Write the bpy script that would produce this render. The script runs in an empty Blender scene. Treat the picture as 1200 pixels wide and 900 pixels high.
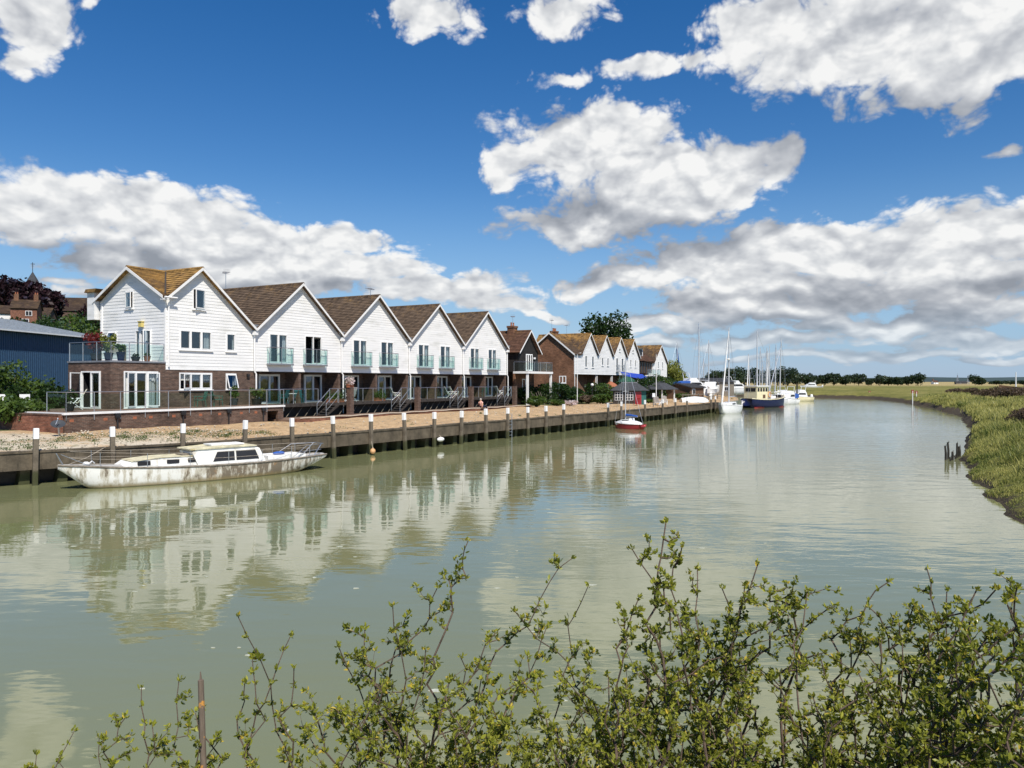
import bpy, math, random
import numpy as np
from mathutils import Vector, Matrix
R = math.radians
sc = bpy.context.scene
col = sc.collection
rnd = random.Random(7)
rng = np.random.default_rng(11)

# ------------------------------------------------------------------ places
CAM_H = 4.4                                   # eye above the water (water is z = 0)
ROW_ANG = math.atan((1100 - 600) / 900.0)     # heading of the terrace, right of the view axis
SA, CA = math.sin(ROW_ANG), math.cos(ROW_ANG)
ROT = math.pi / 2 - ROW_ANG                   # local X along the row, local Y away from the river

def row(t, p, z=0.0):
    return (t * SA - p * CA, t * CA + p * SA, z)

def at(px, D, z=0.0):
    """ground point at distance D in the sight line of photo column px"""
    return ((px - 600) / 900.0 * D, D, z)

# ------------------------------------------------------------------ objects
def link(o):
    col.objects.link(o)
    return o

def tag(o, label=None, cat=None, group=None, kind=None):
    if label: o['label'] = label
    if cat: o['category'] = cat
    if group: o['group'] = group
    if kind: o['kind'] = kind
    return o

def thing(name, label, cat, loc=(0, 0, 0), rotz=0.0, group=None):
    o = link(bpy.data.objects.new(name, None))
    o.empty_display_size = 0.3
    o.location = loc
    o.rotation_euler = (0, 0, rotz)
    return tag(o, label, cat, group)

def copy_tree(o, parent=None):
    c = link(o.copy())
    c.parent = parent
    for ch in o.children:
        copy_tree(ch, c)
    return c

def np_mesh(name, V, F, mat, parent=None, tone=None, smooth=False):
    V = np.asarray(V, np.float32); F = np.asarray(F, np.int32)
    me = bpy.data.meshes.new(name)
    n, k = F.shape
    me.vertices.add(len(V)); me.vertices.foreach_set('co', V.ravel())
    me.loops.add(n * k); me.loops.foreach_set('vertex_index', F.ravel())
    me.polygons.add(n)
    me.polygons.foreach_set('loop_start', np.arange(0, n * k, k, dtype=np.int32))
    me.polygons.foreach_set('loop_total', np.full(n, k, np.int32))
    me.update(calc_edges=True)
    me.polygons.foreach_set('use_smooth', np.full(n, smooth, bool))
    if tone is not None:
        a = me.attributes.new('tone', 'FLOAT', 'POINT')
        a.data.foreach_set('value', np.asarray(tone, np.float32))
    me.materials.append(mat)
    o = link(bpy.data.objects.new(name, me))
    o.parent = parent
    return o

class MB:
    """collects boxes, tubes, prisms; build() links them as one mesh"""
    def __init__(s, M=None):
        s.v = []; s.f = []; s.M = M
    def add(s, vs, fs):
        b = len(s.v)
        if s.M is not None:
            vs = [tuple(s.M @ Vector(v)) for v in vs]
        s.v += [tuple(v) for v in vs]
        s.f += [tuple(i + b for i in f) for f in fs]
        return s
    def box(s, x0, x1, y0, y1, z0, z1):
        return s.add([(x0, y0, z0), (x1, y0, z0), (x1, y1, z0), (x0, y1, z0), (x0, y0, z1), (x1, y0, z1), (x1, y1, z1), (x0, y1, z1)],
                     [(0, 3, 2, 1), (4, 5, 6, 7), (0, 1, 5, 4), (1, 2, 6, 5), (2, 3, 7, 6), (3, 0, 4, 7)])
    def cbox(s, x0, x1, y0, y1, z0, z1, c=.02):
        """box with chamfered upright edges"""
        p = [(x0 + c, y0), (x1 - c, y0), (x1, y0 + c), (x1, y1 - c), (x1 - c, y1), (x0 + c, y1), (x0, y1 - c), (x0, y0 + c)]
        return s.prism(p, z0, z1)
    def prism(s, pts, z0, z1):
        n = len(pts)
        vs = [(x, y, z0) for x, y in pts] + [(x, y, z1) for x, y in pts]
        fs = [tuple(range(n - 1, -1, -1)), tuple(range(n, 2 * n))] + [(i, (i + 1) % n, n + (i + 1) % n, n + i) for i in range(n)]
        return s.add(vs, fs)
    def slab(s, pts, off):
        """polygon of 3-D points given thickness by the vector off"""
        n = len(pts)
        vs = [tuple(p) for p in pts] + [tuple(Vector(p) + Vector(off)) for p in pts]
        fs = [tuple(range(n - 1, -1, -1)), tuple(range(n, 2 * n))] + [(i, (i + 1) % n, n + (i + 1) % n, n + i) for i in range(n)]
        return s.add(vs, fs)
    def quad(s, a, b, c, d):
        return s.add([a, b, c, d], [(0, 1, 2, 3)])
    def tube(s, pts, r, n=6, r1=None):
        pts = [Vector(p) for p in pts]
        m = len(pts); vs = []; fs = []
        prev = None
        for i, p in enumerate(pts):
            d = (pts[min(i + 1, m - 1)] - pts[max(i - 1, 0)])
            if d.length < 1e-9: d = Vector((0, 0, 1))
            d.normalize()
            ref = Vector((0, 0, 1)) if abs(d.z) < .9 else Vector((1, 0, 0))
            if prev is not None and (prev - d * prev.dot(d)).length > 1e-4: u = (prev - d * prev.dot(d)).normalized()
            else: u = d.cross(ref).normalized()
            prev = u
            w = d.cross(u)
            rr = r if r1 is None else r + (r1 - r) * i / max(m - 1, 1)
            for k in range(n):
                a = 2 * math.pi * k / n
                vs.append(p + (u * math.cos(a) + w * math.sin(a)) * rr)
        for i in range(m - 1):
            for k in range(n):
                fs.append((i * n + k, i * n + (k + 1) % n, (i + 1) * n + (k + 1) % n, (i + 1) * n + k))
        fs.append(tuple(range(n - 1, -1, -1))); fs.append(tuple((m - 1) * n + k for k in range(n)))
        return s.add(vs, fs)
    def bar(s, a, b, w, h):
        """rectangular bar from a to b, w wide, h high"""
        a = Vector(a); b = Vector(b); d = (b - a).normalized()
        ref = Vector((0, 0, 1)) if abs(d.z) < .95 else Vector((1, 0, 0))
        u = d.cross(ref).normalized() * w / 2; q = u.cross(d).normalized() * h / 2
        vs = [a - u - q, a + u - q, a + u + q, a - u + q, b - u - q, b + u - q, b + u + q, b - u + q]
        return s.add(vs, [(0, 3, 2, 1), (4, 5, 6, 7), (0, 1, 5, 4), (1, 2, 6, 5), (2, 3, 7, 6), (3, 0, 4, 7)])
    def ring(s, prof, n=16, c=(0, 0, 0)):
        """lathe of (r, z) profile"""
        vs = []; fs = []; m = len(prof)
        for r, z in prof:
            for k in range(n):
                a = 2 * math.pi * k / n
                vs.append((c[0] + r * math.cos(a), c[1] + r * math.sin(a), c[2] + z))
        for i in range(m - 1):
            for k in range(n):
                fs.append((i * n + k, i * n + (k + 1) % n, (i + 1) * n + (k + 1) % n, (i + 1) * n + k))
        fs.append(tuple(range(n - 1, -1, -1))); fs.append(tuple((m - 1) * n + k for k in range(n)))
        return s.add(vs, fs)
    def ball(s, c, rx, ry, rz, n=12, m=8):
        prof = [(math.sin(math.pi * i / m), -math.cos(math.pi * i / m)) for i in range(1, m)]
        b = MB(); b.ring(prof, n)
        return s.add([(c[0] + v[0] * rx, c[1] + v[1] * ry, c[2] + v[2] * rz) for v in b.v], b.f)
    def build(s, name, mat, parent=None, smooth=False, dz=0.0):
        me = bpy.data.meshes.new(name)
        vs = s.v if not dz else [(x, y, z + dz) for x, y, z in s.v]
        me.from_pydata(vs, [], s.f); me.update()
        if smooth:
            me.polygons.foreach_set('use_smooth', [True] * len(me.polygons))
        me.materials.append(mat)
        o = link(bpy.data.objects.new(name, me))
        o.parent = parent
        return o

# ------------------------------------------------------------------ nodes
class T:
    def __init__(s, tree): s.t = tree
    def n(s, typ, props=None, **ins):
        nd = s.t.nodes.new(typ)
        for k, v in (props or {}).items(): setattr(nd, k, v)
        for k, v in ins.items():
            key = int(k[1:]) if k[0] == '_' and k[1:].isdigit() else k.replace('_', ' ')
            s.put(nd.inputs[key], v)
        return nd
    def put(s, sock, v):
        if isinstance(v, bpy.types.NodeSocket): s.t.links.new(v, sock)
        elif isinstance(v, bpy.types.Node): s.t.links.new(v.outputs[0], sock)
        else:
            if sock.type == 'RGBA' and len(v) == 3: v = (*v, 1)
            sock.default_value = v
    def m(s, op, a, b=0.0, c=0.0, clamp=False):
        nd = s.t.nodes.new('ShaderNodeMath'); nd.operation = op; nd.use_clamp = clamp
        for i, v in enumerate((a, b, c)): s.put(nd.inputs[i], v)
        return nd.outputs[0]
    def vm(s, op, a, b=(0, 0, 0)):
        nd = s.t.nodes.new('ShaderNodeVectorMath'); nd.operation = op
        s.put(nd.inputs[0], a)
        if op == 'SCALE': s.put(nd.inputs['Scale'], b)
        else: s.put(nd.inputs[1], b)
        return nd.outputs['Value'] if op in ('LENGTH', 'DOT_PRODUCT', 'DISTANCE') else nd.outputs[0]
    def mix(s, f, a, b, mode='MIX'):
        nd = s.t.nodes.new('ShaderNodeMix'); nd.data_type = 'RGBA'; nd.blend_type = mode
        s.put(nd.inputs[0], f); s.put(nd.inputs[6], a); s.put(nd.inputs[7], b)
        return nd.outputs[2]
    def ramp(s, f, stops, interp='LINEAR'):
        nd = s.t.nodes.new('ShaderNodeValToRGB'); cr = nd.color_ramp; cr.interpolation = interp
        while len(cr.elements) < len(stops): cr.elements.new(.5)
        for e, (p, c) in zip(cr.elements, stops):
            e.position = p; e.color = (c, c, c, 1) if isinstance(c, (int, float)) else (*c, 1)
        s.put(nd.inputs[0], f)
        return nd.outputs[0]
    def step(s, x, a, b):
        nd = s.t.nodes.new('ShaderNodeMapRange'); nd.interpolation_type = 'SMOOTHSTEP'
        s.put(nd.inputs[0], x); s.put(nd.inputs[1], a); s.put(nd.inputs[2], b)
        return nd.outputs[0]
    def noise(s, vec, scale, detail=4, rough=.55, dist=0.0):
        nd = s.n('ShaderNodeTexNoise', None, Scale=scale, Detail=detail, Roughness=rough, Distortion=dist)
        if vec is not None: s.put(nd.inputs['Vector'], vec)
        return nd

def new_mat(name):
    m = bpy.data.materials.new(name); m.use_nodes = True
    t = T(m.node_tree)
    b = m.node_tree.nodes['Principled BSDF']
    return m, t, b

def coord(t, kind='Object'):
    return t.n('ShaderNodeTexCoord').outputs[kind]

def paint(name, c, rough=.5, spec=.4, metal=0.0, var=.12, vscale=3.0, bump=0.0, bscale=30.0, dirt=None, dirt_amt=.0, dscale=1.5):
    """plain surface with slow tonal wander, optional blotchy dirt, optional grain"""
    m, t, b = new_mat(name)
    co = coord(t)
    nz = t.noise(co, vscale, 5)
    k = t.ramp(nz, [(.3, 1 - var), (.7, 1 + var)])
    cc = t.mix(1.0, (*c, 1), k, 'MULTIPLY')
    if dirt:
        sv = t.n('ShaderNodeMapping', None, Vector=co, Scale=(1, 1, .35))
        d = t.noise(sv.outputs[0], dscale, 6, .65)
        cc = t.mix(t.m('MULTIPLY', t.step(d, .52, .72), dirt_amt), cc, (*dirt, 1))
    t.put(b.inputs['Base Color'], cc)
    b.inputs['Roughness'].default_value = rough
    b.inputs['Specular IOR Level'].default_value = spec
    b.inputs['Metallic'].default_value = metal
    if bump:
        bp = t.n('ShaderNodeBump', None, Strength=bump, Distance=.02, Height=t.noise(co, bscale, 4).outputs[0])
        t.put(b.inputs['Normal'], bp)
    return m
# ------------------------------------------------------------------ camera, sun, sky
cd = bpy.data.cameras.new('camera'); cd.sensor_width = 36; cd.lens = 27.0; cd.clip_end = 12000; cd.clip_start = .05
cam = link(bpy.data.objects.new('camera', cd)); cam.location = (0, 0, CAM_H)
cam.rotation_euler = (R(90 - .19), 0, 0)
sc.camera = cam
SUN_AZ, SUN_EL = R(157), R(53)                  # clockwise from +Y, height
sd = bpy.data.lights.new('sun', 'SUN'); sd.energy = 4.8; sd.angle = R(.5); sd.color = (1, .93, .83)
sun = link(bpy.data.objects.new('sun', sd)); sun.location = (20, -30, 60)
sun.rotation_euler = Vector((math.sin(SUN_AZ) * math.cos(SUN_EL), math.cos(SUN_AZ) * math.cos(SUN_EL), math.sin(SUN_EL))).to_track_quat('Z', 'Y').to_euler()

def azel(x, y):
    return (math.atan((x - 600) / 900.0), math.atan((447 - y) / math.hypot(900, x - 600)))
# cloud masses: (column, row, half width, half height, strength) in degrees-like sight-line units
CLOUDS = [
 # great cumulus in the middle
 (692, 164, 104, 48, 1.15), (650, 186, 84, 40, 1.1), (775, 206, 110, 42, 1.1), (760, 230, 150, 48, 1.0), (690, 258, 105, 36, 1.1), (838, 212, 88, 52, 1.0), (896, 192, 40, 27, .9),
 # upper right
 (1005, 42, 175, 72, 1.15), (1120, 40, 140, 80, 1.15), (900, 28, 76, 44, .95), (1210, 20, 90, 72, 1.1),
 # upper middle scraps
 (500, 4, 104, 50, .80), (662, 14, 72, 42, .80), (742, 78, 95, 20, .72), (818, 70, 42, 18, .70), (648, 88, 74, 18, .62),
 # upper left
 (18, 14, 95, 52, 1.0), (24, 74, 46, 42, .80), (100, 6, 50, 24, .42),
 # left bank
 (50, 238, 125, 44, 1.1), (185, 254, 135, 40, 1.15), (255, 292, 165, 42, 1.2), (392, 284, 92, 24, 1.05), (425, 320, 72, 24, 1.1), (130, 306, 85, 26, 1.0), (300, 328, 150, 26, 1.15), (10, 268, 70, 28, 1.0), (470, 338, 60, 14, .9),
 (85, 332, 75, 13, .6), (0, 330, 60, 11, .5),
 # small one over the last white gable
 (560, 330, 46, 19, 1.0), (525, 347, 110, 19, 1.0), (575, 356, 90, 15, .95), (640, 366, 70, 10, .8),
 # right bank
 (1010, 292, 200, 40, 1.2), (1150, 284, 115, 42, 1.2), (850, 314, 135, 34, 1.15), (735, 333, 105, 19, 1.05), (1100, 328, 160, 32, 1.15), (930, 342, 165, 26, 1.1),
 (1150, 360, 140, 23, 1.02), (870, 364, 150, 20, 1.03), (1020, 379, 170, 17, .99), (770, 382, 110, 14, .98), (1140, 395, 150, 15, .99), (890, 398, 150, 13, .92), (1040, 411, 170, 11, .90), (760, 402, 100, 9, .85), (1180, 416, 120, 9, .85), (930, 418, 150, 8, .8), (700, 395, 80, 10, .8), (200, 350, 200, 14, .9),
 (1192, 176, 32, 20, .6),
]

def cloud_group(hi):
    g = bpy.data.node_groups.new('cloud_density', 'ShaderNodeTree')
    g.interface.new_socket('P', in_out='INPUT', socket_type='NodeSocketVector')
    g.interface.new_socket('F', in_out='OUTPUT', socket_type='NodeSocketFloat')
    g.interface.new_socket('N', in_out='OUTPUT', socket_type='NodeSocketFloat')
    t = T(g)
    gi = g.nodes.new('NodeGroupInput'); go = g.nodes.new('NodeGroupOutput')
    P = gi.outputs[0]
    w = t.n('ShaderNodeTexNoise', {'noise_dimensions': '2D'}, Vector=P, Scale=9.0, Detail=2.0, Roughness=.5)
    w = t.vm('SUBTRACT', w.outputs['Color'], (.5, .5, .5))
    Pw = t.vm('ADD', P, t.vm('MULTIPLY', w, (.10, .055, 0)))
    acc = None
    for (x, y, rx, ry, k) in CLOUDS:
        az, el = azel(x, y)
        q = t.vm('MULTIPLY', t.vm('SUBTRACT', Pw, (az, el, 0)), (900.0 / (rx * math.cos(az) ** 2), 900.0 / (ry * math.cos(az)), 0))
        b = t.m('MULTIPLY_ADD', t.vm('LENGTH', q), -1.35, k * 1.35 + .06)
        acc = b if acc is None else t.m('SMOOTH_MAX', acc, b, .25)
    sp = t.n('ShaderNodeSeparateXYZ', None, Vector=P)
    # cloud cells shrink and flatten towards the horizon, as a receding layer does
    yl = t.m('MULTIPLY_ADD', t.m('LOGARITHM', t.m('MAXIMUM', t.m('ADD', sp.outputs[1], .04), .01), 2.71828), .12, t.m('MULTIPLY', sp.outputs[1], 1.05))
    Q = t.n('ShaderNodeCombineXYZ', None, X=sp.outputs[0], Y=yl, Z=0.0).outputs[0]
    n1 = t.n('ShaderNodeTexNoise', {'noise_dimensions': '2D'}, Vector=Q, Scale=11.0, Detail=8.0 if hi else 4.0, Roughness=.64)
    f = t.m('MULTIPLY_ADD', t.m('SUBTRACT', n1, .5), 1.25, acc)
    v1 = t.n('ShaderNodeTexVoronoi', {'feature': 'F1', 'voronoi_dimensions': '2D'}, Vector=t.vm('ADD', Q, t.vm('MULTIPLY', w, (.06, .06, 0))), Scale=22.0, Detail=3.0 if hi else 1.5, Roughness=.6)
    f = t.m('MULTIPLY_ADD', t.m('SUBTRACT', .42, v1.outputs['Distance']), .55, f)
    g.links.new(f, go.inputs[0]); g.links.new(t.m('SUBTRACT', f, acc), go.inputs[1])
    return g

def make_world():
    w = bpy.data.worlds.new('World'); sc.world = w; w.use_nodes = True
    t = T(w.node_tree); t.t.nodes.clear()
    out = t.n('ShaderNodeOutputWorld'); bg = t.n('ShaderNodeBackground')
    t.t.links.new(bg.outputs[0], out.inputs[0])
    sky = t.n('ShaderNodeTexSky', {'sky_type': 'NISHITA', 'sun_disc': False, 'sun_elevation': SUN_EL, 'sun_rotation': SUN_AZ, 'air_density': 1.0, 'dust_density': .0, 'ozone_density': 1.6})
    STR = .1
    bg.inputs['Strength'].default_value = STR
    d = t.n('ShaderNodeTexCoord').outputs['Generated']
    s = t.n('ShaderNodeSeparateXYZ', None, Vector=d)
    az = t.m('ARCTAN2', s.outputs[0], s.outputs[1]); el = t.m('ARCSINE', s.outputs[2])
    P = t.n('ShaderNodeCombineXYZ', None, X=az, Y=el, Z=0.0).outputs[0]
    gh, gl = cloud_group(True), cloud_group(False)
    def dens(g, off):
        nd = t.n('ShaderNodeGroup', {'node_tree': g})
        t.put(nd.inputs[0], P if off is None else t.vm('ADD', P, off))
        return nd.outputs
    f0, n0 = dens(gh, None)
    up = t.m('MULTIPLY_ADD', el, .085, .006)
    o1 = t.n('ShaderNodeCombineXYZ', None, X=.003, Y=t.m('MULTIPLY', up, .7), Z=0.0).outputs[0]
    o2 = t.n('ShaderNodeCombineXYZ', None, X=.008, Y=t.m('MULTIPLY', up, 3.4), Z=0.0).outputs[0]
    l0, m0 = dens(gl, None); f1, m1 = dens(gl, o1); f2, m2 = dens(gl, o2)
    cover = t.step(f0, -.14, .32)
    thick = t.step(f0, .0, .75)
    bulk = t.m('MULTIPLY', t.m('SUBTRACT', t.m('SUBTRACT', l0, m0), t.m('SUBTRACT', f2, m2)), .80)
    bulk = t.m('MINIMUM', t.m('MAXIMUM', bulk, -.50), .26)
    lit = t.m('MULTIPLY_ADD', t.m('SUBTRACT', m0, m1), .46, t.m('ADD', bulk, .56))
    lit = t.m('MULTIPLY_ADD', t.m('SUBTRACT', m0, m2), .34, lit)
    lit = t.m('MULTIPLY_ADD', t.m('SUBTRACT', f0, l0), .26, lit)
    lit = t.m('MULTIPLY_ADD', t.m('SUBTRACT', 1.0, thick), .10, lit, clamp=True)
    cc = t.ramp(lit, [(0.0, (.30, .325, .37)), (.3, (.42, .445, .49)), (.55, (.56, .58, .615)), (.8, (.76, .775, .79)), (1.0, (.95, .95, .94))])
    cc = t.vm('SCALE', cc, 1.0 / STR * 0.80)
    # a clear summer sky: deepen the blue a little
    hs = t.n('ShaderNodeHueSaturation', None, Hue=.508, Saturation=1.42, Value=.88, Color=sky.outputs[0])
    # low clouds sink into the blue air near the horizon
    lowfade = t.step(el, .012, .10)
    cover = t.m('MULTIPLY', cover, t.m('MULTIPLY_ADD', lowfade, .48, .50))
    air = t.m('SUBTRACT', 1.0, t.step(el, -.03, .27))
    blue = t.mix(t.m('MULTIPLY', air, .82), hs.outputs[0], tuple(v / STR for v in (.19, .335, .58)))
    mixc = t.mix(cover, blue, cc)
    t.put(bg.inputs['Color'], mixc)
    w.cycles.sampling_method = 'MANUAL'; w.cycles.sample_map_resolution = 256
make_world()
sc.view_settings.view_transform = 'Standard'; sc.view_settings.look = 'None'
sc.view_settings.exposure = .30; sc.view_settings.gamma = 1
# ------------------------------------------------------------------ materials
def wall_uv(t):
    """brick courses follow z; along a wall either x or y runs, so their sum serves both"""
    s = t.n('ShaderNodeSeparateXYZ', None, Vector=coord(t))
    return t.n('ShaderNodeCombineXYZ', None, X=t.m('ADD', s.outputs[0], s.outputs[1]), Y=s.outputs[2], Z=0.0).outputs[0], s

def brick_mat(name, c1, c2, mortar, stain=.35):
    m, t, b = new_mat(name)
    uv, s = wall_uv(t)
    br = t.n('ShaderNodeTexBrick', {'offset': .5}, Vector=uv, Color1=(*c1, 1), Color2=(*c2, 1), Mortar=(*mortar, 1), Scale=1.0)
    br.inputs['Brick Width'].default_value = .225; br.inputs['Row Height'].default_value = .075
    br.inputs['Mortar Size'].default_value = .008; br.inputs['Bias'].default_value = -.1
    big = t.noise(coord(t), .7, 6, .6)
    c = t.mix(1.0, br.outputs[0], t.ramp(big, [(.3, 1 - stain), (.7, 1 + stain * .7)]), 'MULTIPLY')
    mid = t.noise(t.n('ShaderNodeMapping', None, Vector=uv, Scale=(2.2, 7.0, 1)).outputs[0], 1.0, 4, .75)
    c = t.mix(1.0, c, t.ramp(mid, [(.30, .55), (.5, 1.0), (.70, 1.6)]), 'MULTIPLY')
    t.put(b.inputs['Base Color'], c)
    b.inputs['Roughness'].default_value = .9; b.inputs['Specular IOR Level'].default_value = .2
    t.put(b.inputs['Normal'], t.n('ShaderNodeBump', {'invert': True}, Strength=.4, Distance=.01, Height=br.outputs['Fac']))
    return m

def tile_mat(name, base, lichen, amt, dark=.55):
    """plain clay tiles: every tile its own tone, orange lichen in drifts that thicken towards the ridge and verge"""
    m, t, b = new_mat(name)
    co = coord(t); s = t.n('ShaderNodeSeparateXYZ', None, Vector=co)
    uv = t.n('ShaderNodeCombineXYZ', None, X=t.m('ADD', s.outputs[1], t.m('MULTIPLY', s.outputs[0], .37)), Y=s.outputs[2], Z=0.0)
    br = t.n('ShaderNodeTexBrick', {'offset': .5}, Vector=uv, Color1=(.55, .55, .55, 1), Color2=(1.25, 1.25, 1.25, 1), Mortar=(dark, dark, dark, 1), Scale=1.0)
    br.inputs['Brick Width'].default_value = .24; br.inputs['Row Height'].default_value = .21; br.inputs['Mortar Size'].default_value = .012
    l = t.noise(co, 1.1, 7, .68); l2 = t.noise(co, 6.0, 4, .6)
    zz = t.step(s.outputs[2], 6.4, 10.2)
    k = t.m('ADD', t.m('MULTIPLY_ADD', zz, .36, amt), t.m('MULTIPLY', t.m('SUBTRACT', l2, .5), .5))
    f = t.step(t.m('ADD', l, k), .52, .82)
    c = t.mix(t.m('MULTIPLY', f, .85), (*base, 1), (*lichen, 1))
    c = t.mix(1.0, c, br.outputs[0], 'MULTIPLY')
    moss = t.step(t.noise(co, 2.3, 6, .7), .60, .72)
    c = t.mix(t.m('MULTIPLY', moss, .5), c, (.035, .032, .02, 1))
    t.put(b.inputs['Base Color'], c); b.inputs['Roughness'].default_value = .85; b.inputs['Specular IOR Level'].default_value = .25
    t.put(b.inputs['Normal'], t.n('ShaderNodeBump', None, Strength=.5, Distance=.02, Height=t.noise(co, 20, 4)))
    return m

def clad_mat():
    """white painted weatherboard with faint grey-green streaks and rain marks"""
    m, t, b = new_mat('white_weatherboard')
    rn = t.n('ShaderNodeObjectInfo').outputs['Random']
    co = t.vm('ADD', coord(t), t.n('ShaderNodeCombineXYZ', None, X=t.m('MULTIPLY', rn, 60), Y=0.0, Z=0.0).outputs[0])
    n1 = t.noise(t.n('ShaderNodeMapping', None, Vector=co, Scale=(.5, .5, 2.2)).outputs[0], .9, 7, .65)
    n2 = t.noise(t.n('ShaderNodeMapping', None, Vector=co, Scale=(6, 6, .5)).outputs[0], 1.0, 5, .6)
    c = t.ramp(n1, [(.28, (.81, .81, .80)), (.52, (.79, .79, .775)), (.70, (.63, .63, .60))])
    c = t.mix(t.m('MULTIPLY', t.step(n2, .58, .78), .22), c, (.52, .53, .48, 1))
    s = t.n('ShaderNodeSeparateXYZ', None, Vector=co)
    wn = t.n('ShaderNodeTexWhiteNoise', {'noise_dimensions': '1D'}, W=t.m('FLOOR', t.m('DIVIDE', s.outputs[2], .2)))
    c = t.mix(1.0, c, t.ramp(wn, [(0, .965), (1, 1.025)]), 'MULTIPLY')
    t.put(b.inputs['Base Color'], c); b.inputs['Roughness'].default_value = .55; b.inputs['Specular IOR Level'].default_value = .3
    return m

def glass_mat(name, tint, refl=.9, base=.06, rough=.02):
    m = bpy.data.materials.new(name); m.use_nodes = True
    t = T(m.node_tree); t.t.nodes.clear()
    out = t.n('ShaderNodeOutputMaterial')
    tr = t.n('ShaderNodeBsdfTransparent', None, Color=(*tint, 1)); gl = t.n('ShaderNodeBsdfGlossy', None, Color=(1, 1, 1, 1), Roughness=rough)
    lw = t.n('ShaderNodeLayerWeight', None, Blend=.5).outputs['Facing']     # the same from either face of the sheet
    f = t.m('MULTIPLY_ADD', t.m('MULTIPLY_ADD', t.m('POWER', lw, 5.0), .96, .04), refl, base)
    nz = t.noise(coord(t), .8, 2)
    t.put(gl.inputs['Normal'], t.n('ShaderNodeBump', None, Strength=.08, Distance=.05, Height=nz))
    mx = t.n('ShaderNodeMixShader', None, _0=f, _1=tr.outputs[0], _2=gl.outputs[0])
    t.t.links.new(mx.outputs[0], out.inputs[0])
    return m

def leaf_mat(name, dark, light, extra=None, gloss=.14, trans=.35, nscale=.9):
    m = bpy.data.materials.new(name); m.use_nodes = True
    t = T(m.node_tree); t.t.nodes.clear()
    out = t.n('ShaderNodeOutputMaterial')
    at_ = t.n('ShaderNodeAttribute', {'attribute_name': 'tone'})
    nz = t.noise(coord(t), nscale, 3)
    k = t.m('ADD', t.m('MULTIPLY', at_.outputs['Fac'], .75), t.m('MULTIPLY', t.m('SUBTRACT', nz, .38), .9), clamp=True)
    c = t.mix(k, (*dark, 1), (*light, 1))
    if extra:
        c = t.mix(t.step(at_.outputs['Fac'], .93, .96), c, (*extra, 1))
    df = t.n('ShaderNodeBsdfDiffuse', None, Color=c); tl = t.n('ShaderNodeBsdfTranslucent', None, Color=t.mix(1.0, c, (1.0, 1.05, .55, 1), 'MULTIPLY'))
    gl = t.n('ShaderNodeBsdfGlossy', None, Color=(1, 1, 1, 1), Roughness=.38)
    m1 = t.n('ShaderNodeMixShader', None, _0=trans, _1=df.outputs[0], _2=tl.outputs[0])
    fr = t.n('ShaderNodeFresnel', None, IOR=1.4)
    m2 = t.n('ShaderNodeMixShader', None, _0=t.m('MULTIPLY', fr, gloss), _1=m1.outputs[0], _2=gl.outputs[0])
    t.t.links.new(m2.outputs[0], out.inputs[0])
    return m

M = {}
M['brick'] = brick_mat('dark_brick', (.098, .060, .046), (.145, .082, .058), (.15, .13, .11))
M['brick_red'] = brick_mat('red_brick', (.185, .070, .042), (.235, .095, .055), (.19, .14, .11))
M['brick_row'] = brick_mat('warm_brick', (.17, .080, .045), (.225, .105, .058), (.17, .125, .09))
M['clad'] = clad_mat()
M['tile'] = tile_mat('brown_tiles', (.120, .084, .056), (.32, .195, .070), -.32)
M['tile_orange'] = tile_mat('lichened_tiles', (.155, .095, .050), (.36, .215, .065), -.06)
M['tile_mid'] = tile_mat('patchy_lichened_tiles', (.105, .070, .046), (.36, .205, .060), -.11)
M['tile_dark'] = tile_mat('dark_old_tiles', (.060, .040, .030), (.10, .065, .035), -.2)
M['tile_brown'] = tile_mat('red_brown_tiles', (.115, .060, .038), (.20, .11, .045), -.12)
M['white'] = paint('white_upvc', (.80, .80, .79), .4, .4, var=.04, dirt=(.5, .5, .46), dirt_amt=.25)
M['white_trim'] = paint('white_board_paint', (.78, .78, .77), .5, .35, var=.05, dirt=(.45, .45, .40), dirt_amt=.35)
M['white_post'] = paint('white_post_paint', (.80, .80, .78), .55, .3, var=.06, dirt=(.42, .42, .36), dirt_amt=.3, dscale=5)
M['steel'] = paint('brushed_steel', (.52, .53, .54), .35, .5, .85, var=.08)
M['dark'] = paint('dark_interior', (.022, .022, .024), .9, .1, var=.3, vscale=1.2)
M['curtain'] = paint('pale_curtain', (.62, .63, .60), .9, .1, var=.1)
M['pane'] = glass_mat('window_glass', (.80, .84, .86), 1.0, .05)
M['balglass'] = glass_mat('balcony_glass', (.85, .93, .915), .6, .0)
M['lead'] = paint('lead_flashing', (.23, .24, .26), .5, .4, .3, var=.2)
M['wood_dark'] = paint('dark_deck_timber', (.050, .043, .038), .85, .2, var=.35, vscale=4, bump=.3)
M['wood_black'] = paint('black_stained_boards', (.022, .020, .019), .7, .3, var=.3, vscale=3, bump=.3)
M['wood_brown'] = paint('brown_timber', (.13, .075, .045), .8, .25, var=.3, vscale=5, bump=.3)
M['wood_grey'] = paint('grey_timber', (.20, .175, .14), .85, .2, var=.35, vscale=6, bump=.4, dirt=(.07, .06, .045), dirt_amt=.6, dscale=3)
M['terracotta'] = paint('terracotta', (.32, .12, .065), .8, .2, var=.15, vscale=6)
M['green_metal'] = paint('green_furniture', (.045, .13, .10), .5, .4, var=.15)
M['white_plastic'] = paint('white_plastic', (.75, .75, .73), .4, .4, var=.05)
M['cream_fabric'] = paint('cream_fabric', (.60, .58, .46), .9, .1, var=.1)
M['pale_green_fabric'] = paint('pale_green_fabric', (.50, .57, .46), .9, .1, var=.1)
M['teal_fabric'] = paint('teal_fabric', (.03, .14, .16), .9, .1, var=.15)
M['black'] = paint('black_plastic', (.02, .02, .022), .45, .4, var=.15)
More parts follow.
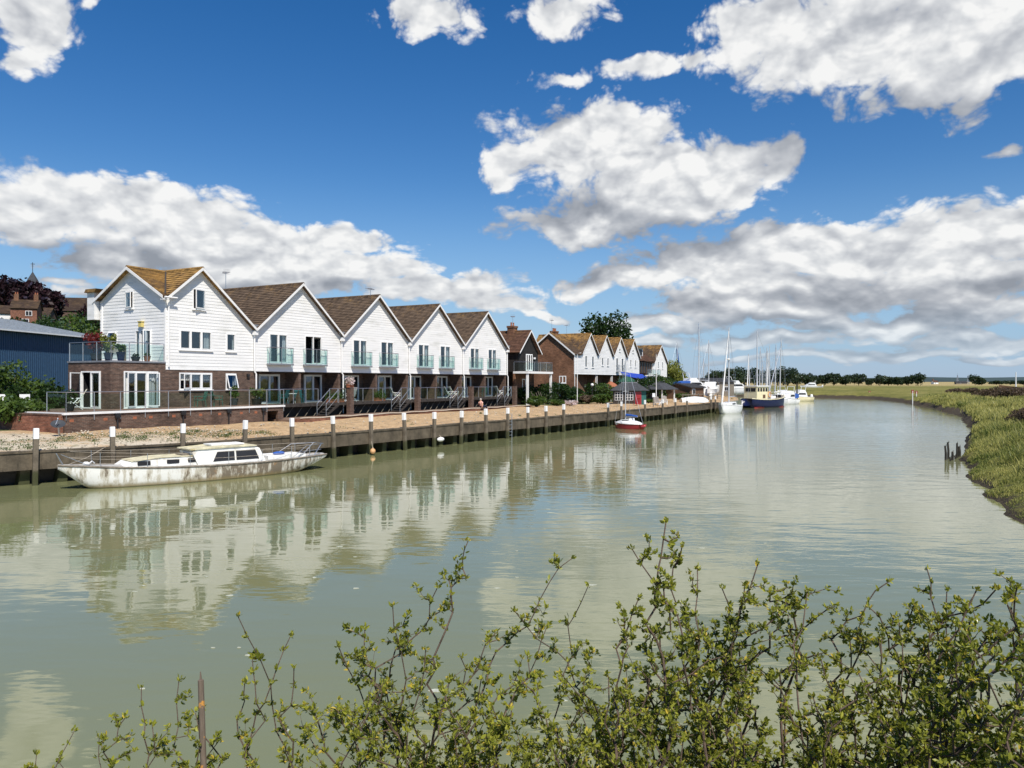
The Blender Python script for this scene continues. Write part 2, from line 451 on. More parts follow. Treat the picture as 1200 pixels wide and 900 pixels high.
M['grey_dish'] = paint('grey_dish', (.045, .05, .055), .5, .4, var=.1)
M['red_paint'] = paint('red_paint', (.30, .025, .03), .4, .5, var=.12)
M['orange'] = paint('orange_plastic', (.60, .34, .16), .5, .4, var=.12)
M['yellow_lamp'] = paint('yellow_lantern', (.62, .50, .16), .5, .4, var=.1)
M['blue_cloth'] = paint('blue_cloth', (.03, .10, .36), .8, .2, var=.15)
M['green_cloth'] = paint('green_cloth', (.025, .085, .055), .85, .2, var=.15)
M['shed_green'] = paint('green_shed_paint', (.03, .13, .12), .6, .3, var=.2)
M['felt'] = paint('roofing_felt', (.055, .058, .064), .9, .2, var=.25, vscale=4, bump=.3)
M['rope'] = paint('pale_rope', (.48, .42, .34), .9, .1, var=.2, vscale=9)
M['foliage'] = leaf_mat('garden_leaves', (.026, .058, .014), (.120, .180, .036))
M['foliage_dark'] = leaf_mat('dark_leaves', (.012, .030, .010), (.045, .085, .020), nscale=.5)
M['foliage_willow'] = leaf_mat('willow_leaves', (.12, .15, .03), (.30, .31, .07), nscale=.5)
M['foliage_copper'] = leaf_mat('copper_leaves', (.014, .009, .012), (.040, .018, .022), trans=.15, nscale=.3)
M['foliage_red'] = leaf_mat('red_maple_leaves', (.10, .015, .018), (.26, .05, .045), nscale=2)
M['foliage_far'] = leaf_mat('hazed_far_leaves', (.020, .036, .022), (.050, .078, .034), trans=.2, nscale=.15)  # lighter, bluer leaf colours: distance haze put into the colour
M['foliage_scrub'] = leaf_mat('brown_scrub_leaves', (.085, .060, .048), (.20, .15, .105), nscale=.5, gloss=.05)
M['flowers'] = leaf_mat('pink_flowers', (.42, .10, .12), (.65, .30, .26), nscale=3)
M['flowers_white'] = leaf_mat('white_flowers', (.55, .40, .45), (.75, .70, .70), nscale=3)
M['bark'] = paint('bark', (.085, .065, .048), .9, .15, var=.35, vscale=6, bump=.6)
M['bark_fore'] = paint('shrub_bark', (.105, .075, .055), .8, .25, var=.4, vscale=30, bump=.4, bscale=200)
M['leaf_fore'] = leaf_mat('shrub_leaves', (.055, .088, .010), (.47, .47, .065), (.55, .42, .06), gloss=.3, trans=.42, nscale=2.2)
M['grass'] = leaf_mat('marsh_grass', (.070, .110, .022), (.50, .46, .16), gloss=.06, trans=.4, nscale=.14)
M['hull_white'] = paint('white_hull', (.72, .73, .72), .3, .5, var=.06)
M['hull_blue'] = paint('navy_hull', (.008, .012, .050), .35, .5, var=.2)
M['hull_grey'] = paint('grey_hull', (.45, .46, .44), .45, .4, var=.12)
M['cream_paint'] = paint('cream_paint', (.70, .64, .42), .5, .4, var=.08)
M['mast'] = paint('mast_alloy', (.62, .63, .64), .35, .5, .4, var=.08)
M['sail'] = paint('furled_sail', (.72, .72, .70), .8, .2, var=.08)
M['blue_metal'] = paint('blue_ribbed_steel', (.026, .068, .135), .5, .4, var=.15)
M['pale_roof'] = paint('pale_sheet_roof', (.22, .25, .28), .5, .4, var=.18, dirt=(.2, .22, .22), dirt_amt=.5)
M['skin'] = paint('skin', (.55, .30, .20), .55, .35, var=.06)
M['pink_cloth'] = paint('pink_cloth', (.70, .42, .36), .9, .1, var=.08)
M['navy_cloth'] = paint('navy_cloth', (.02, .025, .05), .9, .1, var=.15)
M['hair'] = paint('grey_hair', (.45, .42, .38), .8, .2, var=.15)
M['algae_timber'] = paint('wet_dark_timber', (.030, .026, .018), .6, .4, var=.4, vscale=5, bump=.5)
M['foam'] = paint('foam_flecks', (.42, .44, .36), .7, .2, var=.2, vscale=20)

def quay_mat(name, base, rough=.85, low=.35):
    """board-marked concrete / timber; a green weed line near the water belongs to the tide, not to the light"""
    m, t, b = new_mat(name)
    co = coord(t); s = t.n('ShaderNodeSeparateXYZ', None, Vector=co)
    n1 = t.noise(co, 1.3, 8, .65); n2 = t.noise(t.n('ShaderNodeMapping', None, Vector=co, Scale=(3, 3, .5)).outputs[0], 2.0, 5)
    c = t.mix(1.0, (*base, 1), t.ramp(n1, [(.28, .42), (.5, .95), (.72, 1.45)]), 'MULTIPLY')
    c = t.mix(t.m('MULTIPLY', t.step(n2, .52, .72), .7), c, (.045, .039, .028, 1))
    weed = t.m('SUBTRACT', 1.0, t.step(t.m('ADD', s.outputs[2], t.m('MULTIPLY', t.m('SUBTRACT', n1, .5), .7)), low - .15, low + .2))
    c = t.mix(t.m('MULTIPLY', weed, .85), c, (.036, .044, .014, 1))
    t.put(b.inputs['Base Color'], c); b.inputs['Roughness'].default_value = rough; b.inputs['Specular IOR Level'].default_value = .25
    t.put(b.inputs['Normal'], t.n('ShaderNodeBump', None, Strength=.6, Distance=.03, Height=t.noise(co, 9, 6)))
    return m
M['concrete'] = quay_mat('quay_concrete', (.105, .086, .060))
M['post'] = quay_mat('post_timber', (.15, .125, .092), low=.55)
M['pile'] = quay_mat('pile_timber', (.10, .085, .060), low=.5)

def old_hull_mat():
    """dirty white paint flaking to grey and rust brown, worst amidships and aft, ochre scum at the waterline"""
    m, t, b = new_mat('flaking_hull_paint')
    co = coord(t); s = t.n('ShaderNodeSeparateXYZ', None, Vector=co)
    st = t.noise(t.n('ShaderNodeMapping', None, Vector=co, Scale=(1.6, 1.6, .55)).outputs[0], 1.5, 8, .68)
    fine = t.noise(t.n('ShaderNodeMapping', None, Vector=co, Scale=(1.3, 1.3, .32)).outputs[0], 5, 7, .72)
    aft = t.m('MULTIPLY', t.step(s.outputs[0], -2.2, 1.2), t.m('SUBTRACT', 1.15, t.step(s.outputs[0], 3.0, 6.5)))
    k = t.m('ADD', t.m('ADD', t.m('MULTIPLY', st, .6), t.m('MULTIPLY', fine, .5)), t.m('MULTIPLY', aft, .10))
    c = t.mix(t.step(k, .52, .62), (.68, .68, .64, 1), (.46, .43, .35, 1))
    c = t.mix(t.m('MULTIPLY', t.step(k, .61, .68), .9), c, (.13, .10, .065, 1))
    rust = t.m('MULTIPLY', t.step(t.noise(co, 2.6, 6, .7), .55, .68), aft)
    c = t.mix(t.m('MULTIPLY', rust, .6), c, (.30, .17, .07, 1))
    scum = t.m('SUBTRACT', 1.0, t.step(t.m('ADD', s.outputs[2], t.m('MULTIPLY', t.m('SUBTRACT', fine, .5), .25)), .04, .24))
    c = t.mix(t.m('MULTIPLY', scum, .85), c, (.22, .17, .075, 1))
    weed = t.m('SUBTRACT', 1.0, t.step(s.outputs[2], .0, .06))
    c = t.mix(weed, c, (.05, .045, .02, 1))
    t.put(b.inputs['Base Color'], c); b.inputs['Roughness'].default_value = .6
    t.put(b.inputs['Normal'], t.n('ShaderNodeBump', None, Strength=.25, Distance=.02, Height=k))
    return m
M['old_hull'] = old_hull_mat()
M['old_white'] = paint('old_cabin_paint', (.74, .74, .70), .6, .3, var=.1, dirt=(.34, .30, .2), dirt_amt=.6, dscale=2.2)
M['old_roof'] = paint('lichened_cabin_roof', (.56, .52, .36), .85, .2, var=.3, vscale=3, dirt=(.38, .28, .07), dirt_amt=.8, dscale=2.5)
M['old_deck'] = paint('old_deck', (.40, .39, .36), .8, .2, var=.25)

# -------- ground
def beach_mat():
    m, t, b = new_mat('shingle')
    co = coord(t)
    v = t.n('ShaderNodeTexVoronoi', None, Vector=co, Scale=14.0)
    n1 = t.noise(co, .35, 6, .6); n2 = t.noise(co, 1.7, 8, .78)
    c = t.mix(t.ramp(n2, [(.38, 0), (.62, 1)]), (.20, .115, .055, 1), (.56, .375, .195, 1))
    c = t.mix(t.m('MULTIPLY', t.n('ShaderNodeSeparateColor', None, Color=v.outputs['Color']).outputs[0], .7), c, (.54, .42, .27, 1))
    s = t.n('ShaderNodeSeparateXYZ', None, Vector=co)
    # chalky stones and weeds at the upstream end
    near = t.m('MULTIPLY', t.m('SUBTRACT', 1.0, t.step(s.outputs[1], 36, 41)), .75)
    c = t.mix(t.m('MULTIPLY', near, t.step(n1, .40, .56)), c, (.58, .54, .44, 1))
    weeds = t.m('MULTIPLY', t.step(t.noise(co, .9, 7, .7), .56, .66), t.m('ADD', t.m('MULTIPLY', near, .8), .10))
    c = t.mix(weeds, c, (.13, .13, .045, 1))
    t.put(b.inputs['Base Color'], c); b.inputs['Roughness'].default_value = .95; b.inputs['Specular IOR Level'].default_value = .15
    t.put(b.inputs['Normal'], t.n('ShaderNodeBump', None, Strength=.8, Distance=.05, Height=t.m('ADD', n2, v.outputs['Distance'])))
    return m
M['beach'] = beach_mat()

def marsh_mat():
    m, t, b = new_mat('marsh_ground')
    co = coord(t); s = t.n('ShaderNodeSeparateXYZ', None, Vector=co)
    n1 = t.noise(co, .05, 7, .62); n2 = t.noise(co, .8, 7, .68); n3 = t.noise(co, 5.0, 5, .7)
    k = t.m('ADD', t.m('MULTIPLY', n1, .55), t.m('MULTIPLY', n2, .45))
    c = t.ramp(k, [(.34, (.075, .090, .018)), (.48, (.155, .155, .038)), (.6, (.255, .225, .070)), (.72, (.33, .275, .115))])
    dry = t.step(t.m('ADD', s.outputs[1], t.m('MULTIPLY', n1, 160)), 430, 620)
    c = t.mix(t.m('MULTIPLY', dry, .8), c, (.42, .33, .16, 1))
    c = t.mix(1.0, c, t.ramp(n3, [(.3, .7), (.7, 1.2)]), 'MULTIPLY')
    far_ = t.m('MULTIPLY', t.step(s.outputs[1], 45, 60), .38)
    mud = t.m('SUBTRACT', 1.0, t.step(t.m('SUBTRACT', t.m('ADD', s.outputs[2], t.m('MULTIPLY', t.m('SUBTRACT', n2, .5), .9)), far_), .14, .42))
    c = t.mix(mud, c, t.mix(n3, (.034, .027, .018, 1), (.095, .075, .050, 1)))
    t.put(b.inputs['Base Color'], c); b.inputs['Roughness'].default_value = .9; b.inputs['Specular IOR Level'].default_value = .15
    t.put(b.inputs['Normal'], t.n('ShaderNodeBump', None, Strength=.9, Distance=.25, Height=t.m('ADD', n2, t.m('MULTIPLY', n3, .4))))
    return m
M['marsh'] = marsh_mat()
M['garden'] = paint('garden_ground', (.085, .095, .035), .95, .1, var=.4, vscale=1.0, bump=.5, dirt=(.10, .075, .05), dirt_amt=.6)
M['hill'] = paint('hill_grass', (.045, .065, .022), .95, .1, var=.4, vscale=.05)
M['far_hill'] = paint('hazed_far_hills', (.055, .080, .085), 1.0, .0, var=.25, vscale=.003)  # green-blue base colour carries the haze of distance, no haze volume
M['paving'] = paint('paving', (.17, .115, .085), .9, .2, var=.25, vscale=2.5, bump=.4)

def water_mat():
    m = bpy.data.materials.new('silty_water'); m.use_nodes = True
    t = T(m.node_tree); t.t.nodes.clear()
    out = t.n('ShaderNodeOutputMaterial')
    co = coord(t)
    n0 = t.noise(co, .03, 4)
    c = t.mix(t.ramp(n0, [(.35, 0), (.65, 1)]), (.176, .188, .088, 1), (.200, .212, .106, 1))
    df = t.n('ShaderNodeBsdfDiffuse', None, Color=c)
    # cat's-paws: patches where the breeze ruffles the surface, smoother lanes between
    patch = t.noise(t.n('ShaderNodeMapping', None, Vector=co, Rotation=(0, 0, R(-20)), Scale=(.025, .06, 1)).outputs[0], 1.0, 4, .6)
    lee = t.step(t.m('SUBTRACT', t.n('ShaderNodeSeparateXYZ', None, Vector=co).outputs[0], t.m('MULTIPLY', t.n('ShaderNodeSeparateXYZ', None, Vector=co).outputs[1], .25)), -14, 12)
    ruff = t.m('MULTIPLY', t.ramp(patch, [(.38, .25), (.62, 1.0)]), t.m('MULTIPLY_ADD', lee, .85, .15))
    lng = t.n('ShaderNodeMapping', None, Vector=co, Rotation=(0, 0, R(12)), Scale=(.55, 1.35, 1)).outputs[0]
    r1 = t.noise(lng, 1.0, 3, .5); r2 = t.noise(lng, 3.6, 3, .55); r3 = t.noise(co, .22, 2)
    h = t.m('ADD', t.m('ADD', t.m('MULTIPLY', r1, t.m('MULTIPLY_ADD', lee, .035, .030)), t.m('MULTIPLY', t.m('MULTIPLY', r2, ruff), .020)), t.m('MULTIPLY', r3, .07))
    bp = t.n('ShaderNodeBump', None, Strength=.30, Distance=1.0, Height=h)
    gl = t.n('ShaderNodeBsdfGlossy', None, Color=(1, 1, 1, 1), Roughness=.035)
    t.put(gl.inputs['Normal'], bp)
    fr = t.n('ShaderNodeFresnel', None, IOR=1.6, Normal=bp)
    mx = t.n('ShaderNodeMixShader', None, _0=fr, _1=df.outputs[0], _2=gl.outputs[0])
    t.t.links.new(mx.outputs[0], out.inputs[0])
    return m
M['water'] = water_mat()
# ------------------------------------------------------------------ water, banks, marsh
QUAY = [(-60, -8), (-40, 13), (-21.2, 31.8), (-17.9, 34.9), (-13.9, 39.1), (-10.3, 43.8), (-6.93, 49.1), (-3.64, 53.9), (-2.08, 56.6), (1.17, 61.8), (4.25, 66.4), (7.7, 72.2), (13.7, 82.0), (19.2, 90.9), (28.6, 107.8), (36, 122), (42, 143), (45, 160), (40, 182), (15, 200)]
QZ = 1.42
SHORE = [(-90, -24), (-30, -6), (-8, 2.6), (0, 5.2), (5, 6.8), (9, 9.2), (12.2, 13.5), (14.8, 20), (15.4, 22.6), (16.4, 25.5), (18.5, 29.8), (19.9, 33), (22.2, 37.5), (24.5, 41.5), (31.5, 53), (40, 66), (45.5, 76), (56, 96), (63, 112), (71, 130), (77.5, 148), (87, 176), (91, 195), (84, 210), (66, 226), (40, 240), (0, 256), (-120, 290), (-700, 430)]

def polyline_dist(P, line):
    """distance to the line, signed: positive to its right (walking along it)"""
    P = np.asarray(P, float); L = np.asarray(line, float)
    best = np.full(len(P), 1e18); sg = np.ones(len(P)); para = np.zeros(len(P)); run = 0.0
    for a, b in zip(L[:-1], L[1:]):
        ab = b - a; l2 = (ab ** 2).sum()
        u = np.clip(((P - a) @ ab) / l2, 0, 1)
        q = a + u[:, None] * ab
        d = ((P - q) ** 2).sum(1)
        cr = ab[0] * (P[:, 1] - a[1]) - ab[1] * (P[:, 0] - a[0])
        k = d < best
        best = np.where(k, d, best); sg = np.where(k, np.where(cr <= 0, 1.0, -1.0), sg); para = np.where(k, run + u * math.sqrt(l2), para)
        run += math.sqrt(l2)
    return np.sqrt(best) * sg, para

def vnoise(x, y, seed=0):
    """smooth value noise, vectorised"""
    def h(i, j):
        v = np.sin(i * 127.1 + j * 311.7 + seed * 74.7) * 43758.5453
        return v - np.floor(v)
    xi, yi = np.floor(x), np.floor(y); xf, yf = x - xi, y - yi
    u, v = xf * xf * (3 - 2 * xf), yf * yf * (3 - 2 * yf)
    return (h(xi, yi) * (1 - u) + h(xi + 1, yi) * u) * (1 - v) + (h(xi, yi + 1) * (1 - u) + h(xi + 1, yi + 1) * u) * v

def marsh_z(X, Y):
    P = np.stack([X, Y], 1)
    sd, _ = polyline_dist(P, SHORE)
    wob = (vnoise(X * .35, Y * .35, 1) - .5) * 1.5 * np.clip((np.hypot(X, Y) - 32) / 40, .12, 1) + (vnoise(X * 1.3, Y * 1.3, 2) - .5) * .5
    s = sd + wob
    z = np.interp(s, [-30, -6, -.6, 0, .35, .8, 2.5, 6, 14, 40, 4000], [-2, -1.2, -.25, -.02, .22, .42, .80, 1.2, 1.55, 1.8, 2.0])
    zf = np.interp(s, [-30, -6, -.6, 0, .25, .5, 1.2, 4, 14, 40, 4000], [-2, -1.2, -.25, -.02, .42, .75, 1.0, 1.3, 1.55, 1.8, 2.0])
    fz = np.clip((np.hypot(X, Y) - 42) / 14, 0, 1) * np.clip(vnoise(X * .22, Y * .22, 6) * 2 - .2, 0, 1)
    z = z * (1 - fz) + zf * fz
    hump = (vnoise(X * .12, Y * .12, 3) - .5) * .7 + (vnoise(X * .6, Y * .6, 4) - .5) * .28 + (vnoise(X * 2.2, Y * 2.2, 5) - .5) * .12
    z = z + hump * np.clip(s / 6, 0, 1) * np.clip(1.3 - np.hypot(X, Y) / 600, .25, 1)
    # the bank the viewer stands on
    r = np.hypot(X, Y + 1.5)
    near = np.interp(r, [0, 2.2, 4.5, 7.5, 10, 16, 26], [2.75, 2.7, 2.25, 1.2, .2, -.4, -3])
    z = np.where(s > -2.5, np.maximum(z, np.where(s > -.2, near, np.minimum(near, .0 + s * .3))), z)
    return z, sd

def make_marsh():
    na = 300
    rr = [0.0]; d = .35
    while rr[-1] < 5200:
        rr.append(rr[-1] + d); d = max(.35, rr[-1] * .022) if rr[-1] < 300 else rr[-1] * .12
    th = np.concatenate([np.linspace(R(-62), R(62), na), np.linspace(R(62), R(298), 60)[1:-1]])
    nr, nt = len(rr), len(th)
    Rr, Th = np.meshgrid(np.array(rr), th, indexing='ij')
    X = (Rr * np.sin(Th)).ravel(); Y = (Rr * np.cos(Th)).ravel()
    z, sd = marsh_z(X, Y)
    V = np.stack([X, Y, z], 1)
    i = np.arange(nr - 1)[:, None] * nt; j = np.arange(nt)[None, :]; j2 = (j + 1) % nt
    F = np.stack([i + j, i + j2, i + nt + j2, i + nt + j], -1).reshape(-1, 4)
    # drop what lies deep under the river
    keep = (z[F].max(1) > -1.15)
    o = np_mesh('marsh_ground', V, F[keep], M['marsh'], smooth=True)
    tag(o, 'grassy marsh and muddy bank on the far side of the river', None, None, 'structure')
make_marsh()

def quay_pt(s_along):
    """point and unit direction at arc length along the quay line"""
    run = 0.0
    for a, b in zip(QUAY[:-1], QUAY[1:]):
        l = math.hypot(b[0] - a[0], b[1] - a[1])
        if run + l >= s_along or b == QUAY[-1]:
            u = (s_along - run) / l
            return Vector((a[0] + (b[0] - a[0]) * u, a[1] + (b[1] - a[1]) * u, 0)), Vector(((b[0] - a[0]) / l, (b[1] - a[1]) / l, 0))
        run += l

def quay_len():
    return sum(math.hypot(b[0] - a[0], b[1] - a[1]) for a, b in zip(QUAY[:-1], QUAY[1:]))
QL = quay_len()

def quay_at_px(px):
    best = None
    for k in range(int(QL * 20)):
        p, d = quay_pt(k / 20.0)
        if p.y < 5: continue
        e = abs(600 + 900 * p.x / p.y - px)
        if best is None or e < best[0]: best = (e, k / 20.0)
    return best[1]

def left_z(x, y, s):
    """height of the town bank at distance s inland of the quay edge"""
    b = (vnoise(np.array([x * .8]), np.array([y * .8]), 8)[0] - .5) * .12 + (vnoise(np.array([x * .25]), np.array([y * .25]), 9)[0] - .5) * .2
    z = np.interp(s, [0, .5, 3, 6, 9, 40], [QZ - .03, QZ + .02, QZ + .22, QZ + .3, QZ + .36, QZ + .45])
    return float(z + b * min(1, s / 1.5) * (1 if s < 12 else .4))

def make_left_bank():
    """shingle and gardens behind the quay, rising to the hill of the old town on the left"""
    offs = [0, .25, .6, 1, 1.5, 2, 2.6, 3.2, 3.8, 4.5, 5.2, 6, 7, 8, 9.5, 11, 13, 16, 20, 26, 34, 45, 60, 80]
    n = 170
    V = []; F = []
    for i in range(n):
        p, d = quay_pt(QL * i / (n - 1) * .9999)
        nrm = Vector((-.84, .54, 0)).lerp(Vector((-d.y, d.x, 0)), .25).normalized()
        for s in offs:
            q = p + nrm * s
            V.append((q.x, q.y, left_z(q.x, q.y, s)))
    m = len(offs)
    for i in range(n - 1):
        for j in range(m - 1):
            F.append((i * m + j, (i + 1) * m + j, (i + 1) * m + j + 1, i * m + j + 1))
    V = np.array(V); F = np.array(F)
    js = np.tile(np.arange(m - 1), n - 1)
    cut = 14
    tag(np_mesh('shingle_beach', V, F[js < cut], M['beach'], smooth=True), None, None, None, 'structure')
    tag(np_mesh('garden_ground', V, F[js >= cut], M['garden'], smooth=True), None, None, None, 'structure')
make_left_bank()

def make_hill():
    nx, ny = 50, 44
    X = np.linspace(-330, 130, nx); Y = np.linspace(90, 480, ny)
    XX, YY = np.meshgrid(X, Y, indexing='ij')
    d = np.hypot((XX + 150) / 95, (YY - 215) / 85)
    Z = 20 * np.exp(-d ** 2) - .4 + (vnoise(XX * .05, YY * .05, 12) - .5) * 2 * np.exp(-d ** 2)
    edge = np.clip((YY - 92) / 20, 0, 1)
    sq, _ = polyline_dist(np.stack([XX.ravel(), YY.ravel()], 1), QUAY)
    Z = np.where((sq.reshape(XX.shape) < -9) & (YY < 230), np.maximum(Z, 1.2), np.where(Z < .6, -3.0, Z))
    V = np.stack([XX.ravel(), YY.ravel(), Z.ravel()], 1)
    i = np.arange(nx - 1)[:, None] * ny; j = np.arange(ny - 1)[None, :]
    F = np.stack([i + j, i + ny + j, i + ny + j + 1, i + j + 1], -1).reshape(-1, 4)
    tag(np_mesh('town_hill', V, F, M['hill'], smooth=True), None, None, None, 'structure')
make_hill()
def hill_z(x, y):
    d = math.hypot((x + 150) / 95, (y - 215) / 85)
    return max(1.2, 20 * math.exp(-d * d) - .4)

def make_far_hills():
    n = 120; V = []; F = []
    for i in range(n):
        a = R(-50 + 100 * i / (n - 1))
        h = 16 + 11 * math.sin(i * .21) + 8 * math.sin(i * .083 + 1) + 5 * math.sin(i * .57)
        h *= 1.0 if i > 60 else .6
        for r_, z in ((4200, -5), (4500, max(4, h * .8)), (4900, max(6, h)), (5400, -5)):
            V.append((r_ * math.sin(a), r_ * math.cos(a), z))
    for i in range(n - 1):
        for j in range(3): F.append((i * 4 + j, i * 4 + 4 + j, i * 4 + 5 + j, i * 4 + 1 + j))
    tag(np_mesh('distant_hills', V, F, M['far_hill'], smooth=True), None, None, None, 'structure')
make_far_hills()

w = MB(); w.add([(-250, -60, 0), (150, -60, 0), (150, 420, 0), (-250, 420, 0)], [(0, 1, 2, 3)])
tag(w.build('river_water', M['water']), None, None, None, 'structure')

def make_foam():
    b = MB()
    for k in range(34):
        px = rnd.uniform(-40, 900); py = rnd.choice([rnd.uniform(585, 700), rnd.uniform(660, 860)])
        D = 3960 / (py - 447); x, y, _ = at(px, D)
        r = rnd.uniform(.02, .065); n = 7; a0 = rnd.random() * 6
        st = rnd.uniform(1.2, 2.6)
        pts = [(x + math.cos(a0 + 6.283 * i / n) * r * st * rnd.uniform(.6, 1.2), y + math.sin(a0 + 6.283 * i / n) * r * rnd.uniform(.6, 1.2)) for i in range(n)]
        b.prism(pts, .002, .008)
    o = b.build('foam', M['foam']); tag(o, 'small pale flecks of foam drifting on the water', None, None, 'stuff')
make_foam()
# ------------------------------------------------------------------ house kit
def END(x0):      # frame of an end wall that faces upstream: u runs towards the river, v into the house
    return Matrix(((0, 1, 0, x0), (-1, 0, 0, 0), (0, 0, 1, 0), (0, 0, 0, 1)))
FRONT = Matrix.Identity(4)

def shifted(Mx, v):
    return Mx @ Matrix.Translation((0, v, 0))

def cladding(mb, z0, z1, xl, xr, openings=(), pitch=.2, y=0.0, out=.015):
    """overlapping boards from z0 to z1 between xl(z) and xr(z), cut round the openings (u0,u1,za,zb)"""
    cuts = set()
    k = 0
    while z0 + k * pitch < z1: cuts.add(round(z0 + k * pitch, 4)); k += 1
    rows = sorted(cuts) + [z1]
    for r0, r1 in zip(rows[:-1], rows[1:]):
        zz = sorted({r0, r1, *[q for o in openings for q in o[2:4] if r0 < q < r1]})
        for za, zb in zip(zz[:-1], zz[1:]):
            segs = [(0.0, 1.0)]
            la, ra, lb, rb = xl(za), xr(za), xl(zb), xr(zb)
            iv = [[(la, lb), (ra, rb)]]
            for (u0, u1, oa, ob) in openings:
                if oa <= za + 1e-4 and ob >= zb - 1e-4:
                    nv = []
                    for (a, b) in iv:
                        if u1 <= min(a) or u0 >= max(b): nv.append([a, b]); continue
                        if u0 > min(a): nv.append([a, (u0, u0)])
                        if u1 < max(b): nv.append([(u1, u1), b])
                    iv = nv
            ya = y - out * (1 - (za - r0) / pitch) - .004; yb = y - out * (1 - (zb - r0) / pitch) - .004
            for (a, b) in iv:
                if b[0] - a[0] < 1e-3 and b[1] - a[1] < 1e-3: continue
                mb.quad((a[0], ya, za), (b[0], ya, za), (b[1], yb, zb), (a[1], yb, zb))
                if abs(za - r0) < 1e-5:
                    mb.quad((a[0], y, za), (b[0], y, za), (b[0], ya, za), (a[0], ya, za))

def roof_slope(mb, ea, eb, rb, ra, course=.25, th=.05, under=.10):
    ea, eb, rb, ra = map(Vector, (ea, eb, rb, ra))
    nrm = (eb - ea).cross(ra - ea).normalized()
    if nrm.z < 0: nrm = -nrm
    L = max((ra - ea).length, (rb - eb).length); n = max(2, round(L / course))
    for i in range(n):
        f0, f1 = i / n, (i + 1) / n
        a = ea.lerp(ra, f0); b = eb.lerp(rb, f0); c = eb.lerp(rb, f1); d = ea.lerp(ra, f1)
        mb.quad(a + nrm * th, b + nrm * th, c + nrm * .012, d + nrm * .012)
        lo = nrm * (.012 if i else -under)
        mb.quad(a + lo, b + lo, b + nrm * th, a + nrm * th)
    mb.quad(ra - nrm * under, rb - nrm * under, eb - nrm * under, ea - nrm * under)
    mb.quad(ea - nrm * under, ea + nrm * .03, ra + nrm * .03, ra - nrm * under)
    mb.quad(eb + nrm * .03, eb - nrm * under, rb - nrm * under, rb + nrm * .03)

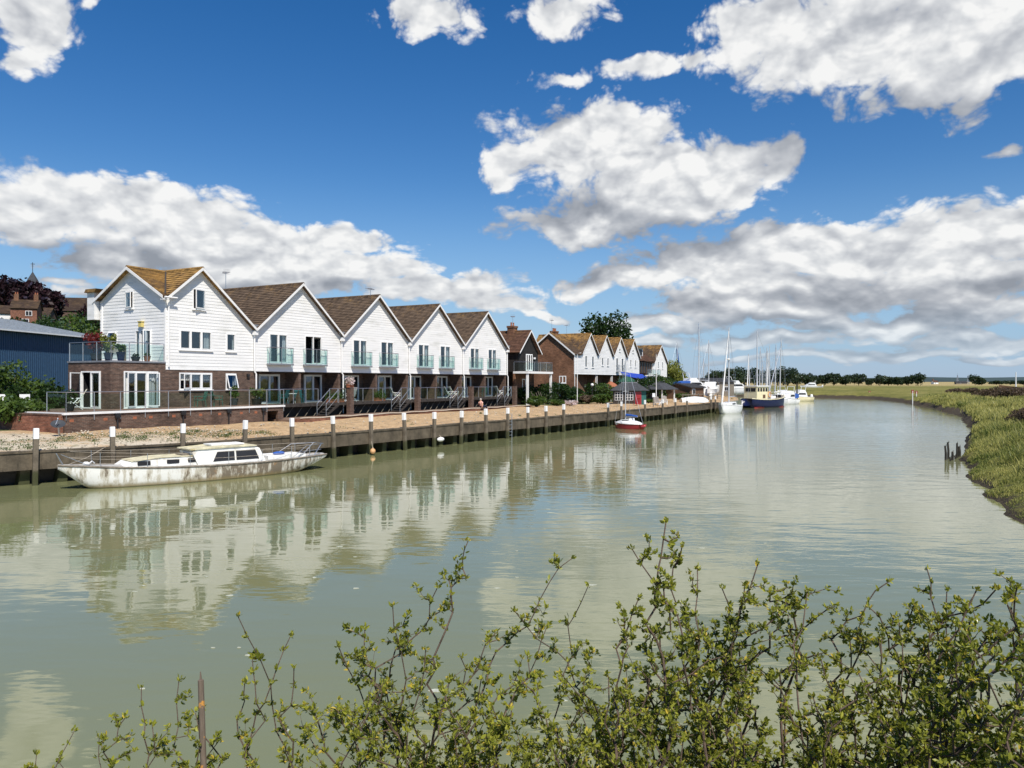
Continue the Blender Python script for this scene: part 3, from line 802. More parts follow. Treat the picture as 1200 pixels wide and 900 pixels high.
def window(root, Mx, u0, u1, z0, z1, leaves=2, openings=(), curtain=1, door=False, dz=0.0, name='window', sill=True, bars=False, room=.55, fw=.075):
    """white frame filling an opening; openings lists leaves that stand ajar as (leaf index, hinge side, degrees)"""
    b = MB(Mx)
    v0, v1 = -.035, .07
    b.box(u0, u0 + fw, v0, v1, z0, z1); b.box(u1 - fw, u1, v0, v1, z0, z1)
    b.box(u0 + fw, u1 - fw, v0 + .002, v1, z1 - fw, z1); b.box(u0 + fw, u1 - fw, v0 + .002, v1, z0, z0 + fw)
    lw = (u1 - u0) / leaves
    opened = {o[0] for o in openings}
    for i in range(leaves):
        a, c = u0 + i * lw, u0 + (i + 1) * lw
        if i: b.box(a - .035, a + .035, v0 + .004, v1 - .01, z0 + fw, z1 - fw)
        if i in opened: continue
        aa = a + (fw if i == 0 else .035); cc = c - (fw if i == leaves - 1 else .035)
        for (p0, p1, q0, q1) in ((aa, aa + .04, z0 + fw, z1 - fw), (cc - .04, cc, z0 + fw, z1 - fw), (aa + .04, cc - .04, z0 + fw, z0 + fw + .05), (aa + .04, cc - .04, z1 - fw - .04, z1 - fw)):
            b.box(p0, p1, v0 - .012, v1 - .03, q0, q1)
        if bars:
            for k in (1, 2):
                zc = z0 + (z1 - z0) * k / 3; b.box(aa + .04, cc - .04, v0 + .01, v1 - .04, zc - .012, zc + .012)
            uc = (aa + cc) / 2; b.box(uc - .012, uc + .012, v0 + .008, v1 - .04, z0 + fw + .05, z1 - fw - .04)
    if sill: b.box(u0 - .06, u1 + .06, v0 - .07, v1 - .02, z0 - .05, z0 - .002)
    fr = b.build('door' if door else name, M['white'], root, dz=dz)
    p = MB(Mx)
    for i in range(leaves):
        if i in opened: continue
        p.box(u0 + i * lw + .06, u0 + (i + 1) * lw - .06, .012, .02, z0 + fw + .02, z1 - fw - .02)
    if p.v: p.build('pane', M['pane'], fr, dz=dz)
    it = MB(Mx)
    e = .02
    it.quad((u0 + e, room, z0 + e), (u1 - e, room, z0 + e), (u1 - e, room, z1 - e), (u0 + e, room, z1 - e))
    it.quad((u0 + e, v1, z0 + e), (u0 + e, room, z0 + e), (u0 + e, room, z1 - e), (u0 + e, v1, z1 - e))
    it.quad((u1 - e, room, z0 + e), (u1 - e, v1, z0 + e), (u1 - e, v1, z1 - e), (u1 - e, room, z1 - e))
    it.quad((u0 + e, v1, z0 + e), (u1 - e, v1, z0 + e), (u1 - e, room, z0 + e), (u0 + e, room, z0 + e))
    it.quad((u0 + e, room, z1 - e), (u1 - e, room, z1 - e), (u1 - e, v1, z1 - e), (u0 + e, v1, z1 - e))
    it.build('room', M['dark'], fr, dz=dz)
    if curtain:
        spans = []
        wd = u1 - u0
        if curtain & 1: spans.append((u1 - wd * rnd.uniform(.16, .26), u1 - .06))
        if curtain & 2: spans.append((u0 + .06, u0 + wd * rnd.uniform(.14, .24)))
        if curtain & 4: spans.append((u0 + .06, u1 - .06))
        for (a, c) in spans:
            cb = MB(Mx)
            n = max(6, int((c - a) / .05)); pts = []
            for k in range(n + 1):
                pts.append((a + (c - a) * k / n, .16 + .025 * math.sin(k * 1.9)))
            zb = z0 + fw if not (curtain & 4) else z0 + (z1 - z0) * .55
            for (p0, p1) in zip(pts[:-1], pts[1:]):
                cb.quad((p0[0], p0[1], zb), (p1[0], p1[1], zb), (p1[0], p1[1], z1 - fw), (p0[0], p0[1], z1 - fw))
            cb.build('curtain', M['curtain'], fr, dz=dz)
    for (i, side, deg) in openings:
        a, c = u0 + i * lw + .03, u0 + (i + 1) * lw - .03
        if side == 'T':                       # top hung, pushed out at the foot
            H = Mx @ Matrix.Translation((0, v0 - .01, z1 - fw)) @ Matrix.Rotation(R(-deg), 4, 'X')
            q0, q1, z_0, z_1 = a, c, -(z1 - z0 - 2 * fw), 0
        else:
            hu = a if side == 'L' else c
            H = Mx @ Matrix.Translation((hu, v0 - .01, 0)) @ Matrix.Rotation(R(-deg if side == 'L' else deg), 4, 'Z')
            q0, q1 = (0, c - a) if side == 'L' else (-(c - a), 0)
            z_0, z_1 = z0 + fw, z1 - fw
        s = MB(H)
        for (p0, p1, r0, r1) in ((q0, q0 + .055, z_0, z_1), (q1 - .055, q1, z_0, z_1), (q0 + .055, q1 - .055, z_0, z_0 + .06), (q0 + .055, q1 - .055, z_1 - .055, z_1)):
            s.box(p0, p1, -.03, .015, r0, r1)
        cs = s.build('casement', M['white'], fr, dz=dz)
        # the glass of the leaf is kept as part of its own level: a sheet inside the sash
        g = MB(H); g.box(q0 + .05, q1 - .05, -.012, -.004, z_0 + .05, z_1 - .05)
        g.build('casement_pane', M['pane'], fr, dz=dz)
    return fr

def railing(root, pts, z, h=1.05, gap=1.35, dz=0.0, name='railing', glass=True, post_drop=.15, rail_r=.024):
    """steel posts and top rail with glass panels between, along a path of (x, y)"""
    b = MB(); g = MB()
    for (p, q) in zip(pts[:-1], pts[1:]):
        L = math.hypot(q[0] - p[0], q[1] - p[1]); n = max(1, round(L / gap))
        ux, uy = (q[0] - p[0]) / L, (q[1] - p[1]) / L
        for i in range(n + 1):
            x, y = p[0] + ux * L * i / n, p[1] + uy * L * i / n
            b.tube([(x, y, z - post_drop), (x, y, z + h)], .026, 6)
            if i < n and glass:
                a0, a1 = L * i / n + .06, L * (i + 1) / n - .06
                s0 = (p[0] + ux * a0, p[1] + uy * a0); s1 = (p[0] + ux * a1, p[1] + uy * a1)
                nx, ny = -uy * .005, ux * .005
                g.prism([(s0[0] - nx, s0[1] - ny), (s1[0] - nx, s1[1] - ny), (s1[0] + nx, s1[1] + ny), (s0[0] + nx, s0[1] + ny)], z + .08, z + h - .10)
        b.tube([(p[0], p[1], z + h), (q[0], q[1], z + h)], rail_r, 6)
    r_ = b.build(name, M['steel'], root, dz=dz)
    if glass: g.build('glass_panel', M['balglass'], r_, dz=dz)
    return r_

def juliet(root, u0, u1, z0, z1, dz, glass=True, Mx=FRONT):
    b = MB(Mx); d = -.34
    b.box(u0, u1, d, -.03, z0 - .10, z0)
    tray = b.build('balcony', M['lead'], root, dz=dz)
    r_ = MB(Mx); g = MB(Mx)
    for (p, q) in (((u0 + .03, -.04), (u0 + .03, d + .03)), ((u0 + .03, d + .03), (u1 - .03, d + .03)), ((u1 - .03, d + .03), (u1 - .03, -.04))):
        r_.tube([(*p, z1), (*q, z1)], .022, 5)
    for u in (u0 + .03, (u0 + u1) / 2, u1 - .03): r_.tube([(u, d + .03, z0 - .12), (u, d + .03, z1)], .02, 5)
    r_.build('rail', M['steel'], tray, dz=dz)
    if glass:
        m = (u0 + u1) / 2
        for a, c in ((u0 + .07, m - .04), (m + .04, u1 - .07)): g.box(a, c, d + .025, d + .035, z0 + .04, z1 - .06)
        g.box(u0 + .025, u0 + .035, d + .07, -.06, z0 + .04, z1 - .06); g.box(u1 - .035, u1 - .025, d + .07, -.06, z0 + .04, z1 - .06)
        g.build('glass_panel', M['balglass'], tray, dz=dz)
    else:
        n = int((u1 - u0) / .12)
        for k in range(n + 1):
            u = u0 + .03 + (u1 - u0 - .06) * k / n; g.tube([(u, d + .03, z0), (u, d + .03, z1)], .010, 4)
        g.build('baluster', M['steel'], tray, dz=dz)

def barge(root, x0, zr, x1, ze, y, dz, drop=.18, name='barge_board', mat='white_trim'):
    b = MB()
    b.slab([(x0, y, zr), (x1, y, ze), (x1, y, ze - drop), (x0, y, zr - drop)], (0, .035, 0))
    return b.build(name, M[mat], root, dz=dz)

def gable_roof(root, hl, hr, zr, zl, zrt, y0, y1, mat, dz, name='roof'):
    """ridge along y at x = 0; left eave (-hl, zl), right eave (hr, zrt)"""
    b = MB()
    roof_slope(b, (-hl, y0, zl), (-hl, y1, zl), (0, y1, zr), (0, y0, zr))
    roof_slope(b, (hr, y1, zrt), (hr, y0, zrt), (0, y0, zr), (0, y1, zr))
    r_ = b.build(name, mat, root, dz=dz)
    t = MB(); n = int((y1 - y0) / .45)
    for k in range(n):
        a, c = y0 + (y1 - y0) * k / n, y0 + (y1 - y0) * (k + 1) / n - .02
        t.slab([(-.13, a, zr - .02), (-.06, a, zr + .085), (.06, a, zr + .085), (.13, a, zr - .02)], (0, c - a, 0))
    t.build('ridge_tile', mat, r_, dz=dz)
    return r_

def aerial(root, x, y, z0, z1, dz, rot=0.0):
    b = MB(); b.tube([(x, y, z0), (x, y, z1)], .022, 5)
    c, s = math.cos(rot), math.sin(rot)
    b.tube([(x - c * .5, y - s * .5, z1 - .05), (x + c * .7, y + s * .7, z1 - .02)], .014, 4)
    for k in range(8):
        q = -.45 + k * .15; l = .30 - k * .016
        b.tube([(x + c * q - s * l, y + s * q + c * l, z1 - .04), (x + c * q + s * l, y + s * q - c * l, z1 - .04)], .007, 4)
    for k in range(5):
        zz = z1 - .22 + k * .09; b.tube([(x - c * .5 - s * .26, y - s * .5 + c * .26, zz), (x - c * .5 + s * .26, y - s * .5 - c * .26, zz)], .006, 4)
    return b.build('aerial', M['steel'], root, dz=dz)

def chimney(root, x0, x1, y0, y1, z0, z1, dz, pots=2, mat='brick'):
    b = MB(); b.box(x0, x1, y0, y1, z0, z1 - .22); b.box(x0 - .06, x1 + .06, y0 - .06, y1 + .06, z1 - .22, z1)
    c = b.build('chimney', M[mat], root, dz=dz)
    p = MB()
    for k in range(pots):
        p.ring([(.12, 0), (.10, .1), (.09, .32), (.12, .34), (.12, .4)], 10, (x0 + (x1 - x0) * (k + .5) / pots, (y0 + y1) / 2, z1))
    p.build('chimney_pot', M['terracotta'], c, dz=dz)

HB = 1.55                                          # ground where the terrace stands
ZR, ZV, ZC, ZD = 11.6, 8.0, 5.18, 2.8              # ridge, valley, foot of the boarding, deck
P1 = 41.1

# ---------- first house of the row: corner house with an end wing and a brick lower storey
def corner_house():
    root = thing('terraced_house', 'white corner house with two lichened gables above a dark brick storey and glazed balcony', 'house', row(33.05, P1, HB), ROT, 'white gabled houses along the quay')
    dz = -HB
    sl = (ZR - ZV) / 4.4
    XL = -2.45; ZE = 9.62
    front_open = [(-.52, .42, 8.95, 10.3), (-1.5, .95, 6.37, 7.65), (2.05, 2.87, 6.37, 7.62)]
    c = MB()
    cladding(c, ZC, 11.45, lambda z: max(XL, -(ZR - z) / sl - 0) if z > ZE else XL, lambda z: min(4.4, (ZR - z) / sl), front_open)
    c.box(XL, 4.4, -.03, .05, ZC - .06, ZC)
    c.build('cladding', M['clad'], root, dz=dz)
    # end wall (faces upstream): u = -Y
    E = END(XL)
    end_open = [(-3.83, -3.05, 8.97, 10.1), (-2.9, -1.3, 5.55, 7.65), (-5.6, -4.7, 6.72, 7.62)]
    e = MB(E)
    cladding(e, 5.5, 11.4, lambda z: max(-6.45, -3.25 - (11.5 - z) / .61), lambda z: min(0.0, -3.25 + (11.5 - z) / .61), end_open)
    e.box(-.09, .024, -.045, .02, 5.5, ZE)          # corner board
    e.build('cladding', M['clad'], root, dz=dz)
    b = MB()                                         # brick storey, flush with the boarding, and the lower wing
    gopen = [(-1.5, .95, 3.88, 4.95), (2.05, 2.9, 3.85, 4.93)]
    def brick_panel(Mx, u0, u1, z0, z1, ops):
        mb = MB(Mx)
        us = sorted({u0, u1, *[o[0] for o in ops], *[o[1] for o in ops]}); zs = sorted({z0, z1, *[o[2] for o in ops], *[o[3] for o in ops]})
        for a, c_ in zip(us[:-1], us[1:]):
            for q, r_ in zip(zs[:-1], zs[1:]):
                if any(o[0] <= a + 1e-4 and o[1] >= c_ - 1e-4 and o[2] <= q + 1e-4 and o[3] >= r_ - 1e-4 for o in ops): continue
                mb.quad((a, 0, q), (c_, 0, q), (c_, 0, r_), (a, 0, r_))
        for (a, c_, q, r_) in ops:                   # reveals
            mb.quad((a, 0, q), (a, .12, q), (a, .12, r_), (a, 0, r_)); mb.quad((c_, .12, q), (c_, 0, q), (c_, 0, r_), (c_, .12, r_))
            mb.quad((a, .12, r_), (c_, .12, r_), (c_, 0, r_), (a, 0, r_)); mb.quad((a, 0, q), (c_, 0, q), (c_, .12, q), (a, .12, q))
        b.add([tuple(v) for v in mb.v], mb.f)
    brick_panel(FRONT, XL, 4.4, 1.3, ZC - .06, gopen)
    bigwin = (-5.2, -2.98, 2.84, 5.0)
    brick_panel(FRONT, -6.0, XL, 1.3, 5.5, [bigwin])
    enddoor = (-2.75, -.9, 2.82, 5.0)
    brick_panel(END(-6.0), -4.05, 0, 1.3, 5.5, [enddoor])
    b.quad((-6.0, 4.05, 1.3), (-6, 4.05, 5.5), (XL, 4.05, 5.5), (XL, 4.05, 1.3))
    b.quad((XL, 4.05, 1.3), (XL, 4.05, 5.5), (XL, 6.45, 5.5), (XL, 6.45, 1.3))
    b.quad((XL, 6.45, 1.3), (XL, 6.45, 5.5), (4.4, 6.45, 5.5), (4.4, 6.45, 1.3))
    b.build('brick_wall', M['brick'], root, dz=dz)
    s = MB(); s.box(-6.05, XL - .02, -.05, 4.1, 5.5, 5.60); s.build('balcony_slab', M['lead'], root, dz=dz)
    railing(root, [(-5.95, 4.0), (-5.95, .03), (XL - .08, .03)], 5.60, 1.08, 1.3, dz)
    # roofs
    r_ = gable_roof(root, 2.38, 4.4, ZR, ZR - 2.38 * sl, ZV, -.34, 6.6, M['tile_orange'], dz)
    W = MB()
    roof_slope(W, (-2.8, -.30, 9.55), (-2.62, -.30, 9.55), (.1, 3.25, 11.56), (-2.8, 3.25, 11.56))
    roof_slope(W, (-2.62, 6.8, 9.55), (-2.8, 6.8, 9.55), (-2.8, 3.25, 11.56), (.1, 3.25, 11.56))
    W.build('wing_roof', M['tile_orange'], root, dz=dz)
    rt = MB()
    for k in range(7):
        a = -2.8 + k * .45; rt.slab([(a, 3.12, 11.56), (a, 3.19, 11.66), (a, 3.31, 11.66), (a, 3.38, 11.56)], (.43, 0, 0))
    rt.build('ridge_tile', M['tile_orange'], r_, dz=dz)
    vl = MB(); vl.bar((-2.5, -.05, 9.74), (-.05, 3.2, 11.62), .10, .05); vl.build('valley_tiles', M['wood_dark'], r_, dz=dz)
    barge(root, 0, ZR + .02, 4.4, ZV + .02, -.375, dz)
    barge(root, 0, ZR + .02, -2.6, ZR + .02 - 2.6 * sl, -.375, dz)
    for y0, y1 in ((3.25, -.22), (3.25, 6.75)):
        q = MB(); q.slab([(-2.84, y0, 11.57), (-2.84, y1, 11.57 - abs(y1 - y0) * .566), (-2.84, y1, 11.39 - abs(y1 - y0) * .566), (-2.84, y0, 11.39)], (.035, 0, 0))
        q.build('barge_board', M['white_trim'], root, dz=dz)
    g = MB(); g.tube([(-2.75, -.34, 9.50), (-1.9, -.36, 9.50)], .06, 6); g.box(-2.8, XL - .03, -.3, .0, 9.34, 9.42)
    g.build('gutter', M['white'], root, dz=dz)
    # small white dormer on the landward slope
    d = MB(); d.box(-2.8, -1.2, 6.55, 7.3, 8.4, 10.15); dm = d.build('dormer', M['clad'], root, dz=dz)
    d = MB(); d.slab([(-2.95, 6.3, 10.15), (-1.1, 6.3, 10.15), (-1.1, 7.4, 10.15), (-2.95, 7.4, 10.15)], (0, -.15, .22)); d.build('dormer_roof', M['tile_orange'], dm, dz=dz)
    # windows
    window(root, FRONT, *front_open[0], leaves=1, openings=[(0, 'R', 14)], curtain=0, dz=dz)
    window(root, FRONT, *front_open[1], leaves=3, curtain=1, dz=dz)
    window(root, FRONT, *front_open[2], leaves=1, curtain=1, dz=dz)
    window(root, FRONT, *gopen[0], leaves=3, openings=[(0, 'R', 24)], curtain=5, dz=dz)
    window(root, FRONT, *gopen[1], leaves=1, openings=[(0, 'T', 16)], curtain=1, dz=dz)
    window(root, FRONT, *bigwin, leaves=3, openings=[(0, 'R', 20), (2, 'L', 20)], curtain=3, dz=dz, room=.9)
    window(root, E, *end_open[0], leaves=1, openings=[(0, 'L', 10)], curtain=1, dz=dz)
    window(root, E, *end_open[1], leaves=3, openings=[(2, 'R', 75)], curtain=2, door=True, sill=False, dz=dz, room=.8)
    window(root, E, *end_open[2], leaves=1, openings=[(0, 'T', 24)], curtain=0, dz=dz)
    window(root, END(-6.0), *enddoor, leaves=2, openings=[(0, 'L', 70)], curtain=1, door=True, sill=False, dz=dz, room=.9)
    l = MB(E); l.box(-2.3, -2.02, -.22, -.02, 7.78, 8.1); l.box(-2.34, -1.98, -.26, -.02, 8.1, 8.14); l.build('wall_lantern', M['yellow_lamp'], root, dz=dz)
    for a, c_ in (((XL + .16, -.09, 9.4), (XL + .16, -.09, 5.3)), ((XL - .03, 6.2, 9.4), (XL - .09, 6.2, 5.6))):
        p = MB(); p.tube([a, c_], .05, 8); p.build('downpipe', M['white'], root, dz=dz)
    valley_pipe(root, 4.4, dz)
    bb = MB(); bb.box(3.78, 3.96, -.14, -.02, 4.72, 4.9); bb.build('alarm_box', M['black'], root, dz=dz)
    return root

def valley_pipe(root, x, dz, zf=1.9):
    p = MB(); p.box(x - .16, x + .16, -.30, -.05, ZV - .42, ZV - .17)
    p.tube([(x, -.12, ZV - .35), (x, -.12, 5.2), (x + .02, -.12, 5.05), (x + .10, -.16, 4.9), (x + .10, -.16, zf)], .055, 8)
    p.build('downpipe', M['white'], root, dz=dz)
    f = MB(); f.slab([(x - .5, -.2, ZV + .30), (x + .5, -.2, ZV + .30), (x + .1, -.2, ZV - .05), (x - .1, -.2, ZV - .05)], (0, .6, .05))
    f.build('valley_gutter', M['lead'], root, dz=dz)

corner = corner_house()

# its walled terrace in front, a thing that stands on the beach
def terrace_base():
    root = thing('raised_terrace', 'raised brick terrace with white edge and glass railing in front of the corner house', 'terrace', row(33.05, P1, HB), ROT)
    dz = -HB
    b = MB(); y0, y1 = -2.5, -2.28
    b.box(-10.1, 3.3, y0, y1, 1.2, 2.70); b.box(4.25, 4.7, y0, y1, 1.2, 2.70); b.box(3.3, 4.25, y0, y1, 2.45, 2.70)
    b.box(-10.1, -9.88, y1, 3.5, 1.2, 2.70); b.box(4.48, 4.7, y1, .3, 1.2, 2.70); b.box(3.3, 4.25, -1.5, -1.3, 1.2, 2.45)
    w_ = b.build('brick_wall', M['brick'], root, dz=dz)
    for k in range(9):                                # red patch bricks and weep vents
        x = -9.6 + k * 1.5 + rnd.uniform(-.3, .3)
        v = MB(); v.box(x, x + .22, y0 - .006, y0 + .02, 2.33, 2.47); v.build('air_brick', M['terracotta'], w_, dz=dz)
    s = MB(); s.box(-10.2, 4.8, y0 - .08, -.02, 2.70, 2.815); s.box(-10.2, -6.02, -.02, 3.6, 2.70, 2.815); s.build('slab_edge', M['white_trim'], root, dz=dz)
    f = MB(); f.box(-10.1, 4.7, y0 + .05, -.03, 2.815, 2.83); f.box(-10.1, -6.03, -.03, 3.5, 2.816, 2.83); f.build('paving', M['paving'], root, dz=dz)
    railing(root, [(-10.05, -.85), (-10.05, y0 - .03), (4.7, y0 - .03)], 2.82, 1.03, 1.45, dz, post_drop=.42)
    for x in (-7.3, -3.2, .1, 2.9):
        p = MB(); p.box(x - .14, x + .14, y0 - .16, y0 - .02, 2.46, 2.69); p.tube([(x, y0 - .07, 2.5), (x, y0 - .07, 1.4)], .045, 6)
        p.build('drainpipe', M['black'], root, dz=dz)
terrace_base()

# ---------- the other four gabled houses of the first row
def steps(root, x_top, y0, y1, z_top, z_bot, n, dz, run=.27, d=-1):
    b = MB()
    for k in range(n):
        z = z_top - (k + 1) * (z_top - z_bot) / (n + 1); x = x_top + d * k * run
        b.box(min(x, x + d * (run + .05)), max(x, x + d * (run + .05)), y0, y1, z - .045, z)
    xe = x_top + d * n * run
    for y in (y0 - .03, y1):
        b.slab([(x_top, y, z_top), (x_top, y, z_top - .26), (xe, y, z_bot), (xe + d * .2, y, z_bot)], (0, .03, 0))
    s = b.build('steps', M['wood_dark'], root, dz=dz)
    r_ = MB()
    for y in (y0 - .02, y1 + .02):
        r_.tube([(x_top, y, z_top + 1.0), (xe, y, z_bot + .95), (xe, y, z_bot)], .028, 6)
        r_.tube([(x_top, y, z_top + .5), (xe, y, z_bot + .45)], .018, 5); r_.tube([(x_top, y, z_top), (x_top, y, z_top + 1.0)], .028, 6)
    r_.build('handrail', M['steel'], s, dz=dz)

def gabled_house(i, label):
    root = thing('terraced_house', label, 'house', row(33.05 + 8.82 * i, P1, HB), ROT, 'white gabled houses along the quay')
    dz = -HB; sl = (ZR - ZV) / 4.4
    open2 = (i == 1)
    ops = [(-3.05, -1.27, 5.68, 7.82), (.45, 2.25, 5.68, 7.82)]
    c = MB(); cladding(c, ZC, 11.45, lambda z: max(-4.4, -(ZR - z) / sl), lambda z: min(4.4, (ZR - z) / sl), ops)
    c.box(-4.4, 4.4, -.03, .05, ZC - .08, ZC)
    c.build('cladding', M['clad'], root, dz=dz)
    gable_roof(root, 4.4, 4.4, ZR, ZV, ZV, -.34, 8.9, M['tile'], dz)
    barge(root, 0, ZR + .02, 4.4, ZV + .02, -.375, dz); barge(root, 0, ZR + .02, -4.4, ZV + .02, -.375, dz)
    sf = MB(); sf.box(-4.4, 4.4, .05, 1.4, ZC - .14, ZC - .08); sf.build('soffit', M['wood_dark'], root, dz=dz)
    bw = MB()
    bw.box(-4.4, 4.4, 1.4, 1.6, 1.3, ZC - .14)
    for x in ((-.12, .12), (4.16, 4.39)) + (((-4.39, -4.16),) if i == 1 else ()):
        bw.box(x[0], x[1], .06, 1.4, 1.3, ZC - .14)
    bw.box(-4.4, 4.4, 8.6, 8.8, 1.3, ZV)
    if i == 4: bw.box(4.4, 4.62, .3, 8.7, 1.3, ZV + .1)
    bw.build('brick_wall', M['brick'], root, dz=dz)
    if i == 4:
        e = MB(Matrix(((0, 1, 0, 0), (1, 0, 0, 0), (0, 0, 1, 0), (0, 0, 0, 1)))); 
    for j, (u0, u1, z0, z1) in enumerate(ops):
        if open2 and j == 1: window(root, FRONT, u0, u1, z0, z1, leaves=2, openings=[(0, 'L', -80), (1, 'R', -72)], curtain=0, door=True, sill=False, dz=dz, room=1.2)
        else: window(root, FRONT, u0, u1, z0, z1, leaves=2, curtain=3 if (i + j) % 2 else 1, door=True, sill=False, dz=dz, room=.8)
        juliet(root, u0 - .22, u1 + .30, z0 - .02, z0 + 1.12, dz)
    for k, (u0, u1) in enumerate(((-2.75, -.75), (1.75, 3.65))):
        window(root, shifted(FRONT, 1.32), u0, u1, ZD, ZD + 2.12, leaves=2, curtain=(k + i) % 3 + 1, door=True, sill=False, dz=dz, room=.076, fw=.1)
    # deck, its piers, its dark underside
    d = MB()
    for k in range(15): d.box(-4.35, 4.35, -.92 + k * .156, -.92 + k * .156 + .145, ZD - .06, ZD)
    d.box(-4.36, 4.36, -.96, -.92, ZD - .22, ZD + .002)
    dk = d.build('deck', M['wood_dark'], root, dz=dz)
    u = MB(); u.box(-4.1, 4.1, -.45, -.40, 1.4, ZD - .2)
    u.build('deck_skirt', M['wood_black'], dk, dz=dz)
    for k in range(9):
        x = -4.0 + k * .92
        if abs(x - 1.6) > .9: u = MB(); u.bar((x + .75, -.72, ZD - .2), (x, -.62, 1.7), .05, .025); u.build('strut', M['wood_grey'], dk, dz=dz)
    pr = MB(); pr.box(3.95, 4.36, -1.35, -.97, 1.3, ZD + 1.12); pr.build('pier', M['brick'], root, dz=dz)
    railing(root, [(-4.1, -.90), (.9, -.90)], ZD, 1.05, 1.25, dz)
    railing(root, [(2.1, -.90), (3.9, -.90)], ZD, 1.05, .9, dz)
    steps(root, 2.05, -1.85, -1.0, ZD, 1.8, 5, dz)
    valley_pipe(root, 4.38, dz)
    if i == 1: aerial(root, .0, 7.9, ZR, 13.0, dz, 1.0)
    if i == 2: aerial(root, -.1, .6, ZR, 12.2, dz, .3)
    if i == 4: chimney(root, -.4, .4, 6.6, 7.3, 11.0, 12.2, dz)
    return root
gabled_house(1, 'white gabled house with one upstairs door folded wide open, next to the corner house')
gabled_house(2, 'white gabled house in the middle of the nearer row, red flower boxes on its deck')
gabled_house(3, 'white gabled house second from the dark timber house in the nearer row')
gabled_house(4, 'last white gabled house of the nearer row, beside the dark timber house')

# ---------- dark timber house between the rows
def dark_house():
    t0, p0 = 78.2, 41.3
    root = thing('timber_house', 'small dark timber house with white barge boards and a white balcony between the two rows', 'house', row(t0, p0, HB), ROT)
    dz = -HB; zr, ze, w = 10.25, 7.75, 2.75
    b = MB(); b.box(-2.4, 2.4, 0, .2, 5.5, ze)
    b.slab([(-2.4, .0, ze), (2.4, .0, ze), (0, .0, zr - .1)], (0, .2, 0))
    b.box(-2.4, -2.2, .2, 8, 5.5, ze); b.box(2.2, 2.4, .2, 8, 5.5, ze)
    for k in range(16): b.box(-2.36 + k * .3, -2.32 + k * .3, -.03, 0, 5.5, ze + .1)
    b.build('timber_wall', M['wood_black'], root, dz=dz)
    q = MB(); q.box(-2.4, 2.4, .5, .7, 1.3, 5.5); q.box(-5.4, -2.4, 1.6, 1.8, 1.3, 8.0); q.box(2.1, 2.4, .7, 8, 1.3, 5.5)
    q.build('brick_wall', M['brick_row'], root, dz=dz)
    gable_roof(root, w, w, zr, ze - .1, ze - .1, -.4, 9, M['tile_brown'], dz)
    barge(root, 0, zr + .03, w, ze - .07, -.44, dz); barge(root, 0, zr + .03, -w, ze - .07, -.44, dz)
    chimney(root, -.5, .5, 1.7, 2.5, 9.8, 10.85, dz, 2, 'brick_row')
    aerial(root, .1, 2.1, 10.8, 12.0, dz, .5)
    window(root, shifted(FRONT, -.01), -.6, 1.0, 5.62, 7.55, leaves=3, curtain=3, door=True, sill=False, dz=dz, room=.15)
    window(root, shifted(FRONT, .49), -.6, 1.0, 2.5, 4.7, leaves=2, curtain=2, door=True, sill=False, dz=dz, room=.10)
    s = MB(); s.box(-3.6, 2.6, -1.9, .0, 5.28, 5.52); s.build('balcony_slab', M['white_trim'], root, dz=dz)
    for x in (-3.4, 2.4):
        c = MB(); c.box(x - .11, x + .11, -1.8, -1.58, 1.4, 5.28); c.build('balcony_post', M['white_trim'], root, dz=dz)
    railing(root, [(-3.5, -.05), (-3.5, -1.84), (2.5, -1.84), (2.5, -.05)], 5.52, 1.05, 1.4, dz)
    l = MB(); l.box(1.25, 1.5, -.18, -.0, 7.0, 7.2); l.build('floodlight', M['white'], root, dz=dz)
dark_house()

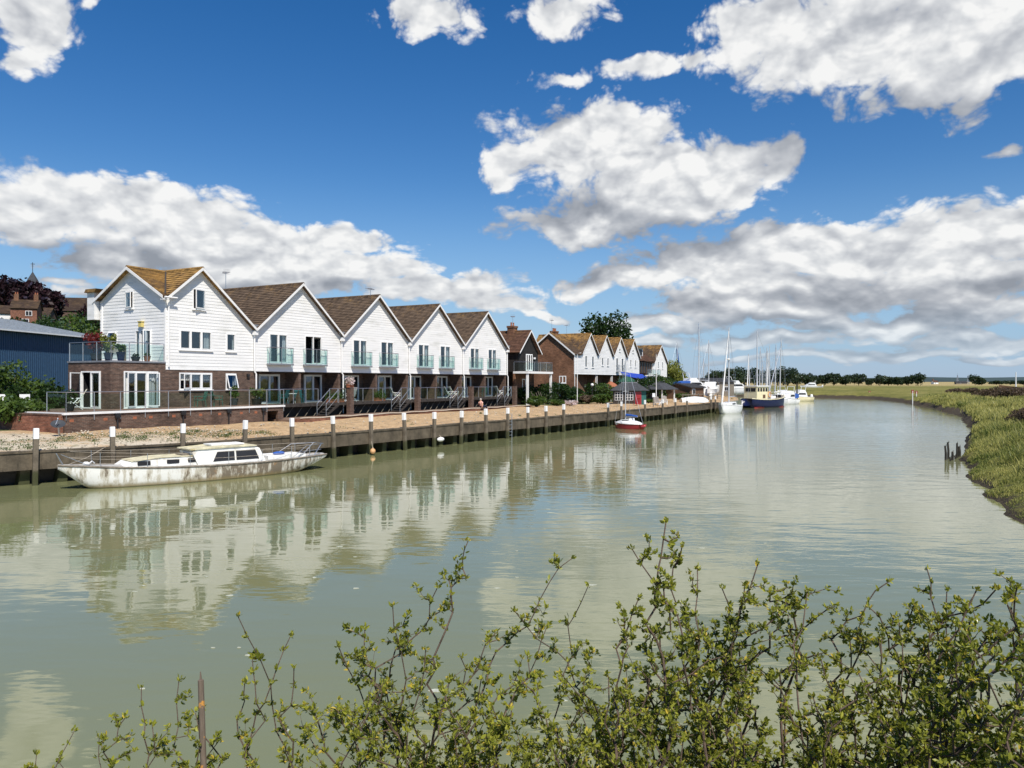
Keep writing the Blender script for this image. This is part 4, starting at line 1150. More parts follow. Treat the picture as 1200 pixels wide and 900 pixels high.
# ---------- second row
P2 = 45.2
def second_row():
    dz = -HB; zr, zv, zc = 11.5, 8.4, 5.5; w = 3.09; sl = (zr - zv) / w
    G = 'white gabled houses of the farther row'
    def ground_floor(root, x0, x1):
        b = MB(); b.box(x0, x1, 1.6, 1.8, 1.3, zc - .1); b.box(x1 - .2, x1, .1, 1.6, 1.3, zc - .1); b.box(x0, x1, 8, 8.2, 1.3, zv)
        b.build('brick_wall', M['brick_row'], root, dz=dz)
        s = MB(); s.box(x0, x1, .03, 1.6, zc - .1, zc - .04); s.build('soffit', M['wood_dark'], root, dz=dz)
        for x in (x0 + .15, x1 - .15):
            c = MB(); c.box(x - .08, x + .08, .1, .26, 1.4, zc - .1); c.build('porch_post', M['white_trim'], root, dz=dz)
        window(root, shifted(FRONT, 1.55), x0 + .5, x0 + 2.0, 2.3, 4.4, leaves=2, curtain=1, door=True, sill=False, dz=dz, room=.2)
    specs = [
        (104.95, 'white gabled end house with a brown brick flank wall, first of the farther row', [(-1.68, -.83, 6.45, 8.2), (.85, 1.7, 6.45, 8.2)], 0),
        (111.13, 'white gabled house second from the brick flank wall in the farther row', [(-1.5, -.75, 6.8, 8.1), (.7, 1.45, 6.8, 8.1)], 0),
        (117.31, 'white gabled house with two tall upstairs doors and iron balconies in the farther row', [(-1.7, -.7, 6.0, 8.2), (.7, 1.7, 6.0, 8.2)], 1),
        (123.49, 'white gabled house beside the dormer roofed house in the farther row', [(-1.5, -.8, 6.8, 8.1), (.8, 1.5, 6.8, 8.1)], 0)]
    for k, (t0, label, ops, bal) in enumerate(specs):
        root = thing('terraced_house', label, 'house', row(t0, P2, HB), ROT, G)
        xl = -5.5 if k == 0 else -w
        c = MB(); allops = ops + ([(-.4, .4, 9.2, 9.8)] if k in (2, 3) else [])
        cladding(c, zc, zr - .12, lambda z: (xl if z < zv else -(zr - z) / sl) if k == 0 else max(-w, -(zr - z) / sl), lambda z: min(w, (zr - z) / sl), allops, pitch=.22)
        c.box(xl, w, -.03, .05, zc - .06, zc)
        c.build('cladding', M['clad'], root, dz=dz)
        gable_roof(root, w, w, zr, zv, zv, -.3, 8.4, M['tile_mid'], dz)
        barge(root, 0, zr + .02, w, zv + .02, -.34, dz, .17); barge(root, 0, zr + .02, -w, zv + .02, -.34, dz, .17)
        for (u0, u1, z0, z1) in allops:
            window(root, FRONT, u0, u1, z0, z1, leaves=1, curtain=0, dz=dz, sill=True, fw=.06)
        if bal:
            for (u0, u1, z0, z1) in ops: juliet(root, u0 - .1, u1 + .1, z0, z0 + 1.05, dz, glass=False)
        ground_floor(root, xl, w)
        if k == 0:
            Wd = 7.6; e = MB(END(xl))
            f = MB(); f.box(xl - .02, xl + .2, .02, Wd, 1.3, 8.3); f.slab([(xl - .02, .0, 8.3), (xl - .02, Wd, 8.3), (xl - .02, Wd / 2, 11.35)], (.22, 0, 0))
            f.slab([(xl + 2, -.05, 1.3), (xl + 6.4, -.05, 1.3), (xl + .1, -.05, 5.3), (xl + .1, -.05, 1.3)], (0, .3, 0))
            f.build('flank_wall', M['brick_row'], root, dz=dz)
            r_ = MB()
            roof_slope(r_, (xl - .3, -.28, 8.25), (-3.25, -.28, 8.25), (.05, Wd / 2, 11.45), (xl - .3, Wd / 2, 11.45))
            roof_slope(r_, (-3.25, Wd + .28, 8.25), (xl - .3, Wd + .28, 8.25), (xl - .3, Wd / 2, 11.45), (.05, Wd / 2, 11.45))
            r_.build('wing_roof', M['tile_mid'], root, dz=dz)
            for y1 in (-.28, Wd + .28):
                q = MB(); q.slab([(xl - .34, Wd / 2, 11.48), (xl - .34, y1, 8.27), (xl - .34, y1, 8.03), (xl - .34, Wd / 2, 11.24)], (.035, 0, 0)); q.build('barge_board', M['white_trim'], root, dz=dz)
            window(root, shifted(END(xl), -.02), -2.3, -1.2, 4.15, 5.2, leaves=2, curtain=0, dz=dz, room=.015 + .02)
            p = MB(); p.tube([(xl + .08, -.08, 8.2), (xl + .08, -.08, 1.5)], .05, 6); p.build('downpipe', M['white'], root, dz=dz)
            chimney(root, -4.6, -3.5, 3.4, 4.2, 11.0, 11.75, dz, 3, 'brick_row')
            aerial(root, -4.9, 3.8, 11.3, 13.3, dz, .2); aerial(root, .2, 3.8, 11.4, 12.9, dz, .9)
    # dormer roofed house
    root = thing('dormer_house', 'brown roofed house with a white cheeked dormer and dark glazed veranda in the farther row', 'house', row(130.2, P2, HB), ROT)
    r_ = MB(); roof_slope(r_, (-3.65, -.4, 8.0), (3.7, -.4, 8.0), (3.7, 4.2, 11.1), (-3.65, 4.2, 11.1)); roof_slope(r_, (3.7, 8.6, 8.0), (-3.65, 8.6, 8.0), (-3.65, 4.2, 11.1), (3.7, 4.2, 11.1))
    r_.build('roof', M['tile_brown'], root, dz=dz)
    d = MB(); d.box(-2.6, .8, .9, 3.4, 8.7, 10.3); dm = d.build('dormer', M['white_trim'], root, dz=dz)
    d = MB(); d.slab([(-3.0, .5, 10.28), (1.1, .5, 10.28), (1.1, 3.9, 11.0), (-3.0, 3.9, 11.0)], (0, 0, .14)); d.build('dormer_roof', M['tile_mid'], dm, dz=dz)
    d = MB(); d.box(-2.2, .4, .87, .9, 9.0, 10.1); d.build('dormer_window', M['black'], dm, dz=dz)
    b = MB(); b.box(-3.6, 3.6, 1.2, 1.4, 1.3, 7.9); b.box(-3.6, 3.6, 8.0, 8.2, 1.3, 7.9); b.build('brick_wall', M['brick_row'], root, dz=dz)
    g = MB(); g.box(-3.4, 3.4, .2, .26, 5.9, 7.8); vr = g.build('veranda_glazing', M['black'], root, dz=dz)
    g = MB()
    for k in range(6): g.box(-3.4 + k * 1.33, -3.3 + k * 1.33, .12, .19, 5.9, 7.8)
    g.build('glazing_bar', M['wood_brown'], vr, dz=dz)
    s = MB(); s.box(-3.5, 3.5, -1.6, 1.2, 5.3, 5.5); s.build('balcony_slab', M['white_trim'], root, dz=dz)
    railing(root, [(-3.4, -1.5), (3.4, -1.5)], 5.5, 1.0, 1.4, dz)
    # last gable
    root = thing('gabled_house', 'last white gabled house of the farther row with orange lichened roof, beside the pale willow', 'house', row(138.1, P2, HB), ROT)
    W2 = 3.9; z2r, z2e = 11.1, 7.9; s2 = (z2r - z2e) / W2
    ops = [(-1.6, -.8, 6.7, 8.1), (.8, 1.6, 6.7, 8.1)]
    c = MB(); cladding(c, 5.3, z2r - .1, lambda z: max(-W2, -(z2r - z) / s2), lambda z: min(W2, (z2r - z) / s2), ops, pitch=.22); c.box(-W2, W2, -.03, .05, 5.24, 5.3)
    c.box(W2, W2 + .03, 0, 8, 5.3, z2e); c.box(-W2 - .03, -W2, 0, 8, 5.3, z2e)
    c.build('cladding', M['clad'], root, dz=dz)
    gable_roof(root, W2 + .2, W2 + .2, z2r, z2e - .16, z2e - .16, -.3, 8.4, M['tile_mid'], dz)
    barge(root, 0, z2r + .02, W2 + .2, z2e - .14, -.34, dz, .17); barge(root, 0, z2r + .02, -W2 - .2, z2e - .14, -.34, dz, .17)
    for o in ops: window(root, FRONT, *o, leaves=1, curtain=0, dz=dz, sill=True)
    ground_floor(root, -W2, W2)
    chimney(root, -.5, .5, 5.5, 6.3, 10.6, 11.7, dz, 2, 'brick_row')
second_row()
# ------------------------------------------------------------------ quay, mooring posts
S0, S1 = quay_at_px(-90), quay_at_px(842)
def offset_pt(s, off, z=0.0):
    """point off metres landward of the quay line"""
    p, d = quay_pt(s)
    return Vector((p.x - d.y * off, p.y + d.x * off, z))

def make_quay():
    root = thing('quay_wall', 'long grey quay wall of heavy beams on dark timber piles below the shingle', 'quay', tuple(quay_pt(S0)[0]))
    L0 = Vector(root.location)
    def strip(f0, b0, z0, z1, step=1.0, wob=.0):
        m = MB(); n = int((S1 - S0) / step); ring = []
        for i in range(n + 1):
            s = S0 + (S1 - S0) * i / n
            w_ = wob * math.sin(i * 1.7) + wob * .6 * math.sin(i * .61)
            fz = wob * math.sin(i * .37 + 1)
            a, b = offset_pt(s, f0 + w_) - L0, offset_pt(s, b0) - L0
            ring.append([(a.x, a.y, z0 + fz), (b.x, b.y, z0), (b.x, b.y, z1 + fz), (a.x, a.y, z1 + fz)])
        vs = [v for r_ in ring for v in r_]; fs = []
        for i in range(n):
            for k in range(4): fs.append((i * 4 + k, i * 4 + (k + 1) % 4, i * 4 + 4 + (k + 1) % 4, i * 4 + 4 + k))
        fs += [(0, 1, 2, 3), (n * 4 + 3, n * 4 + 2, n * 4 + 1, n * 4)]
        return m.add(vs, fs)
    strip(0, .55, .64, QZ - .06, .9, .012).build('beam', M['concrete'], root)
    strip(-.045, .6, QZ - .062, QZ + .02, .9, .016).build('coping', M['concrete'], root)
    strip(1.1, 1.5, -1.5, .66).build('sheet_piling', M['algae_timber'], root)
    s = S0 + .5; k = 0
    while s < S1:
        p, d = quay_pt(s); n = Vector((-d.y, d.x, 0))
        if k < 90:
            b = MB(); w_ = .24 + .05 * rnd.random()
            o = offset_pt(s, 0) - L0
            lean = rnd.uniform(.10, .28)
            q0 = [o + d * (-w_) + n * .34, o + d * (w_) + n * .34, o + d * w_ + n * 1.08, o - d * w_ + n * 1.08]
            q1 = [o - d * (w_ * .62 - lean) + n * .36, o + d * (w_ * .62 + lean) + n * .36, o + d * (w_ * .62 + lean) + n * 1.08, o - d * (w_ * .62 - lean) + n * 1.08]
            vs = [(v.x, v.y, -1.2) for v in q0] + [(v.x, v.y, .65) for v in q1]
            b.add(vs, [(0, 3, 2, 1), (4, 5, 6, 7), (0, 1, 5, 4), (1, 2, 6, 5), (2, 3, 7, 6), (3, 0, 4, 7)])
            b.build('pile', M['pile'], root)
        s += 1.42 + rnd.uniform(-.12, .12); k += 1
    # ladder
    s = quay_at_px(596.5); p, d = quay_pt(s); n = Vector((-d.y, d.x, 0)); b = MB()
    for q in (-.22, .22):
        a = p - L0 + d * q - n * .12; b.tube([(a.x, a.y, -.4), (a.x, a.y, 1.9)], .028, 5)
    for i in range(8):
        z = -.3 + i * .27; a, c = p - L0 - d * .22 - n * .12, p - L0 + d * .22 - n * .12
        b.tube([(a.x, a.y, z), (c.x, c.y, z)], .018, 5)
    b.build('ladder', M['steel'], root)
make_quay()

POSTS = [-75, 39, 131, 212, 284, 340, 389, 433, 472.5, 507, 538.5, 568, 593, 617, 638.5, 658.7, 678, 695, 711.5, 726, 741, 754.7, 767, 775, 782.6, 790.3, 797.3, 804, 811, 816.5, 822, 827.5, 832, 837]
def make_posts():
    for i, px in enumerate(POSTS):
        s = quay_at_px(px); p, d = quay_pt(s); n = Vector((-d.y, d.x, 0)); o = p - n * .16
        lab = 'square timber mooring post with white painted top along the quay edge'; grp = 'white topped mooring posts along the quay'
        if px == 39: lab, grp = 'white topped timber post beside the bow of the derelict sailing boat', grp
        if px == 433: lab = 'white topped timber post with the orange float hanging at its foot'
        if px == 507: lab = 'white topped timber post with the white fender hanging beside it'
        if px == 593: lab = 'white topped timber post right beside the quay ladder'
        t_ = thing('mooring_post', lab, 'post', (o.x, o.y, 0), math.atan2(d.y, d.x) + rnd.uniform(-.12, .12), grp)
        t_.rotation_euler[0] = rnd.uniform(-.03, .03); t_.rotation_euler[1] = rnd.uniform(-.032, .032)
        top = 2.38 + rnd.uniform(-.07, .07); w_ = .096 + rnd.uniform(-.008, .012)
        b = MB(); b.cbox(-w_, w_, -w_, w_, -1.4, top - .45, .02); b.build('shaft', M['post'], t_)
        c = MB(); c.cbox(-w_ - .004, w_ + .004, -w_ - .004, w_ + .004, top - .45, top - .03, .02)
        c.slab([(-w_ + .01, -w_ + .01, top - .03), (w_ - .01, -w_ + .01, top - .03), (w_ - .01, w_ - .01, top - .03), (-w_ + .01, w_ - .01, top - .03)], (0, 0, .03))
        c.build('painted_top', M['white_post'], t_)
make_posts()

def hang_float(px, name, label, mat, z, rx, rz, cat):
    s = quay_at_px(px); p, d = quay_pt(s); n = Vector((-d.y, d.x, 0)); o = p - n * .42
    t_ = thing(name, label, cat, (o.x, o.y, z), math.atan2(d.y, d.x))
    b = MB(); b.ball((0, 0, 0), rx, .16, rz, 14, 10); b.build('body', M[mat], t_, smooth=True)
    b = MB(); b.tube([(0, 0, rz * .9), (-.05, .05, .8 - z)], .014, 5); b.tube([(-.04, 0, rz * .9), (.04, 0, rz * .98), (0, 0, rz + .05)], .03, 5); b.build('rope', M['rope'], t_)
hang_float(431, 'mooring_buoy', 'small pale orange float hanging low against the quay', 'orange', .22, .17, .17, 'buoy')
hang_float(511, 'boat_fender', 'long white fender hanging against the quay piles', 'white_plastic', .52, .34, .15, 'fender')

# low brick edging with a pale rope laid along it, in front of the decks
def patio_edge():
    root = thing('brick_edging', 'low brick edging of the patio in front of the decks, pale rope along its top', 'edging', row(37.6, 37.2, 1.5), ROT)
    b = MB(); b.box(0, 33.6, 0, .32, -.2, .40); b.box(33.3, 33.6, .32, 3.4, -.2, .40); b.build('kerb_course', M['brick_red'], root)
    b = MB(); b.box(-.3, 33.3, .32, 2.9, -.1, .36); b.build('patio', M['paving'], root)
    pts = [(x, -.03 + .05 * math.sin(x * .9), .43 + .02 * math.sin(x * 2.1)) for x in np.linspace(.3, 33.2, 90)]
    b = MB(); b.tube(pts, .045, 6); b.build('rope', M['rope'], root)
patio_edge()
# ------------------------------------------------------------------ boats
def loft(secs, m=7, a=.55, b=.9):
    """hull from (x, half beam, keel z, sheer z) sections; returns hull and deck meshes"""
    h = MB(); vs = []; fs = []
    for (x, hb, zk, zs) in secs:
        half = []
        for k in range(m):
            ph = math.pi / 2 * k / (m - 1)
            half.append((hb * max(0.0, math.cos(ph)) ** a, zs + (zk - zs) * math.sin(ph) ** b))
        for (y, z) in half: vs.append((x, y, z))
        for (y, z) in half[-2::-1]: vs.append((x, -y, z))
    w_ = 2 * m - 1
    for i in range(len(secs) - 1):
        for k in range(w_ - 1): fs.append((i * w_ + k, i * w_ + k + 1, (i + 1) * w_ + k + 1, (i + 1) * w_ + k))
    fs.append(tuple(range(w_))); fs.append(tuple((len(secs) - 1) * w_ + k for k in range(w_ - 1, -1, -1)))
    h.add(vs, fs)
    d = MB(); vs = []; fs = []
    for (x, hb, zk, zs) in secs: vs += [(x, hb * .985, zs - .01), (x, 0, zs + .05), (x, -hb * .985, zs - .01)]
    for i in range(len(secs) - 1):
        for k in range(2): fs.append((i * 3 + k, i * 3 + k + 1, i * 3 + 4 + k, i * 3 + 3 + k))
    d.add(vs, fs)
    return h, d

def gunwale(secs, r=.035):
    g = MB()
    for sg in (1, -1): g.tube([(x, sg * hb, zs) for x, hb, zk, zs in secs], r, 6)
    return g

# ---- the derelict yacht alongside
def derelict():
    root = thing('derelict_yacht', 'derelict white sailing boat with flaking rusty hull and dark cabin windows, moored by the quay', 'boat', (-14.2, 34.9, 0), math.atan2(.69, .73))
    secs = [(-5.68, .03, .84, 1.00), (-5.3, .26, .56, .97), (-4.75, .52, .10, .93), (-4.3, .70, -.18, .89), (-3.4, .98, -.45, .82), (-2, 1.25, -.65, .74), (0, 1.38, -.75, .68), (2, 1.34, -.65, .66), (3.5, 1.16, -.38, .67), (4.6, .93, -.05, .69), (5.5, .70, .26, .71), (6.2, .46, .55, .73)]
    h, d = loft(secs, 8, .5, .95)
    h.build('hull', M['old_hull'], root, smooth=True); d.build('deck', M['old_deck'], root)
    gunwale(secs, .045).build('rubbing_strake', M['wood_grey'], root)
    c = MB(); w0, w1 = .74, .66
    prof = [(-3.55, .72), (-3.15, 1.00), (-1.9, 1.09), (-.3, 1.07), (-.3, .66)]
    vs = [(x, -(w0 if z < .9 else w1), z) for x, z in prof] + [(x, (w0 if z < .9 else w1), z) for x, z in prof]; n = 5
    c.add(vs, [(0, 1, 2, 3, 4), (9, 8, 7, 6, 5)] + [(i, i + 5, (i + 1) % 5 + 5, (i + 1) % 5) for i in range(5)])
    cr = c.build('coachroof', M['old_white'], root)
    t_ = MB(); t_.slab([(-3.12, -.69, 1.015), (-1.9, -.69, 1.105), (-.3, -.69, 1.085), (-.3, .69, 1.085), (-1.9, .69, 1.105), (-3.12, .69, 1.015)], (0, 0, .03)); t_.build('roof_edge', M['old_roof'], cr)
    g = MB(); g.box(-.95, -.1, -.5, .35, 1.12, 1.19); g.build('hatch', M['wood_grey'], cr)
    for x in (-2.62, -1.42, -.30 - .22):
        for sg in (-1, 1):
            p = MB(); y = sg * .715
            ring = [(x + .26 * max(-1, min(1, 1.35 * math.cos(a))), .925 + .09 * max(-1, min(1, 1.35 * math.sin(a)))) for a in np.linspace(0, 2 * math.pi, 17)[:-1]]
            p.slab([(q[0], y - sg * .03, q[1]) for q in ring], (0, sg * .045, 0)); p.build('portlight', M['black'], cr)
    wh = MB(); prof = [(-.36, .64), (-.62, 1.26), (-.45, 1.36), (.6, 1.42), (2.25, 1.38), (2.5, 1.29), (2.78, .64)]
    hw = lambda z: .86 - .17 * (z - .64)
    vs = [(x, -hw(z), z) for x, z in prof] + [(x, hw(z), z) for x, z in prof]; n = 7
    wh.add(vs, [tuple(range(n)), tuple(range(2 * n - 1, n - 1, -1))] + [(i, i + n, (i + 1) % n + n, (i + 1) % n) for i in range(n)])
    wo = wh.build('wheelhouse', M['old_white'], root)
    r_ = MB(); r_.slab([(-.72, -.80, 1.36), (.6, -.82, 1.435), (2.35, -.80, 1.39), (2.35, .80, 1.39), (.6, .82, 1.435), (-.72, .80, 1.36)], (0, 0, .045)); r_.build('wheelhouse_roof', M['old_roof'], wo)
    r_ = MB(); r_.box(.35, 1.9, -.45, .45, 1.475, 1.54); r_.build('roof_hatch', M['old_white'], wo)
    for (a, b_, c_, e) in ((.28, .50, 1.28, 1.30), (1.36, 1.36, 2.28, 2.45)):
        for sg in (-1, 1):
            z0, z1 = .80, 1.23
            q = [(a, sg * (hw(z0) + .004), z0), (e if a > 1 else 1.28, sg * (hw(z0) + .004), z0), (c_ if a > 1 else 1.28, sg * (hw(z1) + .004), z1), (b_, sg * (hw(z1) + .004), z1)]
            p = MB(); p.slab(q, (0, sg * .012, 0)); p.build('cabin_window', M['black'], wo)
    for sg in (-1, 1):
        for (x, hb, zs) in ((-4.3, .70, .89), (-2.6, 1.14, .78), (-.9, 1.33, .70), (.8, 1.36, .67), (2.4, 1.30, .66), (4.0, 1.06, .68)):
            s = MB(); y = sg * (hb - .06); s.tube([(x, y, zs - .02), (x, y, zs + .60)], .013, 5); s.build('stanchion', M['steel'], root)
        for dz_ in (.32, .59):
            s = MB(); s.tube([(x, sg * (hb - .06), zs + dz_) for x, hb, zs in ((-5.3, .26, .97), (-4.3, .70, .89), (-2.6, 1.14, .78), (-.9, 1.33, .70), (.8, 1.36, .67), (2.4, 1.30, .66), (4.0, 1.06, .68), (5.6, .66, .71))], .006, 4)
            s.build('guard_wire', M['rope'], root)
    p = MB()
    p.tube([(4.0, -.98, .68), (4.9, -.8, 1.24), (6.05, -.4, 1.28), (6.05, .4, 1.28), (4.9, .8, 1.24), (4.0, .98, .68)], .013, 6); p.tube([(5.1, -.76, .70), (5.1, -.76, 1.25)], .016, 5); p.tube([(5.1, .76, .70), (5.1, .76, 1.25)], .016, 5)
    p.tube([(5.95, -.4, 1.28), (5.45, -.55, .72)], .022, 6); p.tube([(5.95, .4, 1.28), (5.45, .55, .72)], .022, 6); p.tube([(4.45, -.9, .96), (5.9, -.44, 1.0)], .013, 5)
    p.build('stern_rail', M['steel'], root)
    p = MB(); p.tube([(-5.5, -.12, .98), (-5.75, -.05, 1.5), (-5.75, .05, 1.5), (-5.5, .12, .98)], .011, 6); p.tube([(-4.6, -.5, .93), (-5.6, -.1, 1.45)], .012, 5); p.build('bow_rail', M['steel'], root)
    p = MB(); p.ball((-4.7, -.15, 1.02), .13, .1, .09, 10, 6); p.tube([(-4.62, -.2, 1.0), (-4.5, -.25, 1.12), (-4.4, -.2, 1.02)], .03, 5); p.build('coiled_rope', M['white_plastic'], root)
    p = MB(); p.box(2.95, 4.9, -.72, .72, .69, .86); p.build('cockpit_seat', M['old_white'], root)
    p = MB(); p.ball((3.7, -.3, .93), .32, .16, .09, 10, 6); p.build('tarpaulin_bundle', M['blue_cloth'], root)
    # warps to the quay
    p = MB(); p.tube([(-5.3, .1, 1.0), (-4.2, 1.6, 1.12), (-3.2, 2.6, 1.45)], .012, 5); p.build('mooring_line', M['rope'], root)
derelict()

def yacht(label, x, y, heading, L, B, fb, hull='hull_white', mast_h=10.0, mast_at=.08, furl=True, cover=None, mast_r=.11, group='yachts rafted beyond the blue boat', name='sailing_yacht', z=0.0, cabin=True, boot=None, roll=0.0, radar=False):
    root = thing(name, label, 'yacht', (x, y, z), heading, group)
    root.rotation_euler[0] = roll
    f = lambda u, hb, zk, zs: (u * L, hb * B, zk, zs)
    secs = [f(.5, .012, fb * .9, fb * 1.22), f(.46, .10, fb * .25, fb * 1.19), f(.40, .20, -.15, fb * 1.15), f(.28, .36, -.4, fb * 1.08), f(.1, .48, -.5, fb), f(-.12, .5, -.5, fb * .95), f(-.32, .44, -.3, fb * .94), f(-.44, .36, -.02, fb * .96), f(-.5, .31, .22, fb * .98)]
    h, d = loft(secs, 7)
    h.build('hull', M[hull], root, smooth=True); d.build('deck', M['old_white'], root)
    if boot:
        s2 = [(x_, hb * 1.012, -.3, .13) for x_, hb, zk, zs in secs[2:8]]
        bt = MB()
        for sg in (1, -1):
            bt.slab([(x_, sg * hb * .86, -.2) for x_, hb, a_, b_ in s2] + [(x_, sg * (hb * .955), .16) for x_, hb, a_, b_ in s2[::-1]], (0, sg * .03, 0))
        bt.build('boot_stripe', M[boot], root)
    gunwale(secs, .03).build('toe_rail', M['wood_brown' if hull != 'hull_white' else 'hull_grey'], root)
    if cabin:
        c = MB(); prof = [(.26 * L, fb * 1.06), (.2 * L, fb + .38), (-.1 * L, fb + .52), (-.14 * L, fb * .95)]
        vs = [(a, -B * .27, q) for a, q in prof] + [(a, B * .27, q) for a, q in prof]
        c.add(vs, [(0, 1, 2, 3), (7, 6, 5, 4)] + [(i, i + 4, (i + 1) % 4 + 4, (i + 1) % 4) for i in range(4)])
        cb = c.build('cabin', M['hull_white'], root)
        for sg in (-1, 1):
            w_ = MB(); w_.box(-.06 * L, .14 * L, sg * B * .27 - .012, sg * B * .27 + .012, fb + .16, fb + .34); w_.build('cabin_window', M['black'], cb)
    mx = mast_at * L
    m_ = MB(); m_.tube([(mx, 0, fb), (mx, 0, mast_h)], mast_r, 8, mast_r * .7)
    for zf in (.52, .76): m_.tube([(mx, -B * .3, mast_h * zf), (mx, B * .3, mast_h * zf)], .022, 5)
    mo = m_.build('mast', M['mast'], root)
    r_ = MB()
    r_.tube([(mx, 0, mast_h), (-.49 * L, 0, fb)], .014, 4)
    for sg in (-1, 1): r_.tube([(mx, 0, mast_h * .98), (mx, sg * B * .3, mast_h * .52), (mx - .1, sg * B * .45, fb)], .013, 4)
    r_.build('rigging', M['steel'], mo)
    if furl:
        g = MB(); n = 8; p0, p1 = Vector((.485 * L, 0, fb + .4)), Vector((mx, 0, mast_h * .97))
        g.tube([p0.lerp(p1, k / n) for k in range(n + 1)], .13, 6, .03); g.build('furled_sail', M['sail'], mo)
    else:
        g = MB(); g.tube([(.485 * L, 0, fb + .2), (mx, 0, mast_h * .97)], .014, 4); g.build('forestay', M['steel'], mo)
    bh = 1.2 if L > 5 else .62
    bm = MB(); bm.tube([(mx, 0, fb + bh), (mx - .42 * L, 0, fb + bh + .05)], .06 if L > 5 else .03, 6); bo = bm.build('boom', M['mast'], root)
    if cover:
        cv = MB(); cv.tube([(mx - .1, 0, fb + bh + .2), (mx - .2 * L, 0, fb + bh + .17), (mx - .41 * L, 0, fb + bh + .1)], .17 if L > 5 else .11, 7, .08); cv.build('sail_cover', M[cover], bo)
    if radar:
        q = MB(); q.ring([(.05, 0), (.26, .04), (.26, .18), (.08, .24)], 12, (mx + .25, 0, mast_h * .62)); q.build('radar_dome', M['white_plastic'], mo)
    pu = MB(); pu.tube([(.40 * L, -B * .18, fb * 1.14), (.47 * L, -B * .1, fb + .75), (.51 * L, 0, fb + .8), (.47 * L, B * .1, fb + .75), (.40 * L, B * .18, fb * 1.14)], .018, 5)
    pu.tube([(-.36 * L, -B * .38, fb * .95), (-.4 * L, -B * .36, fb + .65), (-.5 * L, 0, fb + .68), (-.4 * L, B * .36, fb + .65), (-.36 * L, B * .38, fb * .95)], .018, 5)
    if L > 5: pu.build('guard_rail', M['steel'], root)
    return root

# the white yacht at the end of the quay
x, y, _ = at(855, 107)
yacht('white yacht with tall mast and furled sail at the end of the quay', x, y, math.atan2(-.85, -.52), 7.6, 2.6, 1.05, mast_h=11.9, mast_at=.05, radar=True, group=None)
# little red hulled boat
x, y, _ = at(737, 71.5)
red_boat = yacht('little sailing boat with dark red hull, white deck and blue sail cover on the water', x, y, math.atan2(.25, .97) - 1.05 + math.pi, 3.3, 1.5, .46, hull='red_paint', mast_h=6.7, mast_at=.12, furl=False, cover='blue_cloth', group=None, name='dayboat', mast_r=.05)
b = MB(); b.ball((.05, 0, .46), 1.52, .68, .36, 18, 10); b.build('deck_moulding', M['hull_white'], red_boat, smooth=True)
# rafted yachts beyond
RAFT = [(879, 146, 9.6, 'hull_white', None), (889.5, 150, 10.9, 'hull_white', 'blue_cloth'), (893.5, 158, 9.4, 'hull_grey', None), (897, 153, 11.1, 'hull_white', 'green_cloth'), (901.5, 162, 10.9, 'hull_blue', None), (908, 150, 11.6, 'hull_white', 'blue_cloth'), (913.5, 148, 12.8, 'hull_white', 'cream_fabric')]
LABS = ['shorter masted yacht just behind the wheelhouse of the blue boat', 'white yacht with blue sail cover behind the blue boat', 'grey hulled yacht among the rafted masts', 'white yacht with green sail cover among the rafted masts', 'navy hulled yacht farthest back among the rafted masts', 'white yacht with blue sail cover beyond the bow of the blue boat', 'tallest masted yacht of the raft, cream sail cover, beyond the bow of the blue boat']
for (px, D, mh, hm, cv), lb in zip(RAFT, LABS):
    x, y, _ = at(px, D)
    yacht(lb, x, y, R(56) + rnd.uniform(-.2, .2) + (math.pi if rnd.random() < .4 else 0), rnd.uniform(7.6, 9.0), 2.8, 1.05, hull=hm, mast_h=mh, mast_at=0.0, furl=rnd.random() < .6, cover=cv, roll=rnd.uniform(-.03, .03))

